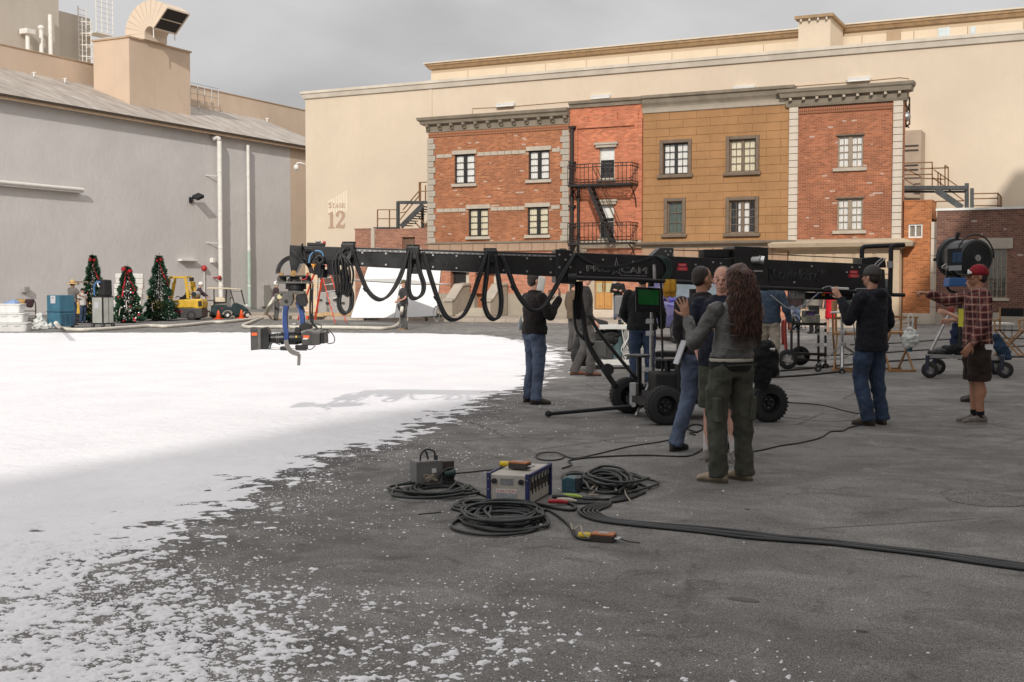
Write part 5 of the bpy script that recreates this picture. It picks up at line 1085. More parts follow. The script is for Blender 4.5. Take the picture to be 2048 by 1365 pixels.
def curved_arm(pxs, wid, t0, t1, name, mt):
    pts = spline([cp(*q, t0) for q in pxs], 8); b = MB(oh); vs = []
    for i, p in enumerate(pts):
        t = (pts[min(i+1, len(pts)-1)]-pts[max(i-1, 0)]).normalized(); s_ = t.cross(CN).normalized()
        vs += [p+s_*wid/2, p-s_*wid/2, p-s_*wid/2+CN*(t1-t0), p+s_*wid/2+CN*(t1-t0)]
    N = len(pts)-1; fs = [(4*k+i, 4*k+(i+1) % 4, 4*k+4+(i+1) % 4, 4*k+4+i) for k in range(N) for i in range(4)]+[(0, 3, 2, 1), (4*N, 4*N+1, 4*N+2, 4*N+3)]
    return b.add(vs, fs).build(name, mt, hd)
curved_arm([(572, 612), (570, 630), (570, 650), (573, 668), (572, 686)], .05, -.02, .03, 'blue_arm', blue_an); curved_arm([(572, 612), (570.5, 630), (570.5, 650), (574, 660)], .075, -.03, -.018, 'arm_edge', steel)
curved_arm([(593, 604), (599, 620), (602, 635), (602, 650)], .05, -.16, -.11, 'blue_arm', blue_an); curved_arm([(593, 604), (599.5, 620), (602.5, 635), (602.5, 650)], .075, -.17, -.158, 'arm_edge', steel)
curved_arm([(573, 680), (576, 693), (585, 704), (599, 708.5)], .05, .03, .06, 'cradle_arm', mat('cradle_grey', (.16, .15, .14), .5, .1)); hbox([(596, 708), (602, 708), (601, 731), (595, 731)], .02, .05, 'counterweight_tab', mat('cradle_grey', None), hd)
for k, q in enumerate(([(621, 570), (619, 600), (620, 640), (628, 652)], [(625, 568), (624, 610), (625, 645), (634, 656)], [(618, 565), (622, 585), (620, 620), (624, 648)])): MB(oh).tube(spline([cp(*p_, -.05) for p_ in q], 6), .009, 6).build('head_cable', hose_b, hd, smooth=True)
# wires near nose
for q, mt, r_ in (([(619, 527), (622, 512), (632, 503), (644, 505), (648, 518), (643, 530)], mat('cable_blue', (.10, .25, .45), .5, .1), .009), ([(607, 488), (603, 500), (606, 514), (612, 520)], hose_b, .012), ([(610, 498), (625, 500), (635, 515), (640, 540)], hose_b, .016), ([(630, 520), (640, 512), (648, 520), (640, 528), (632, 522)], hose_b, .02), ([(617, 545), (614, 557), (605, 560)], mat('wire_red', (.5, .02, .04), .5, .1), .006)): MB(o).tube(spline([cp(*p_, .08) for p_ in q], 6), r_, 7).build('nose_wire', mt, CR, smooth=True)
for x_, y_, w_, h_, mt in ((640, 540, .1, .12, crane_dark), (632, 532, .035, .04, mat('knob_orange', None)), (646, 548, .08, .1, crane_dark), (668, 535, .12, .18, crane_dark)): MB(o).cbox(cp(x_, y_, .08), (w_, .1, h_)).build('connector_block', mt, CR, bevel=.01)
cbox([(613, 485), (648, 486), (648, 493), (613, 492)], -.2, -.06, 'receiver_box', crane_dark); cbox([(629, 481), (639, 481), (639, 485), (629, 485)], -.2, -.1, 'receiver_light', steel); cbox([(644, 482), (649, 482), (649, 490), (644, 490)], -.2, -.1, 'receiver_tally', red_label)
# ---------------- film camera
FC = thing('film_camera', 'digital film camera with long lens and matte box slung under the crane head', 'film camera', cp(585, 678)); oc = FC.location
def fbox(poly, t0, t1, name, mt, parent=FC, bevel=.005): b = MB(oc); b.prism([CP.p(*q)+CN*t0 for q in poly], CN*(t1-t0)); return b.build(name, mt, parent, bevel=bevel)
cam_grey = mat('camera_grey', (.05, .047, .045), .5, .25, 8, .08)
body = fbox([(602, 667), (612, 663), (626, 666), (640, 667), (640, 690), (626, 691.5), (604, 691)], -.16, .0, 'body', cam_grey); fbox([(623, 667), (640, 668), (640, 690), (623, 690)], 0, .012, 'side_panel', cam_grey, body)
fbox([(640, 665), (648, 665), (648, 688), (640, 688)], -.15, -.02, 'recorder', crane_dark); fbox([(648, 664), (654, 664), (655, 687), (648, 687)], -.15, -.01, 'battery', cam_grey)
fbox([(606, 671), (619, 671.5), (618, 677), (607, 676.5)], 0, .004, 'orange_sticker', mat('sticker_orange', (.75, .12, .03), .5, .05), body, 0); fbox([(607, 676.6), (618, 677), (613, 679.5), (605, 679)], 0, .004, 'white_sticker', white_paint, body, 0); fbox([(591, 672), (594, 672), (594, 676), (591, 676)], 0, .004, 'yellow_mark', mat('mark_yellow', (.7, .5, .05), .5, .05), body, 0)
lc = lambda px: cp(px, 677.5, -.075)
lens = MB(oc).tube([lc(539), lc(548), lc(548.5), lc(560), lc(560.5), lc(566), lc(566.5), lc(576), lc(576.5), lc(590), lc(602)], [.052, .055, .06, .06, .072, .072, .06, .06, .075, .075, .062], 24).build('lens', crane_dark, FC, smooth='auto')
for x_ in (552, 556, 570): MB(oc).cyl(lc(x_), lc(x_+1.4), .064, 24).build('focus_ring', hd_grey, lens, smooth='auto')
fbox([(524, 656), (533, 655), (539, 665), (539, 690), (533, 699), (524, 699)], -.19, .03, 'hood', crane_dark)
mb_ = fbox([(501.5, 655), (524, 657), (524, 699), (502.5, 701)], -.2, .035, 'matte_box', cam_grey); fbox([(504, 665.5), (515, 665.5), (515, 671.5), (504, 671.5)], .035, .04, 'red_label', mat('sticker_orange', None), mb_, 0); fbox([(516, 658), (522, 658), (523, 698), (517, 699)], .035, .045, 'side_flag', mat('flag_grey', (.12, .115, .11), .5, .2), mb_)
for dz in (-.05, -.11): MB(oc).cyl(cp(524, 698, dz), cp(612, 701, dz), .011, 10).build('support_rod', steel, FC, smooth='auto')
fbox([(560, 694), (576, 694), (576, 702), (560, 701)], -.14, 0, 'rod_bracket', crane_dark); fbox([(590, 691), (614, 692), (614, 700), (590, 699)], -.15, -.01, 'base_plate', crane_dark)
fbox([(597, 652), (608, 645), (622, 650), (624, 657), (600, 663)], -.16, -.04, 'handle_motor', crane_dark); fbox([(583, 648), (592, 647), (592, 652), (583, 652)], -.1, -.04, 'top_knob', steel)
fbox([(590, 655), (600, 656), (600, 668), (588, 668)], -.14, -.02, 'viewfinder_block', crane_dark)
for q in ([(634, 656), (626, 652), (632, 648), (642, 652), (640, 658), (630, 656)], [(640, 663), (655, 660), (667, 672), (668, 685), (655, 688)], [(628, 660), (640, 658), (652, 660), (658, 668)], [(602, 690), (612, 698), (622, 699), (630, 692)], [(560, 690), (545, 686), (540, 696)]): MB(oc).tube(spline([cp(*p_, -.02) for p_ in q], 6), .006, 6).build('camera_cable', hose_b, FC, smooth=True)

# ================================================================== monitor on a silver stand in front of the dolly
md_ = 14.9; MS = thing('monitor_stand', 'silver light stand holding a monitor in front of the crane dolly', 'stand', D(1303, 800, md_)); MS.location.z = 0; om = MS.location
pz = D(1303, 625, md_); MB(om).cyl((pz.x, pz.y, .25), (pz.x, pz.y, 1.0), .024, 12).build('lower_pole', steel, MS, smooth='auto'); MB(om).cyl((pz.x, pz.y, 1.0), (pz.x, pz.y, pz.z), .018, 12).build('upper_pole', steel, MS, smooth='auto')
for z in (1.0, .55, 1.15): MB(om).cbox((pz.x-.02, pz.y, z), (.09, .06, .06)).build('clamp', steel, MS, bevel=.008)
for k in range(3): a_ = k*2.09+.4; MB(om).bar((pz.x, pz.y, .45), (pz.x+.4*math.cos(a_), pz.y+.4*math.sin(a_), .02), .022).build('stand_leg', steel, MS)
MO = thing('video_monitor', 'small black video monitor showing a plain green screen', 'monitor', pz); MP = VPlane(D(1300, 600, md_), RGT); om = MO.location
MB(om).prism([MP.p(*q) for q in ((1271, 574), (1327, 577), (1325, 627), (1272, 624))], MP.n*-.06).build('casing', black_matte, MO, bevel=.01)
sm, t = newmat('green_screen'); t.b.inputs['Base Color'].default_value = (.008, .06, .015, 1); t.b.inputs['Emission Color'].default_value = (.01, .20, .035, 1); t.b.inputs['Emission Strength'].default_value = .10; t.b.inputs['Roughness'].default_value = .15
MB(om).prism([MP.p(*q)+MP.n*.001 for q in ((1276, 579.5), (1318, 581), (1317, 611), (1277, 609))], MP.n*.004).build('screen', sm, MO); MB(om).prism([MP.p(*q)+MP.n*.001 for q in ((1280, 613), (1316, 614.5), (1316, 619), (1280, 617.5))], MP.n*.006).build('control_strip', black_metal, MO)
MB(om).cyl(MP.p(1302, 574), MP.p(1302, 558), .04, 12).build('mount', black_metal, MO, smooth='auto')
mc = tag(MB().tube(spline([D(1322, 560, 14.6), D(1323, 640, 14.6), D(1325, 720, 14.6), D(1322, 790, 14.7)], 6), .014, 8).build('monitor_cable', hose_b, smooth=True), 'black cable hanging straight down beside the green monitor', 'cable')
# yellow gloves on the rail
gl = thing('work_gloves', 'pair of yellow work gloves hung on the crane rail beside the monitor', 'gloves', D(1340, 570, 14.2)); yg = mat_cloth('glove_yellow', (.50, .26, .03), .9, .2, .4)
for dx in (-5, 6):
    g_ = MB(gl.location); c = D(1339+dx, 576, 14.2); g_.loft([(c+UPV*.10, .035, .02), (c+UPV*.04, .05, .028), (c-UPV*.02, .052, .03), (c-UPV*.06, .045, .025)], 12)
    for k in range(4): g_.tube([c+Vector((-.03+.02*k, 0, -.05)), c+Vector((-.034+.023*k, .0, -.12+abs(k-1.5)*.01))], [.012, .010], 7)
    g_.build('glove', yg, gl, True)

# ================================================================== foreground power distribution gear
cable_g = mat('cable_dark_green', (.018, .024, .022), .45, .4, 10, .15, 150); cable_k = mat('cable_black', (.018, .018, .019), .5, .4, 10, .15, 150)
Aq, Bq, Cq = [Vector((v.x, v.y, 0)) for v in (G(972.6, 946.5, .24), G(1058, 950.7, .24), G(1125, 927, .24))]
ang = math.atan2((Bq-Aq).y, (Bq-Aq).x); Wd = (Bq-Aq).length; Ld = (Cq-Bq).length*.98; Hd = .235
DB = thing('power_distribution_box', 'beige and blue power distribution box marked caution on the asphalt', 'power box', Aq, ang)
boxm = mat('box_beige', (.46, .43, .38), .5, .12, 6, .06); navy = mat('box_navy', (.018, .025, .11), .45, .2, 6, .05); slotm = mat('slot_black', (.008, .008, .008), .8, .2)
MB().box(.02, .012, .01, Wd-.02, Ld-.012, Hd-.004).build('casing', boxm, DB, bevel=.006)
for x_ in (0, Wd-.03): 
    for y_ in (0, Ld-.03): MB().box(x_, y_, 0, x_+.03, y_+.03, Hd+.008).build('corner_post', navy, DB, bevel=.004)
for y_ in (.03,): MB().box(Wd-.018, y_, Hd-.02, Wd+.004, Ld-.03, Hd+.006).build('edge_rail', navy, DB, bevel=.003); MB().box(-.004, y_, Hd-.02, .018, Ld-.03, Hd+.006).build('edge_rail', navy, DB, bevel=.003)
for k in range(6):
    y_ = .10+k*.085
    for z_, hh in ((.09, .085), (.06, .085)): 
        yy = y_+(.04 if z_ < .08 else 0); MB().box(Wd-.021, yy, z_+.02, Wd-.016, yy+.022, z_+.02+hh).build('outlet_slot', slotm, DB)
    MB().cyl((Wd-.022, y_+.02, .205), (Wd-.012, y_+.02, .205), .007, 8).build('indicator', black_metal, DB)
for x_ in (.06, Wd-.06): MB().cyl((x_, .012, Hd-.05), (x_, -.012, Hd-.05), .019, 16).build('front_knob', black_metal, DB, smooth='auto')
MB().box(.105, .008, Hd-.075, .20, .0121, Hd-.03).build('info_plate', mat('plate_grey', (.22, .23, .24), .4, .3, 40, 0), DB); MB().box(.075, .008, .02, .225, .0121, .095).build('data_plate', mat('plate_light', (.33, .35, .37), .4, .2, 60, 0), DB)
MB().box(.072, .009, .100, .232, .0121, .128).build('caution_label', white_paint, DB); place_text(text_mesh('CAUTION', 1, 0, .012), 'caution_lettering', mat('caution_red', (.45, .015, .03), .5, .05), None, (.078, .0085, .104), (1, 0, 0), (0, 0, 1), .148, .020).parent = DB
for x_, z_ in ((.015, .05), (.015, .2), (Wd-.015, .05), (Wd-.015, .2), (.015, .125)): MB().cyl((x_, 0, z_), (x_, -.004, z_), .005, 8).build('screw', steel, DB)
teal = mat('plug_teal', (.05, .13, .17), .4, .3, 20, .05)
tp = thing('teal_connector', 'scuffed blue plug block leaning against the slotted side of the power box', 'connector', G(1128, 985), ang); MB().prism([(-.02, 0, 0), (-.02, 0, .10), (.02, 0, .12), (.1, 0, .11), (.12, 0, .02), (.1, 0, 0)], (0, .10, 0)).build('body', teal, tp, bevel=.008); MB().box(.085, -.003, .015, .125, .1, .115).build('face', mat('plug_dark', (.03, .04, .05), .5, .2), tp, bevel=.005)
orange_b = mat('box_orange', (.42, .15, .055), .55, .2, 10, .08, 80); yel = mat('tape_yellow', (.62, .44, .02), .45, .15, 20, .05)
def tester(loc, rz, label, z=0.0):
    t_ = thing('cable_tester', label, 'tester box', (loc.x, loc.y, z), rz, 'orange cable tester boxes'); MB().box(-.075, -.045, 0, .075, .045, .04).build('case', mat('case_dark', (.035, .028, .025), .6, .3), t_, bevel=.006); MB().box(-.075, -.045, .0405, .075, .045, .055).build('cover', orange_b, t_, bevel=.006)
    MB().box(-.03, -.02, .0555, .03, .02, .057).build('label_plate', mat('plate_light', None), t_); MB().tube([(-.075, 0, .03), (-.11, 0, .03), (-.16, .01, .025)], [.016, .020, .022], 10).build('yellow_sleeve', yel, t_, smooth='auto')
    for k in (-.02, .02): MB().cyl((.075, k, .025), (.11, k, .025), .007, 8).build('terminal', steel, t_)
    return t_
tb_ = DB.matrix_basis; tl = Vector((Aq.x, Aq.y, 0))+Matrix.Rotation(ang, 3, 'Z')@Vector((Wd*.52, Ld*.45, 0)); tester(tl, ang-.15, 'orange tester box lying on top of the caution power box', Hd+.004)
p2 = G(1207, 1083); tester(p2, ang-.05, 'orange tester box on the asphalt with yellow taped lead')
tag(MB().tube(spline([p2+Vector((.11, .02, .02)), p2+Vector((.16, .03, .008)), G(1280, 1086, .006)], 6), .004, 6).build('test_lead', cable_k, smooth=True), 'thin dark lead trailing from the orange box on the asphalt', 'cable')
Ag, Bg, Cg = G(833, 979), G(886, 975), G(915, 967); ag = math.atan2((Bg-Ag).y, (Bg-Ag).x); Wg = (Bg-Ag).length
GB = thing('grey_ballast_box', 'small grey metal box with a black carry loop sitting on a cable coil', 'power box', Ag, ag); gm = mat('box_grey', (.17, .17, .17), .45, .15, 8, .06)
MB().box(0, 0, .02, Wg, .16, .215).build('casing', gm, GB, bevel=.006); MB().box(Wg+.001, .005, .03, Wg+.10, .155, .205).build('dark_end', mat('box_end', (.06, .05, .05), .5, .2), GB, bevel=.006)
MB().tube(spline([(.05, .05, .21), (.06, .05, .27), (.11, .06, .30), (.17, .06, .28), (.185, .06, .21)], 8), .007, 8).build('carry_loop', cable_k, GB, smooth=True); MB().cyl((.185, .06, .2), (.185, .06, .25), .016, 12).build('plug', mat('plug_dark', None), GB, smooth='auto'); MB().tube(spline([(.12, .06, .22), (.115, .07, .26), (.10, .06, .285)], 5), .008, 6).build('strap', cable_k, GB, smooth=True)
for x_, z_ in ((.02, .2), (.1, .2), (.19, .2), (.02, .04), (.1, .04), (.19, .04)): MB().cyl((x_, 0, z_), (x_, -.004, z_), .005, 8).build('screw', steel, GB)
rs = random.Random(9); cord = mat('cord_tan', (.38, .33, .26), .8, .15, 20, .1)
for k in range(3): MB().tube(spline([(.06+.12*rs.random(), -.012-.01*k, .06+.06*rs.random()) for _ in range(9)], 6), .004, 5).build('tied_cord', cord, GB, smooth=True)
MB().box(.13, -.004, .12, .165, .0, .155).build('data_label', white_paint, GB)
MB().tube(spline([(.17, -.02, .06), (.2, -.03, .12), (.27, -.02, .15), (.32, 0, .12), (.30, -.01, .06)], 6), .012, 8).build('cable_end', cable_g, GB, smooth=True); MB().cyl((.22, -.03, .105), (.31, -.02, .115), .028, 12).build('green_plug', mat('plug_green', (.02, .05, .045), .45, .3), GB, smooth='auto')
def coil(cx, cy, rx_px, ry_px, turns, label, r=.011, seed=1, mt=cable_g, jitter=.55, tail=None):
    rs = random.Random(seed); c = G(cx, cy); rx = (G(cx+rx_px, cy)-c).length; pf = (G(cx, cy-ry_px)-c).length; ry = (pf+(G(cx, cy+ry_px)-c).length)/2; pts = []; N = 16
    fx, fy, sh, hgt = 1, 1, (0, 0), 0
    for k in range(turns*N):
        if k % N == 0: tx, ty, ts, th = rs.uniform(1-jitter, 1), rs.uniform(1-jitter, 1), (rs.uniform(-.30, .30)*rx, rs.uniform(-.30, .30)*ry), rs.uniform(.0, 1)
        fx += (tx-fx)*.2; fy += (ty-fy)*.2; sh = (sh[0]+(ts[0]-sh[0])*.2, sh[1]+(ts[1]-sh[1])*.2); hgt += (th-hgt)*.2
        a_ = 2*math.pi*k/N; base = k/(turns*N)*turns*r*.55
        a_ += .35*math.sin(k*.37+seed); wob = 1+.10*math.sin(k*1.7+seed*2)+.07*math.sin(k*.61); pts.append(c+RGT*(rx*fx*wob*math.cos(a_)+sh[0])+FWD*(ry*fy*math.sin(a_)+sh[1])+UPV*(r+base*.75*(.4+hgt)))
    if tail: pts += [G(*q, r) for q in tail]
    ob = MB((c.x, c.y, 0)).tube(spline(pts, 3), r, 7).build('cable_coil', mt, None, True, loc=(c.x, c.y, 0)); return tag(ob, label, 'cable coil', 'coiled power cables by the caution box')
coil(1012, 1043, 88, 25, 13, 'large dark green cable coil lying nearest in front of the caution box', seed=2, r=.0105, tail=[(1090, 1020), (1120, 1035), (1142, 1056), (1150, 1072), (1165, 1078), (1186, 1080)])
coil(868, 985, 78, 17, 9, 'dark cable coil under the small grey box', seed=3, tail=[(950, 985), (985, 1000), (990, 1015)])
coil(1222, 972, 78, 24, 16, 'tangled cable heap to the right of the caution box', seed=4, r=.0105, jitter=.75)
coil(1160, 962, 40, 14, 5, 'small cable bundle pressed against the blue plug block', seed=8, r=.011)
coil(950, 1015, 50, 12, 4, 'loose cable loops at the lower left corner of the caution box', seed=6, r=.011)
def run(q, r, mt, label, group=None, z=None): ob = MB().tube(spline([G(a_, b_, z or r) for a_, b_ in q], 10), r, 8).build('power_cable', mt, smooth=True); return tag(ob, label, 'cable', group)
lbs = ['outermost', 'second', 'middle', 'fourth', 'innermost']
for k in range(5):
    y_ = k*2.2; wv = [math.sin(k*2.3+j)*1.6 for j in range(9)]; q = [(1290-k*6, 985+k*1.5), (1250-6*k, 1000-k), (1195+k*6, 1008+k*.6), (1160+k*9, 1020+k*.2), (1172+k*7, 1034-k*1.5), (1225+k*4, 1046-y_*.55), (1400, 1063-y_*.8+wv[1]), (1480, 1073-y_+wv[2]), (1560, 1081-y_*.9+wv[3]), (1640, 1088-y_+wv[4]), (1720, 1096-y_*.95+wv[5]), (1850, 1111-y_+wv[6]), (1960, 1126-y_+wv[7]), (2100, 1146-y_)]
    run(q, .0112, cable_k, f'{lbs[k]} of the thick black feeder cables running to the right edge', 'thick feeder cables')
run([(880, 950), (945, 944), (1000, 938), (1040, 930)], .006, cable_k, 'thin cable between the grey box and the orange tester')
lp = [G(1100+32*math.cos(a_)*.9, 913+8*math.sin(a_), .008+.004*a_/3) for a_ in [i*.5 for i in range(13)]]
tag(MB().tube(spline(lp+[G(*q, .007) for q in ((1150, 917), (1200, 907), (1260, 893), (1320, 884), (1350, 876), (1362, 862))], 5), .007, 7).build('power_cable', cable_k, smooth=True), 'thin cable looping behind the power box towards the crane wheel', 'cable')
run([(1125, 937), (1143, 930), (1140, 921), (1200, 914), (1290, 911), (1370, 913), (1395, 905), (1412, 898), (1470, 905), (1515, 902), (1560, 892), (1600, 886), (1640, 876), (1660, 864), (1685, 862), (1700, 855), (1745, 845)], .008, cable_k, 'long thin cable snaking behind the standing people to the man in navy')
run([(1570, 805), (1640, 810), (1690, 822), (1730, 830)], .008, cable_k, 'dark cable on the asphalt right of the crane rear wheel')
run([(1560, 833), (1650, 842), (1710, 838), (1725, 815)], .005, mat('cable_grey', None), 'thin grey cable curving on the asphalt behind the rear wheel')
run([(1060, 1006), (1090, 1012), (1120, 1018), (1146, 1020), (1150, 1013), (1135, 1006)], .012, cable_k, 'short black cable plugged in low on the caution box')
run([(837, 1029), (860, 1027), (882, 1025)], .004, cable_k, 'thin cable tip poking out left of the coils')
for k, (x_, y_, c_, lb) in enumerate(((1110, 1003, mat('plug_red', (.42, .02, .03), .4, .2), 'red'), (1118, 994, cable_k, 'black'), (1128, 1000, mat('plug_cream', (.5, .46, .36), .5, .1), 'cream'), (1140, 992, mat('plug_lime', (.35, .5, .05), .5, .1), 'lime taped'))):
    p = G(x_, y_, .03); q = thing('cable_plug', f'{lb} cable plug lying among the leads beside the caution box', 'plug', p, ang+.3-.1*k, 'plugs beside the caution box'); MB().tube([(-.05, 0, 0), (-.02, 0, 0), (.04, 0, 0), (.09, .01, -.01)], [.014, .017, .016, .011], 10).build('sleeve', c_, q, smooth='auto'); MB().tube(spline([(.09, .01, -.01), (.16, .03, -.015), (.24, .02, -.018), (.30, .06, -.018)], 5), .010, 7).build('lead', cable_k, q, True)
for k, pp in enumerate(([(1180, 985), (1185, 975), (1195, 972), (1190, 983), (1178, 990), (1196, 990)], [(1236, 965), (1232, 980), (1240, 985), (1246, 970), (1252, 990), (1262, 1003)], [(1142, 1047), (1146, 1060), (1160, 1052), (1165, 1065), (1178, 1076)])): tag(MB().tube(spline([G(*q, .03+.02*(i % 2)) for i, q in enumerate(pp)], 6), .005, 6).build('tie_cord', cord, smooth=True), ['tan tie cord bow beside the blue plug block', 'tan tie cord loop on the right cable heap', 'tan tie cord at the end of the front coil'][k], 'cord')
# small litter: flat fragments on the asphalt
for k, (x_, y_, s_) in enumerate(((1487, 1201, .09), (1723, 1264, .03), (1495, 1020, .02))):
    p = G(x_, y_); b = MB(); b.loft([((0, 0, .002), s_, s_*.35), ((0, 0, .008), s_*.8, s_*.25)], 9); tag(b.build('debris', mat('debris_grey', (.12, .115, .11), .9, .3), None, loc=p), ['long flat scrap on the bare asphalt in the foreground', 'small pale scrap on the asphalt at lower right', 'tiny leaf scrap on the asphalt below the woman'][k], 'scrap')
# ================================================================== people
skin_m = {}
def skin(key, col):
    m = mat('skin_'+key, col, .5, .14, 9, .08, 160, spec=.4); return m
SKIN_A = skin('light', (.50, .27, .185)); SKIN_B = skin('tan', (.40, .20, .125)); SKIN_C = skin('rosy', (.56, .30, .23))
hair_dark = mat('hair_dark', (.022, .013, .009), .5, .5, 30, .5, 300); hair_brown = mat('hair_brown', (.075, .030, .018), .36, .8, 14, .5, 300); hair_grey = mat('hair_grey', (.16, .11, .08), .6, .3, 30, .4, 300); hair_blond = mat('hair_blond', (.26, .15, .07), .5, .35, 30, .4, 300)
wrink = bpy.data.textures.new('folds', 'CLOUDS'); wrink.noise_scale = .055; wrink.noise_depth = 2
wrink2 = bpy.data.textures.new('creases', 'MUSGRAVE'); wrink2.noise_scale = .10
def fuse(mb, name, mt, parent, voxel=.012, smooth=6, fold=0.0, sf=.5):
    ob = mb.build(name, mt, parent, True)
    m = ob.modifiers.new('fuse', 'REMESH'); m.mode = 'VOXEL'; m.voxel_size = voxel; m.use_smooth_shade = True
    if smooth: m = ob.modifiers.new('relax', 'SMOOTH'); m.factor = sf; m.iterations = smooth
    if fold:
        m = ob.modifiers.new('folds', 'DISPLACE'); m.texture = wrink; m.strength = fold; m.mid_level = .5; m.texture_coords = 'LOCAL'
        m = ob.modifiers.new('creases', 'DISPLACE'); m.texture = wrink2; m.strength = fold*.6; m.mid_level = .5; m.texture_coords = 'LOCAL'
    return ob
V3 = Vector
def limb(mb, pts, rads, n=14, sub=4):
    """tapered limb through joints"""
    p = spline(pts, sub); rr = []
    for i in range(len(pts)-1):
        for k in range(sub): t = k/sub; rr.append(rads[i]+(rads[i+1]-rads[i])*t)
    rr.append(rads[-1]); mb.tube(p, rr, n); mb.ell(p[0], rr[0], 10, 7); mb.ell(p[-1], rr[-1], 10, 7)
def hand(mb, wrist, d, palm_n, side, s, curl=.35, spread=.10, point=False):
    """palm and five fingers; d = hand direction, palm_n = palm normal, side=+1/-1 for the thumb side"""
    d = V3(d).normalized(); pn = V3(palm_n); pn = (pn-d*pn.dot(d)).normalized(); lat = d.cross(pn).normalized()*side
    w = V3(wrist); knuck = w+d*.092*s
    mb.loft([(w, .026*s, .019*s, lat, pn), (w+d*.03*s, .034*s, .018*s, lat, pn), (w+d*.07*s, .041*s, .016*s, lat, pn), (knuck, .040*s, .013*s, lat, pn)], 14)
    L = [.074, .082, .076, .058]
    for k in range(4):
        off = (1.5-k)*.0205*s; base = knuck+lat*off-d*.008*s; fd = (d+lat*(1.5-k)*spread).normalized(); c = curl if not (point and k > 0) else 1.35; c = .05 if (point and k == 0) else c
        d1 = (fd*math.cos(c*.5)+pn*math.sin(c*.5)); d2 = (fd*math.cos(c*1.3)+pn*math.sin(c*1.3)); d3 = (fd*math.cos(c*2)+pn*math.sin(c*2)); l = L[k]*s
        p1 = base+d1*l*.45; p2 = p1+d2*l*.32; p3 = p2+d3*l*.25
        mb.tube([base, p1, p2, p3], [.0095*s, .009*s, .0083*s, .0068*s], 8); mb.ell(p3, .0068*s, 8, 5)
    tb = w+d*.028*s+lat*.030*s; t1 = tb+(d*.6+lat*.75+pn*.25).normalized()*.040*s; t2 = t1+(d*.85+lat*.4+pn*.3).normalized()*.032*s
    mb.tube([tb-lat*.012*s, tb, t1, t2], [.014*s, .014*s, .011*s, .008*s], 8); mb.ell(t2, .008*s, 8, 5)
def person(label, foot, H, heading, J=None, top=None, bottom=None, shoes=None, skinm=SKIN_A, hair=None, cap=None, voxel=.009, build=1.0, group=None, belly=0.0, head_yaw=0.0, head_pitch=0.0, lean=(0, 0), hands=(('L', {}), ('R', {})), name='person', z0=0.0):
    """heading: 0 faces away from the viewer, 90 to the viewer's left, 180 towards the viewer. local +y = front, +x = right hand side"""
    s = H/1.75; root = thing(name, label, 'person', (foot.x, foot.y, z0), YAW+R(heading), group)
    P = dict(hipL=(-.09, 0, .93), hipR=(.09, 0, .93), kneL=(-.10, .02, .50), kneR=(.10, .02, .50), ankL=(-.11, -.02, .085), ankR=(.11, -.02, .085), toeL=None, toeR=None,
             shL=(-.195, -.01, 1.415), shR=(.195, -.01, 1.415), elL=(-.25, -.03, 1.14), elR=(.25, -.03, 1.14), wrL=(-.25, .06, .90), wrR=(.25, .06, .90))
    P.update(J or {}); lx, ly = lean
    def pt(k):
        v = V3(P[k])
        if k[:2] in ('sh',): v = v+V3((lx, ly, 0))*(v.z-.95)/.5
        return v*s
    B = build; tz = lambda z: V3((lx*(z-.95)/.5, ly*(z-.95)/.5, z)) if z > .95 else V3((0, 0, z))
    hc = tz(1.635)*s; hc = V3((hc.x*1.05, hc.y*1.1+.015*s, hc.z))
    Mh = Euler((R(head_pitch), 0, R(head_yaw))).to_matrix(); hp = lambda x, y, z: hc+Mh@(V3((x, y, z))*s)
    # ---- continuous body
    b = MB()
    b.loft([(tz(.86)*s, .150*s*B, .095*s*B), (tz(.95)*s, .160*s*B, .105*s*B), (tz(1.08)*s, .130*s*B, .09*s*B), (tz(1.26)*s, .155*s*B, .10*s*B), (tz(1.38)*s, .165*s*B, .09*s*B), (tz(1.45)*s, .10*s, .065*s), (tz(1.48)*s, .058*s, .06*s)], 20)
    b.tube([tz(1.44)*s, tz(1.50)*s+V3((0, .005*s, 0)), hp(0, -.018, -.06)], [.062*s, .056*s, .054*s], 14)
    b.ell(hp(0, -.012, .028), (.077*s, .098*s, .095*s), 18, 12, Mh); b.ell(hp(0, .022, -.045), (.060*s, .070*s, .068*s), 16, 10, Mh); b.ell(hp(0, .052, -.088), (.032*s, .030*s, .024*s), 12, 8, Mh)   # skull, face, chin
    b.ell(hp(0, .088, .012), (.045*s, .016*s, .012*s), 10, 6, Mh)      # brow
    b.tube([hp(0, .088, .012), hp(0, .103, -.012), hp(0, .112, -.030), hp(0, .092, -.040)], [.010*s, .012*s, .016*s, .013*s], 8)     # nose
    b.ell(hp(0, .089, -.066), (.024*s, .012*s, .007*s), 10, 6, Mh); b.ell(hp(0, .087, -.076), (.020*s, .012*s, .007*s), 10, 6, Mh)       # lips
    for e_ in (-1, 1): b.ell(hp(e_*.079, -.012, -.012), (.010*s, .020*s, .032*s), 10, 7, Mh); b.ell(hp(e_*.042, .062, -.022), (.026*s, .022*s, .02*s), 10, 7, Mh)
    for k in 'LR':
        af = .8 if top and top[0] != 'short' else 1; lf = .72 if bottom and bottom[0] == 'trousers' else 1
        limb(b, [pt('sh'+k), pt('el'+k), pt('wr'+k)], [.048*s*B*af, .038*s*B*af, .026*s]); limb(b, [pt('hip'+k), pt('kne'+k), pt('ank'+k)], [.080*s*B*lf, .055*s*B*lf, .038*s*lf])
        kc = (pt('kne'+k)*.68+pt('ank'+k)*.32); b.ell(kc+V3((0, -.018*s, 0)), (.052*s*B*lf, .055*s*B*lf, .10*s*lf))
    hs = dict(hands)
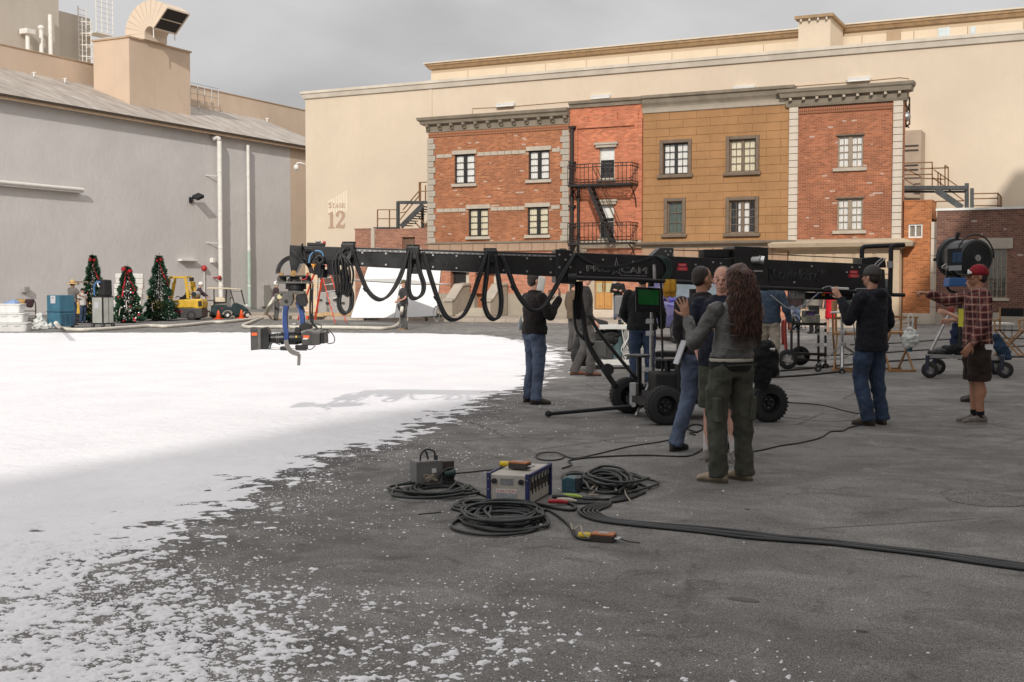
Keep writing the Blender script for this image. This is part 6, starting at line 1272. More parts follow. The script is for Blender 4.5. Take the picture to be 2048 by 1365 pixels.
    for k in 'LR':
        d = (pt('wr'+k)-pt('el'+k)).normalized(); hk = hs.get(k, {}); dd = V3(hk.get('dir', d)); pn = V3(hk.get('palm', (1 if k == 'L' else -1, 0, 0)))
        hand(b, pt('wr'+k)+dd.normalized()*.01*s, dd, pn, (1 if k == 'L' else -1)*hk.get('flip', 1), s, hk.get('curl', .4), hk.get('spread', .06), hk.get('point', False))
    body = fuse(b, 'body', skinm, root, voxel*.62 if voxel < .012 else voxel, 2, 0, .4)
    # eyes
    if voxel < .02:
        for e_ in (-1, 1):
            ey = MB().ell(hp(e_*.032, .069, -.004), .0095*s, 10, 7).build('eye', mat('eye_white', (.30, .24, .20), .2, .1), body, True); MB().ell(hp(e_*.032, .0775, -.004), (.006*s, .0045*s, .006*s), 8, 6, Mh).build('iris', mat('iris', (.03, .02, .012), .15, .1), ey, True)
            MB().tube([hp(e_*.018, .094, .020), hp(e_*.034, .093, .026), hp(e_*.052, .083, .020)], [.003*s, .0045*s, .003*s], 6).build('eyebrow', hair[1] if hair else hair_dark, body, True)
        MB().tube([hp(-.022, .095, -.071), hp(0, .1005, -.0705), hp(.022, .095, -.071)], .0022*s, 5).build('mouth_line', mat('lip', (.22, .07, .06), .5, .1), body, True)
    # ---- clothes
    if bottom:
        kind, bm_ = bottom[0], bottom[1]; q = MB(); lw = bottom[2] if len(bottom) > 2 else 1.0
        q.loft([(tz(.86)*s, .152*s*B, .108*s*B), (tz(.93)*s, .160*s*B, .114*s*B), (tz(1.0)*s, .150*s*B, .106*s*B), (tz(1.05)*s, .138*s*B, .098*s*B)], 22)
        for k in 'LR':
            h_, kn, an = pt('hip'+k), pt('kne'+k), pt('ank'+k)
            q.ell(h_+V3((0, -.02*s, -.02*s)), (.092*s*B, .104*s*B, .115*s))
            if kind == 'trousers':
                cuff = an+(an-kn).normalized()*.035*s; cuff.z = max(cuff.z, .045*s)
                q.tube(spline([h_, (h_+kn)/2+V3((0, .012*s, 0)), kn, (kn+an)/2, cuff], 4), [x*s for x in np.interp(np.linspace(0, 4, 17), [0, 1, 2, 3, 4], [.094*B, .085*B*lw, .068*lw, .063*lw, .066*lw])], 18)
            elif kind == 'shorts':
                end = kn+(an-kn)*.04; q.tube([h_, (h_+kn)/2, end], [.108*s*B, .102*s*B*lw, .098*s*lw], 18)
            elif kind == 'skirt': pass
        if kind == 'skirt': q.loft([(tz(.95)*s, .165*s, .12*s), (tz(.75)*s, .185*s, .14*s), (tz(.52)*s, .19*s, .15*s)], 22)
        fuse(q, {'trousers': 'trousers', 'shorts': 'shorts', 'skirt': 'skirt'}[kind], bm_, root, max(voxel, .009), 3, .014*(1 if voxel < .014 else .8))
        if kind == 'trousers' and voxel < .012 and len(bottom) > 3 and bottom[3]:
            for k in (-1, 1): MB().cbox((.08*k*s, -.122*s*B, .87*s), (.105*s, .012, .12*s), Euler((R(6), 0, R(-14*k))).to_matrix()).build('back_pocket', bm_, root, bevel=.005)
    if top:
        kind, tm = top[0], top[1]; q = MB(); hem = top[2] if len(top) > 2 else .90; wd = top[3] if len(top) > 3 else 1.0; W = B*wd
        rings = [(hem, .178, .132), (hem+.05, .180, .133), (1.04, .165, .122), (1.16, .163, .120), (1.28, .178, .125), (1.37, .182, .114), (1.425, .165, .098), (1.465, .095, .078), (1.495, .070, .070)]
        q.loft([(tz(z)*s+V3((0, belly*s if 1.0 < z < 1.25 else 0, 0)), rx*s*W, ry*s*W+(belly*s if 1.0 < z < 1.25 else 0)) for z, rx, ry in rings], 24)
        for k in 'LR':
            a, e_, w_ = pt('sh'+k), pt('el'+k), pt('wr'+k); long_ = kind != 'short'
            q.ell(a, (.057*s*W, .060*s*W, .056*s*W))
            if long_: endp = w_-(w_-e_).normalized()*.005*s; q.tube(spline([a, (a+e_)/2, e_, (e_+endp)/2, endp], 4), [x*s*W for x in np.interp(np.linspace(0, 4, 17), [0, 1, 2, 3, 4], [.066, .058, .052, .046, .040])], 16); q.ell(e_, .058*s*W, 12, 8)
            else: q.tube([a, a+(e_-a)*.45, a+(e_-a)*.75], [.072*s*W, .070*s*W, .072*s*W], 16)
        if kind == 'hood': q.tube([tz(1.43)*s+V3((a_*.10*s, (-.085-.03*(1-abs(a_)))*s, (.03-.03*abs(a_))*s)) for a_ in (-1, -.6, -.2, .2, .6, 1)], [.03*s, .045*s, .055*s, .055*s, .045*s, .03*s], 12)
        g_ = fuse(q, {'hood': 'hooded_jacket', 'long': 'jacket', 'short': 'shirt'}[kind], tm, root, max(voxel, .009), 3, .014*(1 if voxel < .014 else .8))
        if kind in ('long', 'hood') and len(top) > 4 and top[4]: MB().tube(spline([tz(1.487)*s+V3((math.cos(a_)*.068*s, math.sin(a_)*.066*s, (.012*math.sin(a_+2.5))*s)) for a_ in np.linspace(0, 2*math.pi, 13)[:-1]], 3, True), .016*s, 8, True).build('collar', tm, root, True)
    if shoes:
        for k in 'LR':
            an = pt('ank'+k); kn = pt('kne'+k); toe = P.get('toe'+k); fd = V3(toe).normalized() if toe else V3(((-.15 if k == 'L' else .15), 1, 0)).normalized(); sd = V3((fd.y, -fd.x, 0))
            zb = max(0, an.z-.085*s); c = V3((an.x, an.y, zb)); q = MB()
            q.loft([(c-fd*.075*s+UPV*.05*s, .022*s, .03*s, sd, UPV), (c-fd*.055*s+UPV*.052*s, .034*s, .045*s, sd, UPV), (c+UPV*.058*s, .038*s, .054*s, sd, UPV), (c+fd*.06*s+UPV*.048*s, .042*s, .044*s, sd, UPV), (c+fd*.12*s+UPV*.038*s, .047*s, .034*s, sd, UPV), (c+fd*.165*s+UPV*.03*s, .042*s, .027*s, sd, UPV), (c+fd*.195*s+UPV*.025*s, .024*s, .02*s, sd, UPV)], 16)
            q.tube([c-fd*.005*s+UPV*.05*s, c-fd*.01*s+UPV*.105*s], [.045*s, .042*s], 14)
            sh = fuse(q, 'shoe', shoes[0], root, max(voxel*.8, .007), 3)
            so2 = MB(); so2.loft([(c+fd*.058*s+UPV*.0*s, .040*s, .138*s, sd, fd), (c+fd*.058*s+UPV*.022*s, .046*s, .142*s, sd, fd)], 20, True, .8); so2.build('sole', shoes[1], sh)
            if len(shoes) > 2 and shoes[2]: MB().tube([c-fd*.008*s+UPV*.07*s, an+UPV*.02*s, an+(kn-an).normalized()*shoes[3]*s], [.044*s, .042*s, .048*s], 14).build('sock', shoes[2], root, smooth='auto')
    if hair:
        hk, hm = hair; q = MB()
        if hk == 'short':
            q.ell(hp(0, -.022, .040), (.083*s, .098*s, .093*s), 18, 12, Mh); q.ell(hp(0, -.055, -.005), (.074*s, .060*s, .075*s), 14, 9, Mh)
            ho = fuse(q, 'hair', hm, root, .008 if voxel < .014 else .014, 2, .006)
        elif hk == 'buzz':
            q.ell(hp(0, -.024, .036), (.079*s, .094*s, .092*s), 18, 12, Mh); q.ell(hp(0, -.055, .0), (.071*s, .058*s, .070*s), 14, 9, Mh); fuse(q, 'hair', hm, root, .008, 2, .002)
        elif hk == 'long':
            q.ell(hp(0, -.020, .038), (.094*s, .112*s, .102*s), 18, 12, Mh); q.ell(hp(0, -.07, -.02), (.095*s, .075*s, .12*s), 14, 9, Mh)
            q.loft([(hp(0, -.05, .02), .10*s, .085*s), (hp(0, -.085, -.12), .13*s, .075*s), (hp(.0, -.115, -.25), .155*s, .07*s), (hp(.01, -.125, -.36), .14*s, .055*s), (hp(.015, -.12, -.44), .09*s, .03*s)], 18)
            ho = fuse(q, 'hair', hm, root, .012, 2, .022); rs = random.Random(4); lm = MB()
            for k in range(620):
                a_ = rs.uniform(math.pi*.92, math.pi*2.08); st = hp(.092*math.cos(a_)*rs.uniform(.75, 1.02), -.02+.11*math.sin(a_)*rs.uniform(.9, 1.04), rs.uniform(-.02, .10)); L = rs.uniform(.26, .55); ph = rs.uniform(0, 6); pts = []; amp = rs.uniform(.006, .018)
                for j in range(13):
                    t_ = j/12; out = .85*t_**.75*(1-.28*t_); x_ = st.x+(st.x-hc.x)*out+amp*math.sin(ph+t_*24)*s; y_ = st.y-(.085*t_)*s+amp*math.cos(ph*1.3+t_*21)*s-.03*s*math.sin(t_*3); pts.append(V3((x_, y_, st.z-L*t_*s)))
                lm.tube(pts, [max(.0012, .0045*(1-.7*(j/12)**2))*s for j in range(13)], 5)
            lo_ = lm.build('hair_locks', hm, ho, True); lo_['kind'] = 'stuff'
    if cap:
        ck, cm = cap[:2]; q = MB(); rings = []
        if ck in ('cap', 'backcap'):
            f_ = 1 if ck == 'cap' else -1
            for z_, k_ in ((.012, 1.0), (.045, 1.0), (.085, .88), (.115, .62), (.132, .25)): rings.append((hp(0, -.016, z_+.0), .090*s*k_, .108*s*k_, Mh@V3((1, 0, 0)), Mh@V3((0, 1, 0))))
            q.loft(rings, 20); co_ = q.build('cap', cm, root, True)
            br = MB(); vs = []
            for zz in (0, -.006):
                for j in range(9): a_ = math.pi*(.12+.76*j/8); vs.append(hp(.083*math.cos(a_), f_*(.075+.0*j)+f_*.02*math.sin(a_), .020+zz)); vs.append(hp(.075*math.cos(a_), f_*(.085+.085*math.sin(a_)), .008+zz+.012*math.sin(a_)-.012))
            n_ = 18; br.add(vs, [(2*j, 2*j+1, 2*j+3, 2*j+2) for j in range(8)]+[(n_+2*j+1, n_+2*j, n_+2*j+2, n_+2*j+3) for j in range(8)]+[(2*j+1, n_+2*j+1, n_+2*j+3, 2*j+3) for j in range(8)]); br.build('cap_brim', cap[2] if len(cap) > 2 else cm, co_, True)
        elif ck == 'straw':
            q.loft([(hp(0, -.01, .015), .10*s, .115*s), (hp(0, -.01, .09), .085*s, .098*s), (hp(0, -.01, .15), .06*s, .07*s), (hp(0, -.01, .165), .03*s, .035*s)], 20); c_ = q.build('hat_crown', cm, root, True); MB().loft([(hp(0, -.01, -.01), .235*s, .245*s), (hp(0, -.01, .0), .24*s, .25*s), (hp(0, -.01, .035), .10*s, .115*s), (hp(0, -.01, .02), .095*s, .11*s)], 24).build('hat_brim', cm, c_, True)
        elif ck == 'helmet': q.ell(hp(0, -.015, .035), (.105*s, .125*s, .115*s), 18, 12, Mh); q.build('hard_hat', cm, root, True)
    root['_s'] = s
    return root, pt, hp, s
denim = mat_cloth('denim', (.090, .118, .18), .85, .4, .55, 300); denim_d = mat_cloth('denim_dark', (.035, .055, .10), .85, .4, .5, 300)
fleece = mat_cloth('fleece_dark', (.022, .017, .018), .95, .3, .5); sweater = mat_cloth('sweater_charcoal', (.030, .028, .029), .95, .25, .45); navy_c = mat_cloth('jacket_navy', (.010, .011, .017), .8, .25, .6)
leather = mat('leather_grey', (.088, .088, .085), .45, .35, 7, .35, 40, spec=.45, bdist=.02); olive = mat_cloth('cargo_olive', (.062, .064, .050), .85, .3, .6); black_c = mat_cloth('black_cloth', (.012, .012, .013), .85, .3, .5)
brown_shoe = mat('shoe_brown', (.065, .045, .03), .65, .35, 12, .3, 60); sole_d = mat('sole_dark', (.03, .027, .025), .8, .2); sole_l = mat('sole_light', (.35, .33, .3), .8, .2); dark_shoe = mat('shoe_dark', (.03, .026, .024), .6, .4, 12, .3, 60); grey_shoe = mat('shoe_grey', (.16, .14, .125), .7, .45, 14, .3, 60)
white_sock = mat_cloth('sock_white', (.62, .60, .58), .9, .1, .3)
# 1 jeans man at the arm
r1, pt, hp, s = person('man in dark fleece and blue jeans standing under the crane arm with hand raised', (G(1052, 809)+G(1086, 805))/2, 1.77, -62,
    dict(kneL=(-.13, .03, .50), ankL=(-.17, .0, .085), kneR=(.11, .0, .50), ankR=(.15, -.06, .085), elR=(.24, .10, 1.17), wrR=(.14, .30, 1.40), elL=(-.26, .10, 1.17), wrL=(-.10, .27, 1.36), toeL=(-.1, 1, 0), toeR=(.45, 1, 0)),
    ('long', fleece, .93, 1.10, True), ('trousers', denim, 1.12, False), (brown_shoe, sole_d), SKIN_A, ('short', hair_dark), build=1.03, head_yaw=-8, hands=(('L', dict(dir=(.1, .25, .9), palm=(.6, -.7, .2), curl=.5)), ('R', dict(dir=(-.15, .1, 1), palm=(-.6, -.7, .1), curl=.5))))
wb = thing('water_bottle', 'clear plastic water bottle in the back pocket of the blue jeans', 'bottle', D(1041, 653, 15.7)); MB().lathe((0, 0, -.05), (0, 0, 1), [(0, .028), (.10, .03), (.13, .02), (.14, .012), (.155, .012)], 14).build('bottle', mat('clear_plastic', (.35, .38, .40), .12, .1, spec=.8), wb, True); MB().cyl((0, 0, .105), (0, 0, .125), .014, 10).build('cap', white_paint, wb, smooth='auto')
wp = r1.matrix_basis; hpw = r1.matrix_basis@(pt('wrR')+V3((-.03, .06, .12))); ppr = thing('meter_device', 'white handheld device raised to the face of the man in jeans', 'device', D(1082, 570, 16.25)); MB().cbox((0, 0, 0), (.10, .03, .22), Euler((.1, .15, .5)).to_matrix()).build('body', white_paint, ppr, bevel=.01); MB().cbox((-.03, -.02, -.1), (.09, .03, .05), Euler((.1, .15, .5)).to_matrix()).build('grip', black_matte, ppr, bevel=.008)
# 2 sweater man
r2, pt2, hp2, s2 = person('man in charcoal sweater and faded jeans seen from behind, striding', G(1402, 902), 1.77, -28,
    dict(hipL=(-.09, 0, .93), hipR=(.09, 0, .93), kneL=(-.13, .0, .50), ankL=(-.21, -.13, .085), kneR=(.12, .10, .51), ankR=(.14, .16, .085), elL=(-.235, -.0, 1.13), wrL=(-.19, .16, .95), elR=(.24, .02, 1.13), wrR=(.20, .18, .95), toeL=(.25, 1, 0), toeR=(.2, 1, 0)),
    ('long', sweater, .93, 1.06, True), ('trousers', denim, 1.08, False), (dark_shoe, sole_d), SKIN_B, ('buzz', hair_dark), head_yaw=-32, build=1.03)
pa = thing('paper_sheets', 'folded white paper carried at the side of the man in the charcoal sweater', 'paper', D(1360, 705, 11.6)); MB().cbox((0, 0, 0), (.012, .16, .24), Euler((.0, .35, .6)).to_matrix()).build('sheet', mat('paper_white', (.52, .52, .56), .8, .05), pa)
# 3 bald man facing
r3_, pt3, hp3, s3 = person('man with cropped greying hair in navy shirt and shorts facing the camera', G(1442, 921), 1.76, 168,
    dict(kneL=(-.10, .02, .50), ankL=(-.12, .02, .085), kneR=(.10, .02, .50), ankR=(.12, 0, .085), elL=(-.25, -.06, 1.13), wrL=(-.20, -.02, .90), elR=(.24, -.06, 1.13), wrR=(.19, -.02, .90)),
    ('short', mat_cloth('shirt_navy', (.012, .014, .028), .85, .3, .4), .86, 1.12), ('shorts', mat_cloth('shorts_olive', (.05, .055, .04), .85, .3, .4), 1.05), (grey_shoe, sole_l, white_sock, .16), SKIN_C, ('buzz', hair_grey), build=1.06, belly=.03, head_yaw=-6)
# 4 woman
r4, pt4, hp4, s4 = person('woman with long curly dark hair in grey leather jacket and olive cargo trousers', (G(1430, 968)+G(1490, 958))/2, 1.74, 24,
    dict(hipL=(-.10, 0, .92), hipR=(.10, 0, .92), kneL=(-.115, .03, .49), ankL=(-.125, -.02, .08), kneR=(.13, .02, .49), ankR=(.135, -.0, .08), elL=(-.27, .13, 1.14), wrL=(-.235, .30, 1.335), elR=(.25, .10, 1.13), wrR=(.12, .27, 1.20), toeL=(-.55, 1, 0), toeR=(-.35, 1, 0)),
    ('long', leather, 1.00, 1.06, True), ('trousers', olive, 1.16, False), (mat('sandal_tan', (.30, .24, .17), .7, .35, 12, .2, 50), mat('sandal_sole', (.10, .08, .06), .8, .2)), SKIN_A, ('long', hair_brown), build=.97, lean=(.045, 0), hands=(('L', dict(dir=(-.32, .0, .95), palm=(.25, .95, 0), curl=.12, spread=.16)), ('R', dict(dir=(-.3, .4, .8), curl=.3))))
q = MB(); q.loft([(V3((0, 0, z_))*s4, rx*s4, ry*s4) for z_, rx, ry in ((.915, .188, .142), (.95, .192, .145), (1.0, .186, .14), (1.04, .175, .13))], 22); fuse(q, 'black_undershirt', black_c, r4, .011, 3, .008)
q = MB(); q.loft([(V3((0, 0, z_))*s4, rx*s4, ry*s4) for z_, rx, ry in ((.985, .193, .146), (1.015, .195, .148))], 22); fuse(q, 'cream_hem', mat_cloth('hem_cream', (.45, .42, .36), .9, .1, .2), r4, .010, 1)
for k in (-1, 1): MB().cbox((.165*k*s4, -.02, .60*s4), (.05, .15, .20), Euler((0, R(4*k), 0)).to_matrix()).build('cargo_pocket', olive, r4, bevel=.012)
MB().tube([V3((-.14, -.152, .96))*s4, V3((0, -.162, .965))*s4, V3((.14, -.152, .96))*s4], .006, 6).build('waist_seam', olive, r4)
for k in range(3): zz = (1.10, 1.21, 1.30)[k]; MB().tube(spline([V3((-.16, -.10, zz))*s4, V3((-.06, -.152, zz-.01))*s4, V3((.06, -.152, zz-.01))*s4, V3((.16, -.10, zz))*s4], 6), .005, 6).build('jacket_seam', leather, r4, True)
# 5 navy hoodie man
r5, pt5, hp5, s5 = person('man in navy hooded jacket and grey cap reaching up to the crane tail', G(1741, 850), 1.81, 38,
    dict(kneL=(-.11, .06, .50), ankL=(-.10, -.04, .085), kneR=(.13, .02, .50), ankR=(.13, -.06, .085), elL=(-.25, .12, 1.17), wrL=(-.20, .27, 1.40), elR=(.27, -.02, 1.13), wrR=(.25, .08, .92), toeL=(-.1, 1, 0), toeR=(.5, .8, 0)),
    ('hood', navy_c, .82, 1.12), ('trousers', denim_d, 1.15, False), (brown_shoe, sole_d), SKIN_A, ('short', hair_dark), ('cap', mat_cloth('cap_grey', (.075, .07, .068), .9, .2, .2)), build=1.05, hands=(('L', dict(dir=(-.1, .5, .6), curl=.7)), ('R', {})))
# 6 plaid man
def mat_plaid():
    m, t = newmat('plaid_shirt'); co = t.coord(); sp = t.n.new('ShaderNodeSeparateXYZ'); t.l.new(t.mapping(co, (1, 1, 1), (.08, .05, .3)), sp.inputs[0])
    def stripes(ax, f, lo, hi): return t.ramp(t.math('SINE', t.math('MULTIPLY', sp.outputs[ax], f)), lo, hi)
    a, b_, c = stripes('X', 76, -.2, .5), stripes('Y', 76, -.2, .5), stripes('Z', 76, -.2, .5)
    tw = t.noise(co, 300, 2, .6)
    col = t.mixc(t.math('MULTIPLY', t.math('ADD', t.math('MAXIMUM', a, t.math('MULTIPLY', b_, .7)), c), .5, clamp=True), (.20, .028, .027), (.038, .007, .011))
    hx, hz = stripes('Y', 76, -.75, -.98), stripes('Z', 76, -.72, -.97); hx2 = stripes('X', 76, -.8, -.99)
    col = t.mixc(t.math('MULTIPLY', t.math('MAXIMUM', t.math('MULTIPLY', hx2, .5), hx), .5), col, (.48, .36, .28)); col = t.mixc(t.math('MULTIPLY', hz, .55), col, (.52, .38, .30)); col = t.mixc(t.ramp(tw, .3, .7, 0, .3), col, (.03, .01, .01))
    t.l.new(col, t.b.inputs['Base Color']); t.b.inputs['Roughness'].default_value = .9; t.bump(t.noise(co, 12, 4, .6, .8), .4, .03); return m
r6, pt6, hp6, s6 = person('man in red plaid shirt, dark shorts and red backwards cap pointing to the left', G(1952, 847), 1.82, 86,
    dict(kneL=(-.09, .0, .50), ankL=(-.08, -.02, .085), kneR=(.09, .0, .50), ankR=(.06, .0, .085), elR=(.21, .27, 1.36), wrR=(.17, .50, 1.44), elL=(-.26, -.0, 1.13), wrL=(-.25, .14, .90), toeL=(-.05, 1, 0), toeR=(.05, 1, 0)),
    ('long', mat_plaid(), .84, 1.10, True), ('shorts', mat_cloth('shorts_brown', (.030, .018, .016), .85, .3, .4), 1.18), (grey_shoe, sole_l, black_c, .06), SKIN_B, ('short', hair_dark), ('cap', mat_cloth('cap_red', (.24, .012, .022), .8, .2, .2), black_c), build=1.04, head_pitch=2, hands=(('R', dict(dir=(-.05, 1, .12), palm=(0, -.1, -1), curl=.5, point=True)), ('L', {})))
q = MB(); q.loft([(hp6(0, .062, .03), .052*s6, .02*s6, (1, 0, 0), (0, 0, 1)), (hp6(0, .094, .03), .05*s6, .03*s6, (1, 0, 0), (0, 0, 1)), (hp6(0, .098, .045), .035*s6, .028*s6, (1, 0, 0), (0, 0, 1))], 14); q.build('cap_front_panel', white_paint, r6, True)
MB().cbox(V3((-.20, -.06, .86))*s6, (.02, .09, .06)).build('pocket_paper', white_paint, r6)
# 7 man in black by the monitor
person('man in black jacket and dark jeans, back turned, behind the green monitor', G(1284, 782), 1.80, -8, dict(kneL=(-.11, .02, .5), kneR=(.11, .02, .5), elR=(.28, .02, 1.13), wrR=(.28, .14, .92), elL=(-.28, .05, 1.13), wrL=(-.20, .22, 1.0)), ('long', black_c, .90, 1.16, True), ('trousers', denim_d, 1.1, True), (dark_shoe, sole_d), SKIN_A, ('short', hair_dark), build=1.08, voxel=.012)
# 8 sunglasses man with jacket
r8, pt8, hp8, s8 = person('man with sandy hair and sunglasses in an open dark jacket walking right behind the crane', G(1168, 752), 1.83, -82, dict(kneL=(-.10, .03, .50), ankL=(-.12, -.14, .085), kneR=(.10, .10, .51), ankR=(.10, .08, .085), elR=(.25, -.02, 1.13), wrR=(.22, .12, .93)), ('long', mat_cloth('jacket_brown', (.026, .023, .022), .85, .3, .5), .86, 1.10, True), ('trousers', mat_cloth('trouser_grey', (.075, .07, .068), .85, .25, .4), 1.12), (mat('boot_russet', (.13, .045, .02), .5, .3, 8, .2), sole_d), SKIN_C, ('short', hair_blond), build=1.03, voxel=.012, head_pitch=-6)
MB().tube([hp8(-.078, .0, .0), hp8(-.05, .085, .0), hp8(0, .10, .003), hp8(.05, .085, .0), hp8(.078, .0, .0)], [.004, .016, .006, .016, .004], 8).build('sunglasses', black_metal, r8, True)
bp = thing('camera_bag', 'bulky black shoulder bag hanging at the leg of the man with sunglasses', 'bag', G(1163, 742)+UPV*.1); q = MB(); q.loft([((0, 0, .0), .14, .1), ((0, 0, .1), .2, .15), ((0.02, 0, .35), .21, .16), ((.03, 0, .52), .15, .11)], 16); q.ell((-.02, -.14, .2), (.14, .06, .12)); q.ell((.12, -.08, .32), (.09, .08, .1)); fuse(q, 'bag_body', mat_cloth('bag_black', (.02, .02, .021), .7, .3, .4), bp, .018, 3, .02); MB().tube(spline([(-.1, 0, .5), (-.05, 0, .8), (.05, 0, .9)], 6), .02, 6).build('strap', black_c, bp, True)
# 9 blue jacket man
person('man in slate blue jacket and pale trousers walking away beside the equipment cart', G(1537, 752), 1.80, -18, dict(kneL=(-.10, .06, .50), kneR=(.11, -.02, .50), elR=(.29, -.02, 1.13), wrR=(.34, .08, .92)), ('long', mat_cloth('jacket_slate', (.045, .068, .105), .75, .25, .5), .90, 1.12, True), ('trousers', mat_cloth('trouser_beige', (.38, .33, .27), .85, .15, .4), 1.1), (dark_shoe, sole_d), SKIN_A, ('short', hair_dark), voxel=.012)
# 10 person behind the plaid man
person('person in blue shirt mostly hidden behind the man in plaid, one dark shoe showing', G(1948, 803), 1.76, 70, dict(elL=(-.24, .12, 1.14), wrL=(-.20, .34, 1.20), elR=(.25, .10, 1.13), wrR=(.2, .3, 1.1)), ('short', mat_cloth('shirt_blue', (.05, .10, .2), .85, .2, .4), .9, 1.05), ('trousers', denim_d, 1.05), (dark_shoe, sole_d), SKIN_A, ('short', hair_dark), voxel=.013)
# background people
def far(label, px, py, H, hd, J, top, bottom, shoes=(dark_shoe, sole_d), sk=SKIN_A, hair=('short', hair_dark), cap=None, z0=0.0, d=None, **k):
    f_ = G(px, py) if d is None else Vector((D(px, 600, d).x, D(px, 600, d).y, 0)); return person(label, f_, H, hd, J, top, bottom, shoes, sk, hair, cap, voxel=.022, z0=z0, **k)
rw, ptw, hpw_, sw = far('worker in dark shirt and grey trousers with dust mask holding the white hose', 808, 661, 1.76, 118, dict(elL=(-.25, .06, 1.13), wrL=(-.08, .24, 1.03), elR=(.25, .06, 1.13), wrR=(.08, .24, 1.03)), ('short', mat_cloth('tee_dark', (.045, .045, .047), .9, .2, .4), .92, 1.08), ('trousers', mat_cloth('work_grey', (.10, .098, .095), .9, .2, .4), 1.15), (mat('boot_tan', (.25, .15, .08), .7, .3), sole_l), SKIN_A, ('short', hair_dark), ('cap', mat_cloth('cap_camo', (.10, .085, .05), .9, .3, .2)))
MB().ell(hpw_(0, .08, -.055), (.05, .045, .045)).build('dust_mask', white_paint, rw, True)
rf, _, hpf, _2 = far('distant worker in dark shirt standing by the grey wall behind the crane head', 553, 641, 1.74, -60, {}, ('long', mat_cloth('shirt_maroon', (.05, .03, .035), .9, .2, .4), .95, 1.05), ('trousers', mat_cloth('work_grey', None), 1.1), (mat('boot_tan', None), sole_d), cap=('helmet', white_paint))
far('man in black top and jeans standing with folded arms on the entrance steps', 1236, 640, 1.80, 175, dict(elL=(-.27, .08, 1.14), wrL=(.05, .22, 1.20), elR=(.27, .08, 1.14), wrR=(-.05, .24, 1.17)), ('long', black_c, .92, 1.08), ('trousers', denim, 1.1), d=50.5, z0=.15)
far('person in brown coat just left of the man with sunglasses', 1147, 706, 1.72, -60, {}, ('long', mat_cloth('coat_brown', (.10, .07, .045), .9, .2, .4), .80, 1.12), ('trousers', mat_cloth('trouser_grey', None), 1.1), d=29)
far('woman in bright red dress standing beyond the equipment cart', 1661, 668, 1.68, 150, {}, ('short', mat_cloth('dress_red', (.55, .012, .025), .75, .12, .3), .62, 1.02), ('skirt', mat_cloth('dress_red', None)), (mat('heel_tan', (.4, .22, .15), .5, .1), sole_d))
far('person in jeans and dark top standing left of the red dress', 1590, 666, 1.75, 10, {}, ('long', mat_cloth('coat_wine', (.03, .018, .02), .9, .2, .4), .88, 1.1), ('trousers', denim, 1.1), (mat('boot_tan', None), sole_d))
far('person in grey tweed coat and black trousers beside the red dress', 1628, 668, 1.74, 20, {}, ('long', mat_cloth('tweed', (.21, .19, .165), .95, .3, .3), .92, 1.12), ('trousers', black_c, 1.1))
far('worker in straw hat and grey tee leaning behind the blue machine', 146, 651, 1.76, -42, dict(elR=(.26, .14, 1.2), wrR=(.20, .42, 1.10), elL=(-.25, .1, 1.13), wrL=(-.15, .3, 1.05)), ('short', mat_cloth('tee_grey', (.16, .145, .135), .9, .15, .3), .9, 1.14), ('trousers', denim_d, 1.1), cap=('straw', mat('straw', (.55, .36, .15), .8, .2, 30, .2)), build=1.1)
far('worker in white tee and black cap behind the straw hat man near the first tree', 166, 647, 1.45, -120, {}, ('short', mat_cloth('tee_white', (.55, .53, .5), .9, .1, .3), .9, 1.08), ('trousers', denim_d, 1.1), cap=('cap', black_c))
far('worker in white hard hat behind the forklift reaching toward the golf cart', 395, 634, 1.72, -70, dict(elR=(.25, .24, 1.25), wrR=(.22, .50, 1.05), elL=(-.25, .2, 1.2), wrL=(-.2, .42, 1.02)), ('long', mat_cloth('shirt_plum', (.06, .035, .05), .9, .2, .3), .9, 1.08), ('trousers', denim_d, 1.1), cap=('helmet', white_paint), lean=(0, .12))
# black jacket draped over the dolly bar behind the woman
jb = thing('draped_jacket', 'black jacket draped over a silver bar behind the woman at the rear crane wheel', 'jacket', D(1528, 780, 13.9)); jo = jb.location; q = MB(jo)
jd = lambda px, py, o_=0: D(px, py, 13.9+o_)
q.loft([(jd(1523, 776), .07, .05, RGT, FWD), (jd(1524, 755), .12, .08, RGT, FWD), (jd(1522, 720), .14, .10, RGT, FWD), (jd(1528, 692), .13, .11, RGT, FWD), (jd(1530, 684), .06, .06, RGT, FWD)], 16); q.ell(jd(1546, 722), (.06, .08, .15)); q.ell(jd(1548, 738), (.05, .06, .10)); fuse(q, 'jacket', black_c, jb, .014, 4, .03); MB(jo).cyl(jd(1520, 697, -.05), jd(1550, 700, -.1), .022, 12).build('bar', steel, jb, smooth='auto')
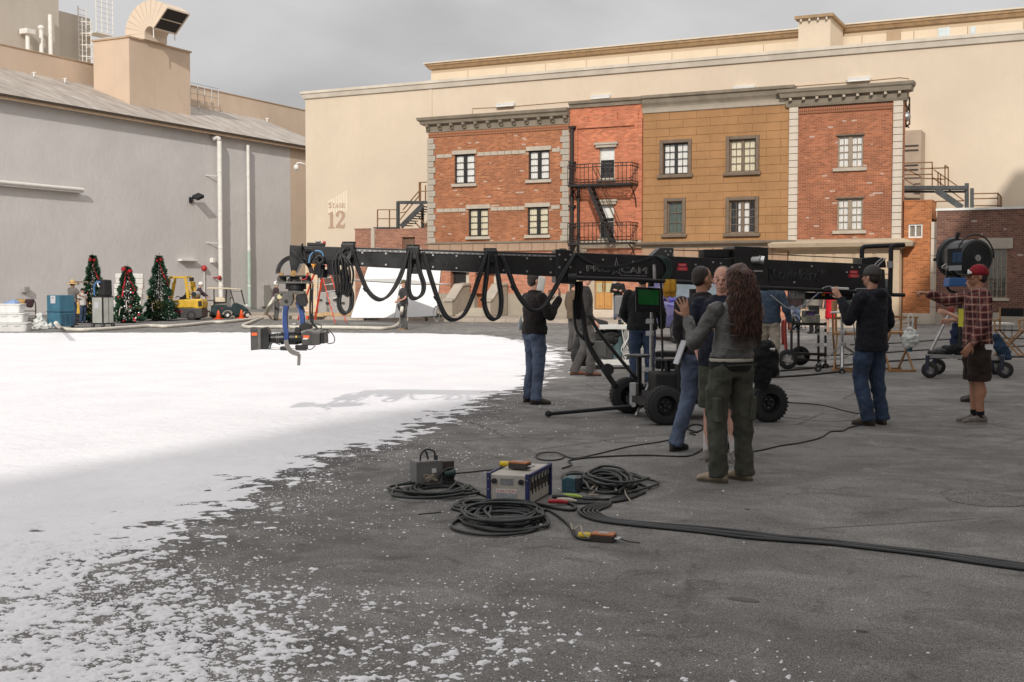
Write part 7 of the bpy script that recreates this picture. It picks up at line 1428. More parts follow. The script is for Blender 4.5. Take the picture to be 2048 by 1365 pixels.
# ================================================================== left yard: trees, machines, vehicles
RS6 = random.Random(21)
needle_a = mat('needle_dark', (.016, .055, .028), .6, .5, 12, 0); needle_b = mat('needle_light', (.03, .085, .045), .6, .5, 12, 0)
red_rib = mat_cloth('ribbon_red', (.42, .008, .02), .6, .2, .2); silver_b = mat('bauble_silver', (.62, .62, .62), .15, .1, metal=.7); red_bb = mat('bauble_red', (.45, .01, .015), .15, .1, coat=.5); white_l = mat('light_white', (.80, .80, .76), .4, .05)
def xmas_tree(px, py, top, half, label, baubles, bow, canes):
    base = G(px, py); d = gdepth(py); H = (D(px, top, d)-base).z; Wd = half*d/FPX
    t = thing('christmas_tree', label, 'christmas tree', base, 0, 'decorated christmas trees'); rs = random.Random(px)
    MB().cyl((0, 0, 0), (0, 0, H), .035, 8, .008).build('trunk', mat('bark', (.05, .03, .02), .9, .3), t)
    MB().loft([((0, 0, .0), .34, .34), ((0, 0, .05), .30, .30), ((0, 0, .10), .06, .06)], 12).build('tree_stand', black_matte, t)
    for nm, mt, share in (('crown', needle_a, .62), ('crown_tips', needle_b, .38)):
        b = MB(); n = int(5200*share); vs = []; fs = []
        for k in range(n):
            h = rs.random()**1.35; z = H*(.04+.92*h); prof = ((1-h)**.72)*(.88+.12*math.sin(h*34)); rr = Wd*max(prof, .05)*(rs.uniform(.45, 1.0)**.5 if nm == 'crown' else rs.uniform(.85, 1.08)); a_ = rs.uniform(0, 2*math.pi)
            c = V3((rr*math.cos(a_), rr*math.sin(a_), z)); od = V3((math.cos(a_), math.sin(a_), rs.uniform(-.5, .25))).normalized(); sd = od.cross(UPV).normalized(); L = rs.uniform(.08, .17); wv = rs.uniform(.014, .030); up_ = sd.cross(od)
            q = rs.uniform(0, math.pi); s1 = sd*math.cos(q)+up_*math.sin(q); i0 = len(vs)
            vs += [c-s1*wv, c+s1*wv, c+od*L*.6+s1*wv*1.1, c+od*L, c+od*L*.6-s1*wv*1.1]; fs.append((i0, i0+1, i0+2, i0+3, i0+4))
            s2 = s1.cross(od); i0 = len(vs); vs += [c-s2*wv, c+s2*wv, c+od*L*.9]; fs.append((i0, i0+1, i0+2))
        b.add(vs, fs); ob = b.build(nm, mt, t)
    def surf(h, a_, k=1.02): prof = (1-h)**.72*Wd*k; return V3((prof*math.cos(a_), prof*math.sin(a_), H*(.04+.92*h)))
    va = math.atan2(-FWD.y, -FWD.x); lm = MB()
    for k in range(80): h = rs.random()**1.2*.92; p = surf(h, va+rs.uniform(-1.5, 1.5)); lm.ell(p, .017, 6, 4)
    lo_ = lm.build('fairy_lights', white_l, t, True); lo_['kind'] = 'stuff'
    for k in range(baubles): h = rs.random()*.75; r_ = rs.uniform(.035, .065); MB().ell(surf(h, va+rs.uniform(-1.4, 1.4), 1.04), r_, 12, 8).build('bauble', silver_b if k % 3 else red_bb, t, True)
    if baubles > 6:
        for k in range(5): h = rs.random()*.7; MB().ell(surf(h, va+rs.uniform(-1.3, 1.3), 1.04), .05, 12, 8).build('bauble', red_bb, t, True)
    # bow of red ribbon
    zc = H*.90; c = V3((math.cos(va)*.1, math.sin(va)*.1, zc))
    for k in range(6 if bow < 2 else 9):
        a_ = rs.uniform(0, 6.28); dv = RGT*math.cos(a_)+UPV*math.sin(a_)*.8; L = rs.uniform(.10, .18)*bow; b = MB(); pts = [c, c+dv*L*.6+FWD*-.06, c+dv*L, c+dv*L*.55+FWD*.03, c]
        vs = []
        for p in pts: vs += [p-UPV*.045, p+UPV*.045]
        b.add(vs, [(2*i, 2*i+1, 2*i+3, 2*i+2) for i in range(4)]); b.build('bow_loop', red_rib, t, True)
    for k in range(1 if bow < 1.5 else 2):
        sgn = (1.3, -.2)[k]; b = MB(); vs = []
        for j in range(12): f_ = j/11; h = .90-f_*(.35+.12*k); p = surf(h, va+sgn*(.25+f_*.7), 1.12); w_ = .028; vs += [p-RGT*w_, p+RGT*w_+UPV*.01*math.sin(j)]
        b.add(vs, [(2*i, 2*i+1, 2*i+3, 2*i+2) for i in range(11)]); b.build('ribbon_tail', red_rib, t, True)
    for k in range(canes):
        h = .22+.12*k; c = surf(h, va+(-.25+.45*k), 1.1); tilt = RS6.uniform(-.3, .3); pts = [c+RGT*(tilt*.25)-UPV*.30, c, c+UPV*.06+RGT*.04, c+UPV*.04+RGT*.10]; MB().tube(spline(pts, 5), .018, 7).build('candy_cane', mat('cane_white', (.7, .62, .58), .4, .3, 40, 0), t, True)
    return t
xmas_tree(188, 646, 506, 27, 'tall slim christmas tree with red bow behind the silver machine', 3, 1.0, 0)
xmas_tree(256, 646, 529, 30, 'shortest christmas tree with big red bow and silver and red baubles', 20, 1.7, 2)
xmas_tree(320, 642, 507, 31, 'tall white lit christmas tree beside the yellow forklift', 2, 1.0, 1)
# stacked white foam blocks behind the middle tree
fb = G(262, 640); st_ = thing('foam_block_stack', 'leaning stack of white foam blocks behind the middle christmas tree', 'foam blocks', fb, YAW+.2); foam = mat('foam_white', (.66, .65, .61), .8, .06, 4, .1)
for k in range(9):
    for j in (0, 1): MB().cbox((-.48+.62*j+.02*k+RS6.uniform(-.03, .03), 0, .12+.235*k), (.6, .55, .22), Euler((0, .04*j, RS6.uniform(-.06, .06))).to_matrix()).build('foam_block', foam, st_, bevel=.02)
# machine boxes
def machine(px, py, w, dd, h, rz, name, label, mt, mt2, wheels):
    t = thing(name, label, 'machine', G(px, py), YAW+rz); return t
tealp = mat('machine_blue', (.045, .15, .22), .5, .18, 4, .08); tealm = mat('machine_blue_dark', (.03, .085, .14), .5, .2, 4, .08); lab_w = mat('paper_white', (.6, .6, .62), .8, .05)
bmx = thing('blue_snow_machine', 'teal blue wheeled snow machine box with a white label on front', 'machine', G(122, 657), YAW+R(-32)); 
MB().box(-.36, -.32, .62, .36, .32, 1.22).build('upper_box', tealp, bmx, bevel=.01); MB().box(-.36, -.32, .08, .36, .30, .60).build('lower_box', tealp, bmx, bevel=.01); MB().box(-.38, -.34, .6, .38, .34, .635).build('belt', tealm, bmx)
MB().box(-.14, -.328, .92, .13, -.321, 1.2).build('label_sheet', lab_w, bmx); place_text(text_mesh('*', 1), 'label_mark', black_matte, None, (-.05, -.331, 1.08), (1, 0, 0), (0, 0, 1), .09, .08).parent = bmx
for k in range(3): MB().box(.362, -.25+.2*k, .12, .372, -.12+.2*k, .52).build('side_panel', tealm, bmx)
for x_, y_ in ((-.3, -.28), (.3, -.28), (-.3, .28), (.3, .28)): wheel(bmx, V3((x_, y_, .09))+bmx.location, (0, -1, 0), .09, .06, .04, rubber, steel, 0)
smx = thing('silver_snow_machine', 'silver panelled wheeled machine cabinet with black edges between the trees', 'machine', G(206, 655), YAW+R(-30)); silv = mat('panel_silver', (.46, .47, .44), .45, .1, 3, .04, metal=.2)
MB().box(-.30, -.26, .12, .30, .26, 1.18).build('frame', black_matte, smx, bevel=.01); MB().box(-.25, -.268, .17, .25, -.262, 1.12).build('front_panel', silv, smx); MB().box(.302, -.22, .17, .308, .0, 1.12).build('side_panel', silv, smx); MB().box(.302, .03, .17, .308, .23, 1.12).build('side_panel', silv, smx); MB().box(-.14, -.274, .72, .08, -.269, .95).build('label_sheet', lab_w, smx)
for x_, y_ in ((-.27, -.24), (.27, -.24), (-.27, .24), (.27, .24)): wheel(smx, V3((x_, y_, .09))+smx.location, (0, -1, 0), .09, .06, .04, rubber, steel, 0)
rot2 = Matrix.Rotation(YAW+R(-30), 3, 'Z'); bn = thing('black_blower', 'black blower housing with blue hose on top of the silver machine', 'blower', smx.location+V3((0, 0, 1.18)), YAW+R(-30)); MB().prism([(-.02, -.2, 0), (.02, -.2, .62), (.3, -.2, .6), (.32, -.2, 0)], (0, .4, 0)).build('housing', black_matte, bn, bevel=.04); MB().tube(spline([(-.2, -.2, .02), (-.15, -.25, .35), (.0, -.25, .52), (.18, -.25, .5)], 7), .035, 8).build('blue_hose', mat('hose_blue', (.08, .2, .45), .4, .1), bn, True); MB().tube(spline([(.02, -.24, .5), (.08, -.26, .38), (.14, -.25, .34)], 6), .03, 8).build('grey_hose', lamp_m, bn, True)
# white tubs and trolley
tubm = mat('tub_white', (.68, .68, .67), .5, .08, 4, .05); tb0 = G(28, 663)
for k in range(3):
    z_ = .32*k; tt = thing('white_tub', ['bottom white storage tub of the stack at far left', 'middle white storage tub of the stack at far left', 'top white storage tub holding a blue cloth'][k], 'tub', tb0+V3((-.05*k, 0, z_)), YAW+.1-.08*k, 'stacked white tubs'); s_ = 1-.13*k
    MB().loft([((0, 0, 0), .50*s_, .32*s_), ((0, 0, .27), .56*s_, .36*s_), ((0, 0, .275), .60*s_, .40*s_), ((0, 0, .31), .60*s_, .40*s_), ((0, 0, .312), .5*s_, .3*s_)], 24, True, .35).build('shell', tubm, tt)
    if k < 2: 
        for j in (-.2, .2): MB().box(j-.1, -.385*s_, .20, j+.1, -.36*s_, .235).build('handle_slot', lamp_m, tt)
cbm = thing('blue_cloth', 'crumpled blue cloth lying on the top white tub', 'cloth', tb0+V3((-.05, -.05, .95)), 0); q = MB(); q.ell((0, 0, .02), (.28, .18, .06)); q.ell((.12, .05, .05), (.15, .12, .07)); fuse(q, 'cloth', mat_cloth('cloth_blue', (.22, .32, .52), .9, .1, .3), cbm, .025, 2, .05)
hc_ = thing('hand_trolley', 'dark steel hand trolley with clothes hung over its handle at far left', 'trolley', G(50, 650), YAW+.1); fr6 = mat('trolley_steel', (.05, .04, .035), .6, .3)
MB().tube(spline([(-.42, 0, .1), (-.42, 0, .75), (-.38, 0, .93), (-.25, 0, 1.0), (.25, 0, 1.0), (.36, 0, .95), (.42, 0, .8), (.42, 0, .1)], 5), .028, 8).build('handle_frame', fr6, hc_, True); MB().bar((-.42, 0, .55), (.42, 0, .55), .04).build('cross_bar', fr6, hc_); MB().bar((-.42, 0, .25), (.42, 0, .25), .04).build('cross_bar', fr6, hc_); MB().box(-.45, -.5, .16, .45, 0, .2).build('deck', fr6, hc_)
for x_ in (-.35, .35): wheel(hc_, V3((x_, -.1, .09))+hc_.location, (0, -1, 0), .09, .05, .04, rubber, steel, 0)
for k, (x_, col, nm, lb) in enumerate(((-.12, (.42, .26, .10), 'tan_garment', 'tan jacket hung over the trolley handle'), (.18, (.05, .025, .03), 'dark_garment', 'dark maroon jacket hung over the trolley handle'))):
    g_ = thing(nm, lb, 'jacket', hc_.location+Matrix.Rotation(YAW+.1, 3, 'Z')@V3((x_, 0, 1.0)), YAW+.1); q = MB(); q.loft([((0, -.06, -.42 if k == 0 else -.3), .08, .03), ((.02, -.06, -.2), .16, .04), ((0, -.02, .03), .19, .07), ((0, .06, -.1), .18, .04), ((0, .06, -.3), .12, .03)], 14); fuse(q, 'garment', mat_cloth('cloth_'+nm, col, .9, .2, .4), g_, .022, 2, .03)
pbg = thing('plastic_bag', 'translucent white plastic bag slumped on the ground left of the blue machine', 'bag', G(82, 658), YAW); q = MB(); q.loft([((0, 0, 0), .28, .2), ((.02, 0, .12), .24, .2), ((-.03, 0, .3), .16, .12), ((-.05, 0, .45), .08, .06), ((-.04, 0, .52), .1, .05)], 16); q.ell((.22, -.02, .06), (.2, .15, .09)); fuse(q, 'bag', mat('bag_plastic', (.58, .60, .58), .3, .15, 6, .2, 40), pbg, .022, 1, .09)
# yellow loader cab behind the first tree
yp = mat('forklift_yellow', (.60, .37, .025), .4, .15, 4, .05, coat=.2)
lo2 = thing('yellow_loader', 'small yellow loader with black canopy bar half hidden by the first tree', 'loader', G(172, 646), YAW+.15); MB().box(-.42, -.4, .25, .5, .4, .88).build('body', yp, lo2, bevel=.06); MB().bar((-.5, -.3, 1.72), (.45, -.3, 1.72), .06).build('canopy_bar', frame_brown, lo2); MB().bar((-.5, .3, 1.72), (.45, .3, 1.72), .06).build('canopy_bar', frame_brown, lo2); 
for x_, y_ in ((.4, -.3), (.4, .3)): MB().bar((x_, y_, .85), (x_, y_, 1.72), .05).build('canopy_post', frame_brown, lo2)
for x_ in (-.25, .3): wheel(lo2, V3((x_, -.4, .2))+lo2.location, (0, -1, 0), .2, .12, .1, rubber, black_metal, 0)
MB().ell((-.25, -.3, 1.66), (.06, .06, .06)).build('work_lamp', frame_brown, lo2, True)
# forklift
fd = gdepth(641); FPl = VPlane(D(380, 600, fd), RGT); fk = thing('forklift', 'yellow forklift truck with overhead guard parked behind the tallest christmas trees', 'forklift', G(350, 641)); of = fk.location
def fkp(poly, t0, t1, nm, mt, bevel=.03, root=None): b = MB((root or fk).location); b.prism([FPl.p(*q)+FPl.n*t0 for q in poly], FPl.n*(t1-t0)); return b.build(nm, mt, root or fk, bevel=bevel)
fkp([(292, 634), (292, 603), (346, 601), (372, 599), (402, 598), (405, 604), (405, 617), (392, 618), (385, 616), (340, 617), (320, 634)], -1.0, 0, 'body', yp, .05); fkp([(340, 617.5), (385, 616), (404, 618), (405, 634), (398, 637), (345, 636)], -1.02, .02, 'chassis', mat('forklift_grey', (.045, .042, .042), .5, .2), .03); fkp([(396, 603), (403, 602), (404, 613), (397, 614)], 0, .03, 'rear_vent', black_matte, .01)
for t0 in (-.98, -.06):
    fkp([(337, 556), (340, 553.5), (372, 553), (375, 555), (372, 556.5), (341, 557.5), (339, 566), (336, 566)], t0, t0+.07, 'guard_rail', yp, .01); fkp([(368, 555), (373, 555), (379, 598), (373, 598)], t0, t0+.07, 'rear_pillar', yp, .01); fkp([(333, 566), (338, 560), (341, 561), (334, 600), (329, 600)], t0, t0+.07, 'front_pillar', yp, .01)
for k in range(6): x_ = 340+k*6; MB(of).bar(FPl.q(x_, 554, -.95), FPl.q(x_, 554, -.03), .05, .05).build('guard_bar', yp, fk)
fkp([(374, 556), (381, 555), (381, 563), (375, 563)], -.6, -.3, 'rear_lamp', black_matte, .02); fkp([(375, 564), (380, 564), (383, 596), (378, 597)], -.95, -.85, 'tank_rail', yp, .01)
for k in range(6): y_ = 566+k*5; MB(of).bar(FPl.q(374.5+k*.5, y_, -.05), FPl.q(380+k*.5, y_+.6, -.05), .03, .05).build('guard_slat', yp, fk)
fkp([(352, 600), (368, 599.5), (367, 585), (370, 583), (373, 584), (372, 601), (352, 602)], -.7, -.25, 'seat', black_matte, .04); MB(of).lathe(FPl.q(386.5, 589, -.8), FPl.n, [(0, .08), (.03, .14), (.65, .14), (.68, .08)], 18).build('gas_tank', mat('tank_grey', (.35, .34, .33), .4, .1), fk, smooth='auto'); MB(of).lathe(FPl.q(386.5, 589, -.12), FPl.n, [(0, .115), (.02, .115), (.021, .06)], 18).build('tank_collar', black_matte, fk, smooth='auto')
MB(of).tube(spline([FPl.q(346+i*3, 597-abs(math.sin(i))*4, -.4) for i in range(5)], 5), .02, 6).build('steering_wheel', black_matte, fk, True)
fkp([(349, 606), (358, 606), (358, 609), (349, 609)], 0, .01, 'badge', white_paint, 0); 
a_ = FPl.q(350, 625.5, .025); place_text(text_mesh('HYSTER', 1, 0, .01), 'lettering', mat('caution_red', None), fk, a_, RGT, UPV, (FPl.q(365, 625.5)-FPl.q(350, 625.5)).length, .09)
wheel(fk, FPl.q(383, 631, -.08)+V3((0, 0, 0)), FPl.n, .245, .2, .12, rubber, mat('forklift_grey', None), 5); wheel(fk, FPl.q(383, 631, -.9), FPl.n, .245, .2, .12, rubber, mat('forklift_grey', None), 0); wheel(fk, FPl.q(312, 630, -.08), FPl.n, .3, .2, .14, rubber, yp, 5); wheel(fk, FPl.q(312, 630, -.9), FPl.n, .3, .2, .14, rubber, yp, 0)
for x_ in (291, 297): fkp([(x_, 592), (x_+3, 592), (x_+3, 638), (x_, 638)], -.75, -.25, 'mast', yp, .01)
fkp([(272, 637), (292, 636), (292, 639), (272, 639)], -.7, -.55, 'fork', black_metal, 0); fkp([(272, 637), (292, 636), (292, 639), (272, 639)], -.4, -.25, 'fork', black_metal, 0)
# golf cart
gd = gdepth(637.5); GP = VPlane(D(455, 600, gd), (RGT+FWD*.25)); gc_ = thing('golf_cart', 'dark green golf cart with cream canopy parked by the grey wall', 'golf cart', G(455, 637.5)); og = gc_.location
def gp(poly, t0, t1, nm, mt, bevel=.02): b = MB(og); b.prism([GP.p(*q)+GP.n*t0 for q in poly], GP.n*(t1-t0)); return b.build(nm, mt, gc_, bevel=bevel)
cg = mat('cart_green', (.012, .03, .032), .3, .3, 4, .03, coat=.4); cream = mat('cart_cream', (.62, .54, .40), .6, .1)
gp([(413, 576.5), (418, 575), (455, 576), (484, 578.5), (484, 580), (455, 578.5), (414, 578.5)], -1.15, .05, 'canopy', cream, .02)
gp([(421, 632), (422, 612), (426, 609), (452, 609), (456, 614), (463, 614), (466, 607), (474, 606), (486, 611), (497, 619), (498, 626), (489, 622), (484, 628), (482, 632), (468, 633), (464, 622), (455, 619), (446, 624), (444, 632)], -1.05, 0, 'body', cg, .04)
gp([(420, 609), (452, 608), (452, 611), (420, 612)], -1.0, -.05, 'rear_seat', cream, .03); gp([(428, 607), (451, 606), (451, 597), (445, 595), (432, 595), (428, 598)], -1.0, -.1, 'seat_back', cream, .05); gp([(428, 604), (451, 604), (451, 608), (428, 608)], -1.0, -.05, 'seat_rail', black_matte, .02)
ws = gp([(463, 583), (483, 584.5), (489, 607), (469, 606)], -1.0, -.97, 'windshield', glass, 0)
for t0 in (-1.02, -.02):
    for a_, b_ in (((461, 580), (469, 608)), ((483, 580), (490, 609)), ((428, 579), (428, 610)), ((453, 580), (452, 606)), ((412, 601), (412, 625)), ((412, 601), (430, 602)), ((412, 624), (420, 624))): MB(og).bar(GP.p(*a_)+GP.n*t0, GP.p(*b_)+GP.n*t0, .035).build('strut', black_metal, gc_)
for k in range(6): MB(og).ell(GP.p(464+k*3.4, 583.5)+GP.n*(-.9+.15*k), .025, 8, 5).build('hat_light', white_l, gc_, True)
MB(og).tube(spline([GP.p(460, 601)+GP.n*-.3, GP.p(463, 595)+GP.n*-.3, GP.p(468, 600)+GP.n*-.3], 5), .02, 6).build('steering_wheel', black_matte, gc_, True); MB(og).ell(GP.p(493, 612)+GP.n*-.2, (.07, .07, .07)).build('headlight', white_l, gc_, True); MB(og).ell(GP.p(444, 617)+GP.n*.02, (.04, .02, .03)).build('tail_light', red_bb, gc_, True)
for x_, t0 in ((455, .0), (495, .0), (426, -.95), (472, -.95)): wheel(gc_, GP.p(x_, 630)+GP.n*t0, GP.n, .165, .14, .08, rubber, white_paint, 5)
# traffic cones
for px, py, lb in ((437, 639, 'orange traffic cone at the rear of the golf cart'), (483, 637.5, 'orange traffic cone at the front of the golf cart')):
    c = thing('traffic_cone', lb, 'traffic cone', G(px, py), 0, 'traffic cones by the golf cart'); om_ = mat('cone_orange', (.75, .10, .02), .5, .1); MB().loft([((0, 0, .04), .13, .13), ((0, 0, .40), .035, .035), ((0, 0, .42), .02, .02)], 16).build('cone', om_, c, True); MB().box(-.17, -.17, 0, .17, .17, .04).build('base', om_, c, bevel=.01)
# long white blower hose across the lot
hosem = mat('hose_white', (.60, .57, .50), .7, .12, 6, .15)
hp1 = [G(112, 647, .55), G(120, 655, .15), G(135, 659, .07)]+[G(*q, .07) for q in ((165, 660), (210, 658), (255, 655), (300, 652), (330, 653), (375, 650), (420, 645), (450, 644), (490, 640), (510, 637), (528, 630))]+[D(536, 615, 53), D(548, 596, 53.5)]
tag(MB().tube(spline(hp1, 8), .062, 10).build('blower_hose', hosem, smooth=True), 'long white hose snaking from the blue machine toward the distant worker', 'hose')
hp2 = [D(804, 612, 42.4), D(803, 625, 42.2), G(800, 644, .2)]+[G(*q, .065) for q in ((788, 654), (765, 657), (720, 656), (660, 655), (600, 655), (560, 654), (520, 655), (490, 654), (488, 650), (505, 643))]+[G(530, 632, .1), D(545, 606, 54), D(556, 596, 54)]
tag(MB().tube(spline(hp2, 8), .062, 10).build('blower_hose', hosem, smooth=True), 'white hose lying along the snow edge to the masked worker', 'hose')
nz2 = MB().tube([D(806, 606, 42.3), D(800, 612, 42.2), D(803, 622, 42.2)], [.09, .11, .08], 10).build('hose_nozzle', black_metal, smooth=True); tag(nz2, 'black hose nozzle held by the masked worker', 'nozzle')

# ================================================================== middle distance: ladder, screens, stands
lr = mat('ladder_red', (.62, .055, .02), .45, .15, 4, .05); ld_ = thing('step_ladder', 'red and silver A-frame step ladder standing behind the crane head', 'ladder', G(655, 650)); ol = ld_.location; dl = gdepth(650)
def L3(px, py, dd=0): return D(px, py, dl+dd)
fr_l = [(L3(640, 535, 0), L3(671, 648, 0)), (L3(655, 533, 0), L3(693, 646, 0))]; bk = [(L3(633, 535, 1.0), L3(596, 640, 1.6)), (L3(648, 535, 1.0), L3(630, 640, 1.6))]
for a_, b_ in fr_l+bk: MB(ol).bar(a_, b_, .07, .04).build('rail', lr, ld_)
for k in range(8): f_ = (k+.6)/8.4; a_ = fr_l[0][0].lerp(fr_l[0][1], f_); b_ = fr_l[1][0].lerp(fr_l[1][1], f_); MB(ol).bar(a_, b_, .09, .04).build('step', steel, ld_)
for k in range(6): f_ = (k+.6)/6.2; a_ = bk[0][0].lerp(bk[0][1], f_); b_ = bk[1][0].lerp(bk[1][1], f_); MB(ol).bar(a_, b_, .035, .035).build('rear_rung', steel, ld_)
MB(ol).bar(L3(634, 533, .4), L3(657, 532, .3), .4, .06).build('top_cap', lr, ld_, bevel=.02)
for a_, b_ in fr_l: MB(ol).cbox(b_, (.1, .08, .06)).build('foot', steel, ld_)
# white bounce screens leaning behind the worker
wm = mat('screen_white', (.80, .80, .81), .75, .04, 2, .05); wd_ = 51.0
def screen(poly, depth, label, grp='white bounce screens', tilt=0, mt=wm):
    pts = [D(x_, y_, depth+t_) for x_, y_, t_ in poly]; c = sum(pts, Vector())/len(pts); c.z = 0; t = thing('bounce_screen', label, 'screen', c, 0, grp); b = MB(c); b.prism(pts, FWD*.06); b.build('sheet', mt, t); f_ = MB(c)
    for i in range(len(pts)): MB(c).bar(pts[i]+FWD*.08, pts[(i+1) % len(pts)]+FWD*.08, .05).build('frame_tube', steel, t)
    return t
screen([(701, 636, 0), (736, 534, .5), (812, 533, .5), (792, 636, 0)], 52.2, 'left large white bounce screen leaning behind the ladder')
screen([(790, 636, -.2), (806, 534, .2), (882, 534, .2), (872, 632, -.2)], 51.4, 'right large white bounce screen leaning behind the masked worker')
fl = thing('overhead_flag', 'flat pale fabric flag held horizontally on stands above the worker', 'flag', D(806, 568, 48)); b = MB(fl.location); pts = [D(703, 561.5, 48.5), D(790, 559, 50), D(905, 571, 48.5), D(830, 570, 46)]; b.prism(pts, UPV*.03); b.build('fabric', mat_cloth('flag_fabric', (.60, .60, .58), .9, .06, .2), fl)
for i in range(4): MB(fl.location).bar(pts[i]+UPV*.015, pts[(i+1) % 4]+UPV*.015, .035).build('frame_tube', steel, fl)
def cstand(px, py, top, label, base_mt):
    g_ = G(px, py); d_ = gdepth(py); t = thing('light_stand', label, 'stand', g_, 0, 'wheeled light stands'); H = D(px, top, d_).z; MB().cyl((0, 0, .3), (0, 0, H*.6), .035, 10).build('lower_pole', steel, t, smooth='auto'); MB().cyl((0, 0, H*.6), (0, 0, H), .022, 10).build('upper_pole', black_metal, t, smooth='auto'); MB().cbox((0, 0, H), (.14, .1, .1)).build('grip_head', steel, t, bevel=.02)
    for k in range(3): a_ = k*2.09+.5; e_ = V3((.62*math.cos(a_), .62*math.sin(a_), .1)); MB().bar((0, 0, .38), e_, .05).build('leg', base_mt, t); wheel(t, e_+t.location-V3((0, 0, .02)), (0, -1, 0), .08, .05, .03, rubber, steel, 0)
    q = MB(); q.ell((-.2, -.15, .2), (.3, .14, .11)); q.ell((.2, -.1, .2), (.25, .14, .1)); fuse(q, 'sandbag', mat_cloth('sandbag_green', (.05, .075, .05), .9, .3, .4), t, .03, 2, .04); return t
green_s = mat('stand_green', (.03, .10, .06), .5, .2); cstand(746, 641, 565, 'wheeled light stand with green base left of the masked worker', green_s); cstand(868, 642, 566, 'wheeled light stand with green base right of the white screens', green_s)
co_ = thing('rope_coil', 'white cord coil hanging on the right light stand', 'cord', D(873, 625, 49.5)); 
for k in range(4): MB().tube([V3((RGT.x*.12*math.cos(a_), RGT.y*.12*math.cos(a_), .3*math.sin(a_)-.1+.02*k)) for a_ in np.linspace(0, 6.1, 14)], .014, 5, True).build('loop', white_paint, co_, True)
ht = thing('hand_truck', 'black hand truck parked between the light stand and the masked worker', 'hand truck', G(783, 640)); dh_ = gdepth(640); hh = lambda px, py, o_=0: D(px, py, dh_+o_)
for a_, b_ in (((763, 600), (775, 633)), ((779, 599), (789, 632))): MB(ht.location).bar(hh(*a_, .3), hh(*b_), .04).build('upright', black_metal, ht)
MB(ht.location).prism([hh(766, 609, .2), hh(781, 608, .2), hh(788, 630, 0), hh(774, 631, 0)], FWD*.05).build('plate', rubber, ht); MB(ht.location).bar(hh(776, 606, .3), hh(780, 597, .35), .03).build('handle', black_metal, ht)
for px in (771, 787, 800): wheel(ht, hh(px, 636), -FWD, .12, .09, .05, rubber, black_metal, 0)
# doorway, cabinets and timber at the foot of the stage wall
dd_ = F(641, 540, YS), F(700, 640, YS); tag(MB((dd_[0][0], YS, 0)).box(dd_[0][0], YS-.08, .1, dd_[1][0], YS-.01, dd_[0][1]).build('stage_door', mat('door_dark', (.10, .075, .06), .7, .25), loc=(dd_[0][0], YS, 0)), 'dark brown stage door behind the red ladder', 'door')
cb_ = thing('steel_cabinets', 'grey steel storage cabinets standing behind the red ladder', 'cabinet', G(660, 632)); 
for k in range(2): MB(cb_.location).cbox(D(647+k*30, 606, 57), (1.1 if k else .75, .6, 1.0), Matrix.Rotation(YAW, 3, 'Z')).build('cabinet', mat('cabinet_grey', None), cb_, bevel=.02)
for k in range(4): MB(cb_.location).cbox(D(640+k*15, 600+6*(k % 2), 56.6), (.2, .03, .06), Matrix.Rotation(YAW, 3, 'Z')).build('drawer_pull', black_matte, cb_)
pl = thing('timber_pallet', 'pale timber pallet and offcuts on the ground behind the ladder', 'pallet', G(655, 638)); wl = mat('timber', (.50, .34, .18), .8, .2, 6, .1, streak=True)
for k in range(5): MB(pl.location).cbox(D(620+k*18, 628+2*(k % 2), 55.5+.1*k), (.45, .3, .16), Matrix.Rotation(YAW+.1*k, 3, 'Z')).build('plank', wl, pl)
for px, py, lb in ((640, 626, 'orange water cooler beside the timber behind the ladder'), (614, 630, 'orange bucket at the left of the ladder')): 
    c = thing('orange_bucket', lb, 'bucket', G(px, py+9), 0); MB().loft([((0, 0, 0), .15, .15), ((0, 0, .35), .19, .19), ((0, 0, .37), .2, .2)], 16).build('shell', mat('cone_orange', None), c, smooth='auto'); MB().loft([((0, 0, .37), .17, .17), ((0, 0, .40), .12, .12)], 16).build('lid', white_paint, c)
# tall timber flats leaning against the stage (pale panel left of ladder)
pf_ = screen([(607, 632, 0), (611, 528, .3), (636, 529, .3), (633, 632, 0)], 56.5, 'pale timber framed flat leaning on the stage behind the ladder', None, mt=mat('flat_timber', (.62, .47, .31), .8, .15, 3, .1))
# ================================================================== right side equipment
# blue pickup facing the viewer
tk = thing('blue_pickup', 'dark blue pickup truck facing the camera behind the crew', 'pickup truck', G(1398, 690)+FWD*2.4, YAW+R(12)); tb5 = mat('truck_blue', (.022, .022, .20), .25, .2, 3, .02, coat=.7); gl5 = mat('truck_glass', (.10, .13, .15), .08, .2, spec=.8); 
# local: -y towards viewer, x to the right
def tb_loft(secs, nm, mt, p=.35, par=tk): return MB().loft([((0, y_, (z0+z1)/2), w_, (z1-z0)/2, (1, 0, 0), (0, 0, 1)) for y_, w_, z0, z1 in secs], 32, True, p).build(nm, mt, par, smooth='auto')
tb_loft([(-2.45, .78, .42, .90), (-2.36, .90, .38, 1.02), (-1.9, .94, .36, 1.10), (-1.0, .95, .36, 1.16), (-.7, .95, .36, 1.18), (2.6, .94, .40, 1.16), (2.7, .9, .45, 1.1)], 'body', tb5)
tb_loft([(-.95, .86, 1.12, 1.18), (-.35, .78, 1.12, 1.74), (0, .76, 1.12, 1.80), (.9, .76, 1.12, 1.80), (1.15, .78, 1.12, 1.70), (1.2, .8, 1.12, 1.2)], 'cab', tb5)
MB().prism([(-.70, -.86, 1.24), (.70, -.86, 1.24), (.62, -.42, 1.70), (-.62, -.42, 1.70)], (0, -.02, .01)).build('windscreen', gl5, tk)
MB().box(-.5, -2.50, .62, .5, -2.40, .92).build('grille', black_matte, tk, bevel=.03)
for k in range(3): MB().box(-.48, -2.52, .66+.08*k, .48, -2.49, .70+.08*k).build('grille_bar', chrome, tk)
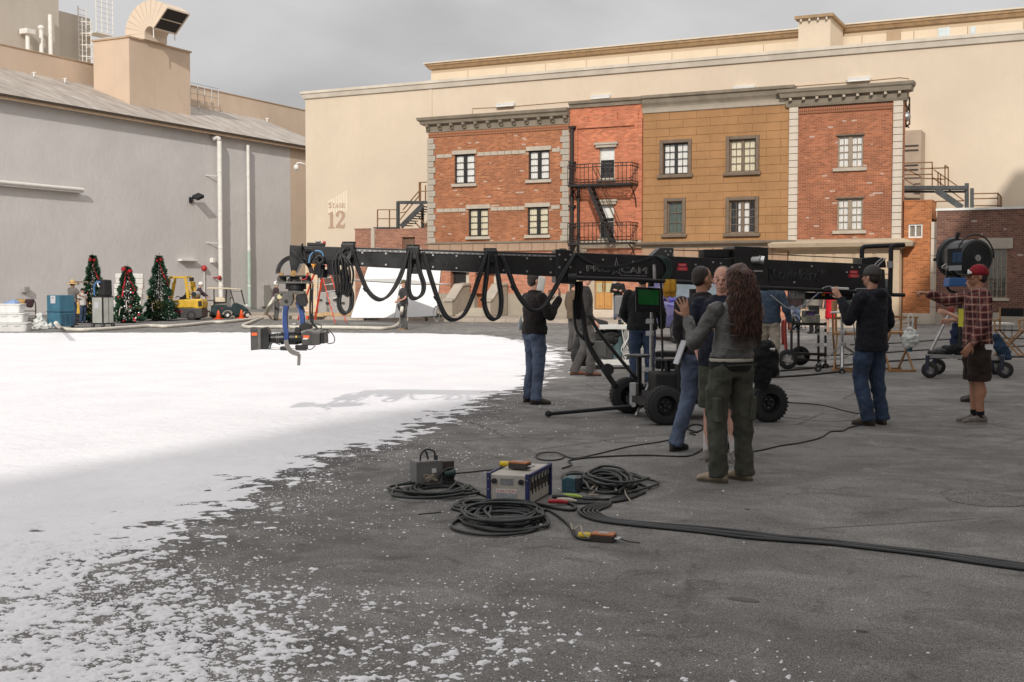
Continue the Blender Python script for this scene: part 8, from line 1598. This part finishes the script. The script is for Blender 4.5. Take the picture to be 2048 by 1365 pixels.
MB().box(-.92, -2.56, .36, .92, -2.36, .56).build('bumper', tb5, tk, bevel=.05); MB().box(-.6, -2.58, .40, .6, -2.55, .50).build('lower_intake', black_matte, tk)
for sg_ in (-1, 1):
    hl = MB().prism([(sg_*.54, -2.47, .72), (sg_*.88, -2.42, .74), (sg_*.90, -2.30, .96), (sg_*.56, -2.40, .98)], (0, -.04, 0)).build('headlight', mat('lamp_clear', (.55, .56, .55), .12, .2, 20, 0, spec=.8), tk, bevel=.02); MB().ell((sg_*.68, -2.5, .87), (.09, .03, .09)).build('reflector', chrome, hl, True); MB().box(sg_*.74, -2.51, .75, sg_*.86, -2.46, .82).build('indicator', mat('indicator_orange', (.6, .2, .05), .3, .1), hl)
    MB().cyl((sg_*.72, -2.55, .47), (sg_*.72, -2.59, .47), .055, 16).build('fog_lamp', chrome, tk, smooth='auto'); MB().box(sg_*.98, -.75, 1.14, sg_*1.18, -.68, 1.34).build('mirror', tb5, tk, bevel=.04)
    for y_ in (-1.6, 1.7): wheel(tk, V3((sg_*.82, y_, .37))+tk.location, (sg_, 0, 0), .37, .24, .22, rubber, steel, 5)
# camera cart with white shelves
cc = thing('camera_cart', 'white shelved camera cart with black cases and a grey monitor beside the man in black', 'equipment cart', G(1225, 737), YAW); wsh = mat('cart_white', (.52, .52, .50), .5, .1)
cd = gdepth(737); scl = cd/FPX; X = lambda px: (px-1225)*scl; Zc = lambda py: (D(1225, py, cd)).z
MB().box(X(1180), -.3, Zc(658), X(1268), .35, Zc(649)).build('top_shelf', wsh, cc, bevel=.01); MB().box(X(1183), -.3, Zc(729), X(1268), .35, Zc(718)).build('bottom_shelf', wsh, cc, bevel=.01)
for px in (1182, 1266):
    for y_ in (-.27, .3): MB().bar((X(px), y_, Zc(723)), (X(px), y_, Zc(655)), .035).build('upright', wsh, cc)
for px in (1200, 1262):
    for y_ in (-.25, .3): wheel(cc, V3((0, 0, 0))+cc.location+V3((X(px), y_, .13)), (0, -1, 0), .13, .07, .07, rubber, steel, 0, 5); MB().bar((X(px), y_, .16), (X(px), y_, Zc(729)), .05).build('caster_fork', steel, cc)
MB().cyl((X(1196), -.3, Zc(729)), (X(1196), -.3, Zc(722)), .03, 10).build('red_lever', red_bb, cc)
gm5 = thing('grey_monitor', 'grey monitor seen from behind standing on the white camera cart', 'monitor', cc.location+V3((0, 0, Zc(649)))+RGT*X(1250), YAW); MB().box(-.2, -.04, .18, .14, .06, .55).build('casing', mat('monitor_grey', (.15, .15, .155), .5, .1), gm5, bevel=.02); MB().box(-.12, -.06, 0, .1, .1, .03).build('foot', black_matte, gm5); MB().bar((0, 0, .02), (0, 0, .2), .06).build('neck', black_matte, gm5)
lp5 = thing('black_equipment_case', 'flat black equipment case lying on the white camera cart', 'case', cc.location+V3((0, 0, Zc(649)))+RGT*X(1198), YAW); MB().prism([(-.14, -.2, 0), (.16, -.2, 0), (.15, -.2, .06), (-.13, -.2, .13)], (0, .35, 0)).build('shell', black_matte, lp5, bevel=.015)
for k, (px, w_, h_, col, lb) in enumerate(((1198, .26, .36, (.035, .036, .035), 'dark grey hard case standing upright on the lower cart shelf'), (1213, .22, .3, (.016, .016, .016), 'black case with handle on the lower cart shelf'))):
    c = thing('hard_case', lb, 'case', cc.location+V3((0, 0, Zc(718)))+RGT*X(px), YAW); MB().box(-w_/2, -.26+.03*k, 0, w_/2, .2, h_).build('shell', mat(f'case_{k}', col, .5, .2), c, bevel=.02); MB().tube([(-.06, -.02, h_), (-.05, -.02, h_+.04), (.05, -.02, h_+.04), (.06, -.02, h_)], .01, 6).build('handle', black_metal, c)
bk5 = thing('teal_bin', 'grey blue plastic bin under the camera cart top', 'bin', cc.location+V3((0, 0, Zc(718)))+RGT*X(1234)+FWD*.1, YAW); MB().loft([((0, 0, 0), .11, .11), ((0, 0, .5), .13, .13), ((0, 0, .52), .15, .15), ((0, 0, .55), .15, .15)], 18).build('shell', mat('bin_teal', (.07, .12, .13), .5, .15), bk5, smooth='auto')
bg5 = thing('black_bag', 'slumped black bag tucked under the camera cart top', 'bag', cc.location+V3((0, 0, Zc(718)+.4))+RGT*X(1206), YAW); q = MB(); q.ell((0, 0, .0), (.28, .2, .12)); q.ell((.15, -.05, .08), (.14, .12, .1)); fuse(q, 'bag', mat_cloth('bag_black', None), bg5, .02, 2, .05)
rs = random.Random(12)
for k in range(9): MB(cc.location).tube(spline([cc.location+RGT*X(rs.uniform(1225, 1268))+V3((0, 0, Zc(rs.uniform(y0_, y0_+14))))-FWD*.32 for y0_ in (640, 660, 690, 705)], 6), .008, 5).build('cart_wire', black_matte if k % 2 else lamp_m, cc, True)
for k in range(6): MB(cc.location).cbox(cc.location+RGT*X(1232+6*k)+V3((0, 0, Zc(644-3*(k % 2))))-FWD*.15, (.06, .1, .08)).build('small_part', [black_matte, steel, mat('mark_yellow', None)][k % 3], cc)
# equipment trolley with red handle
et = thing('tool_trolley', 'black tubular equipment trolley with big pneumatic wheels and red handle', 'equipment cart', G(1605, 738)); ed = gdepth(738); e3 = lambda px, py, o_=0: D(px, py, ed+o_); oe = et.location
for y_ in (648, 708): 
    for o_ in (0, .55): MB(oe).bar(e3(1578, y_, o_), e3(1652, y_+1, o_), .05).build('shelf_rail', black_metal, et)
    MB(oe).prism([e3(1579, y_, 0), e3(1651, y_, 0), e3(1651, y_, .55), e3(1579, y_, .55)], UPV*-.02).build('shelf', black_matte, et)
MB(oe).bar(e3(1590, 719), e3(1650, 722), .04).build('lower_rail', black_metal, et)
for px in (1583, 1597, 1637, 1651):
    o_ = .5 if px in (1597, 1637) else 0; MB(oe).bar(e3(px, 645, o_), e3(px, 730 if px > 1600 else 712, o_), .04).build('upright', black_metal, et)
    if px > 1600:
        for y_ in (655, 668, 690): MB(oe).cbox(e3(px, y_, o_-.03), (.05, .03, .06)).build('white_band', white_paint, et)
redh = mat('trolley_red', (.30, .035, .025), .5, .2); MB(oe).tube(spline([e3(1573, 712), e3(1570, 660), e3(1572, 641), e3(1577, 640), e3(1579, 660)], 6), .03, 8).build('red_handle', redh, et, True); MB(oe).tube(spline([e3(1566, 690, .4), e3(1565, 650, .4), e3(1568, 641, .4)], 6), .03, 8).build('red_handle', redh, et, True)
for px, py, o_ in ((1575, 719, -.05), (1600, 712, .55)): wheel(et, e3(px, py, o_), (-FWD+RGT*-.12), .185, .13, .1, rubber, chrome, 0, 5)
for px in (1637, 1651): wheel(et, e3(px, 733, .2), -FWD, .06, .04, .02, rubber, steel, 0)
for k, (px, py, w_, h_, mt, lb) in enumerate(((1622, 640, .28, .18, mat('case_khaki', (.22, .23, .17), .5, .1), 'khaki electronics case on the equipment trolley'), (1617, 627, .2, .12, mat('case_black5', (.02, .02, .025), .5, .1), 'black box with violet display on the equipment trolley'))):
    c = thing('electronics_case', lb, 'case', e3(px, 648 if k == 0 else 634, .25), YAW+.1); MB().box(-w_/2, -.12, 0, w_/2, .12, h_).build('shell', mt, c, bevel=.015); MB().box(-.06, -.126, .03, .06, -.121, h_-.04).build('display', mat('display_violet', (.09, .04, .2), .3, .1) if k else steel, c)
for k in range(6): q = [(rs.uniform(1580, 1612), rs.uniform(625, 660)) for _ in range(5)]; MB(oe).tube(spline([e3(*p_, .1) for p_ in q], 6), .007, 5).build('trolley_wire', black_matte, et, True)
bt = thing('water_bottle', 'clear bottle standing on the equipment trolley', 'bottle', e3(1584, 648, .2)); MB().lathe((0, 0, 0), (0, 0, 1), [(0, .032), (.16, .034), (.20, .018), (.23, .015)], 12).build('bottle', mat('clear_plastic', None), bt, True); MB().cyl((0, 0, .23), (0, 0, .25), .017, 10).build('cap', white_paint, bt)
# tripod stand with tray
ts = thing('rolling_stand', 'grey rolling stand with a flat white tray beside the man in navy', 'stand', G(1684, 748)); td = gdepth(745); t3 = lambda px, py, o_=0: D(px, py, td+o_); ot = ts.location
MB(ot).cyl(t3(1684, 740), t3(1684, 690), .036, 12).build('lower_pole', steel, ts, smooth='auto'); MB(ot).cyl(t3(1684, 690), t3(1684, 630), .026, 12).build('upper_pole', steel, ts, smooth='auto'); MB(ot).prism([t3(1660, 627, -.2), t3(1720, 627.5, -.2), t3(1718, 626, .4), t3(1668, 626, .4)], UPV*.03).build('tray', white_paint, ts, bevel=.008)
for (px, py, o_) in ((1636, 738, .1), (1684, 744, -.3), (1716, 720, .5)): MB(ot).bar(t3(1684, 690), t3(px, py-8, o_), .03).build('leg', steel, ts); wheel(ts, t3(px, py, o_), -FWD, .06, .04, .025, rubber, steel, 0); MB(ot).bar(t3(1684, 718), t3((1684+px)/2, (700+py)/2, o_/2), .02).build('brace', steel, ts)
for z_ in (665, 690): MB(ot).cbox(t3(1686, z_), (.1, .08, .08)).build('collar', steel, ts, bevel=.01)
bl = thing('blue_case', 'navy soft case resting on the director chair behind the rolling stand', 'case', t3(1706, 637, .7)); MB().box(-.2, -.15, 0, .25, .15, .14).build('case', mat('case_blue5', (.03, .06, .16), .6, .2), bl, bevel=.05)
# director chairs
def dchair(px, py, rz, label, col, sc=1.0):
    t = thing('director_chair', label, 'chair', G(px, py), YAW+R(rz), 'wooden director chairs'); w = .28*sc; h = .76*sc
    for y_ in (-.22, .22): MB().bar((-w, y_, .02), (w, y_, h*.78), .035, .03, (0, 1, 0)).build('leg', wood, t); MB().bar((w, y_+.02, .02), (-w, y_+.02, h*.78), .035, .03, (0, 1, 0)).build('leg', wood, t)
    for x_ in (-w, w): MB().bar((x_, -.26, h*.8), (x_, .26, h*.8), .045, .04).build('side_rail', wood, t); MB().bar((x_, -.26, .02), (x_, .26, .02), .04).build('foot_rail', wood, t); MB().bar((x_, -.24, h*.8), (x_, -.24, h*1.1), .035).build('arm_post', wood, t); MB().bar((x_, .24, h*.8), (x_, .26, h*1.5), .035).build('back_post', wood, t); MB().bar((x_, -.28, h*1.12), (x_, .26, h*1.12), .055, .03).build('arm_rest', wood, t)
    MB().box(-w, -.24, h*.79, w, .24, h*.815).build('seat', col, t); MB().box(-w-.01, .245, h*1.22, w+.01, .27, h*1.48).build('backrest', col, t); return t
dchair(1695, 742, 70, 'tall wooden director chair left of the man in navy', wood, 1.15); dchair(1790, 742, 95, 'tall wooden director chair with a white bag hung on it, right of the navy jacket', wood, 1.18); dchair(2018, 712, -35, 'low wooden director chair with black canvas back at the right edge', black_c, .95)
wbg = thing('white_shopping_bag', 'white plastic bag hanging from the chair right of the man in navy', 'bag', D(1820, 690, 21.6)); q = MB(); q.loft([((0, 0, -.02), .08, .07), ((0, 0, .06), .15, .12), ((0, 0, .17), .14, .1), ((0, 0, .27), .05, .04), ((0, 0, .32), .03, .02)], 16); fuse(q, 'bag', mat('bag_plastic', None), wbg, .014, 2, .04); MB().tube(spline([(-.02, 0, .3), (-.04, 0, .48), (.01, 0, .55), (.05, 0, .45), (.03, 0, .3)], 5), .012, 6).build('strap', white_paint, wbg, True)
cupb = thing('blue_cup', 'small blue cup hanging below the white plastic bag', 'cup', D(1819, 697, 21.7)); MB().loft([((0, 0, -.06), .045, .045), ((0, 0, .06), .06, .06)], 14).build('cup', mat('cup_blue', (.02, .12, .18), .4, .1), cupb, smooth='auto')
tbw = thing('folding_table', 'small white folding table with papers beside the far director chair', 'table', G(1995, 705), YAW); MB().box(-.45, -.25, .66, .3, .3, .70).build('table_top', white_paint, tbw)
for x_ in (-.4, .25):
    for y_ in (-.2, .25): MB().bar((x_, y_, 0), (x_, y_, .66), .03).build('leg', steel, tbw)
cp5 = thing('paper_cup', 'white paper cup on the small folding table', 'cup', tbw.location+V3((0, 0, .70))+RGT*-.3); MB().loft([((0, 0, 0), .03, .03), ((0, 0, .12), .042, .042)], 12).build('cup', white_paint, cp5, smooth='auto')
# large film lamp on a wheeled stand
hl5 = thing('film_lamp', 'huge black drum film lamp with blue ballast tray on a wheeled stand', 'film lamp', G(1925, 760)); hd5 = gdepth(757)+.4; h3 = lambda px, py, o_=0: D(px, py, hd5+o_); oh5 = hl5.location; lam = mat('lamp_black', (.016, .018, .021), .4, .3, 5, .05)
ax = (h3(1953, 517, -.35)-h3(1905, 516, .35)).normalized(); c0 = h3(1932, 516, 0)
MB(oh5).lathe(c0, ax, [(-.40, .33), (-.36, .36), (-.30, .34), (-.28, .30), (.20, .30), (.22, .32), (.30, .32), (.33, .29), (.335, .05), (.34, .02)], 40).build('drum', lam, hl5, smooth='auto')
for r_ in (.10, .15, .20, .25): MB(oh5).tube([c0+ax*.338+(ax.cross(UPV).normalized()*math.cos(a_)+ax.cross(ax.cross(UPV)).normalized()*math.sin(a_))*r_ for a_ in np.linspace(0, 2*math.pi, 29)[:-1]], .008, 5, True).build('vent_ring', black_metal, hl5, True)
MB(oh5).cyl(c0+ax*.335, c0+ax*.36, .055, 18).build('centre_knob', steel, hl5, smooth='auto')
sdv = ax.cross(UPV).normalized()
MB(oh5).tube([c0+sdv*.36*math.cos(a_)+UPV*.36*math.sin(a_)+ax*.02 for a_ in np.linspace(math.pi, 2*math.pi, 17)], .022, 8).build('yoke', black_metal, hl5, True)
MB(oh5).tube([c0+sdv*.36*math.cos(a_)+UPV*.40*math.sin(a_)+ax*.27 for a_ in np.linspace(0, math.pi, 17)], .014, 8).build('rear_handle', black_metal, hl5, True)
LP = VPlane(h3(1912, 520, -.33), RGT)
def lamp_box(poly, t0, t1, nm, mt, bevel=.01): b = MB(oh5); b.prism([LP.p(*q)+LP.n*t0 for q in poly], LP.n*(t1-t0)); return b.build(nm, mt, hl5, bevel=bevel)
lamp_box([(1893, 498), (1922, 496), (1922, 541), (1893, 542)], -.1, .04, 'control_housing', lam); lamp_box([(1903, 505), (1921, 504), (1921, 525), (1903, 526)], .04, .05, 'blue_panel', mat('panel_blue', (.03, .07, .15), .3, .3, 8, 0), 0); lamp_box([(1895, 532), (1921, 531), (1921, 541), (1895, 542)], .04, .05, 'switch_plate', mat('plate_light', None), 0); lamp_box([(1898, 556), (1941, 555), (1938, 573), (1896, 574)], -.25, .02, 'ballast_tray', mat('tray_blue', (.03, .11, .30), .45, .2), .02)
MB(oh5).tube([LP.p(1882, 534)+LP.n*.05, LP.p(1891, 527)+LP.n*.05, LP.p(1893, 536)+LP.n*.05, LP.p(1882, 537)+LP.n*.05], .012, 6, True).build('side_handle', steel, hl5, True); MB(oh5).bar(h3(1912, 480), h3(1916, 466), .06).build('top_bracket', black_metal, hl5); MB(oh5).bar(h3(1867, 520, .3), h3(1880, 519, .3), .05).build('front_clip', black_metal, hl5)
MB(oh5).tube(spline([h3(1894, 540), h3(1894, 570), h3(1900, 582), h3(1912, 586), h3(1920, 590)], 5), .025, 8).build('yoke_stem', black_metal, hl5, True); MB(oh5).cyl(h3(1920, 586), h3(1920, 720), .04, 14).build('post', black_metal, hl5, smooth='auto')
for (a_, b_) in (((1902, 622, 0), (1862, 702, -.2)), ((1902, 622, 0), (1985, 705, -.2)), ((1912, 630, 0), (1940, 700, .6))): MB(oh5).bar(h3(*a_), h3(*b_), .035).build('stay', steel, hl5)
MB(oh5).cbox(h3(1902, 620), (.1, .08, .1)).build('stay_collar', redh, hl5, bevel=.02)
for o_ in (-.3, .5): MB(oh5).bar(h3(1852, 712, o_), h3(2008, 718, o_), .06).build('base_rail', steel, hl5)
for px in (1860, 1930, 2000): MB(oh5).bar(h3(px, 713, -.3), h3(px, 713, .5), .05).build('cross_rail', black_metal, hl5)
for px, o_ in ((1860, -.35), (2010, -.35), (1875, .5), (1990, .5)): wheel(hl5, V3((h3(px, 720, o_).x, h3(px, 720, o_).y, .14)), -FWD+RGT*-.25, .14, .09, .07, rubber, steel, 0, 4); MB(oh5).cbox(h3(px-5, 726, o_), (.06, .1, .26)).build('caster_fork', mat('caster_blue', (.018, .024, .05), .5, .2), hl5, bevel=.01)
q = MB(oh5); q.ell(h3(1875, 706), (.16, .16, .05)); q.ell(h3(1880, 703), (.14, .14, .05)); fuse(q, 'coiled_cable', hose_b, hl5, .02, 1, .03); q = MB(oh5); q.loft([(h3(1900, 708), .2, .14), (h3(1905, 695), .18, .12), (h3(1912, 690), .08, .06)], 14); q.ell(h3(1940, 700), (.2, .15, .08)); fuse(q, 'sandbag', black_c, hl5, .02, 2, .04)
bls = thing('blue_sandbag', 'dark blue cloth bag hung on the lamp stand legs', 'bag', h3(1912, 660, .1)); q = MB(); q.loft([((0, 0, -.35), .06, .05), ((0, 0, -.2), .1, .07), ((.02, 0, 0), .09, .06), ((-.03, 0, .12), .03, .03)], 14); fuse(q, 'bag', mat_cloth('bag_blue', (.02, .03, .07), .85, .3, .4), bls, .018, 2, .03)
bls2 = thing('blue_sandbag', 'dark blue cloth bag on the ground side of the lamp base near the far chair', 'bag', h3(1998, 690, .3)); q = MB(); q.loft([((.1, 0, -.25), .12, .08), ((.04, 0, -.05), .11, .08), ((-.05, 0, .18), .06, .05)], 14); fuse(q, 'bag', mat_cloth('bag_blue2', (.025, .05, .09), .85, .3, .4), bls2, .018, 2, .03)
ylt = tag(MB().box(-.05, -.03, -.12, .05, .03, .12).build('yellow_pouch', mat('pouch_yellow', (.6, .55, .05), .5, .1), loc=D(1925, 636, 16.3)), 'yellow pouch held by the person hidden behind the plaid shirt', 'pouch')
# cables lying across the far asphalt at right
for k, (q, lb) in enumerate((([(1700, 690), (1800, 686), (1880, 680), (1960, 676), (2060, 678)], 'upper dark cable across the asphalt behind the chairs'), ([(1640, 712), (1760, 706), (1850, 700), (1960, 696), (2060, 692)], 'middle dark cable across the asphalt behind the chairs'), ([(1560, 742), (1640, 735), (1760, 724), (1900, 716), (2060, 714)], 'lower dark cable across the asphalt near the lamp stand'), ([(1540, 755), (1620, 750), (1700, 741)], 'thin cable on the asphalt below the equipment trolley'))): run(q, .018, cable_k, lb, 'cables across the far asphalt')
run([(1395, 865), (1375, 858), (1385, 850), (1405, 852), (1400, 862), (1380, 866), (1390, 870)], .010, cable_k, 'small cable tangle under the crane behind the striding man')
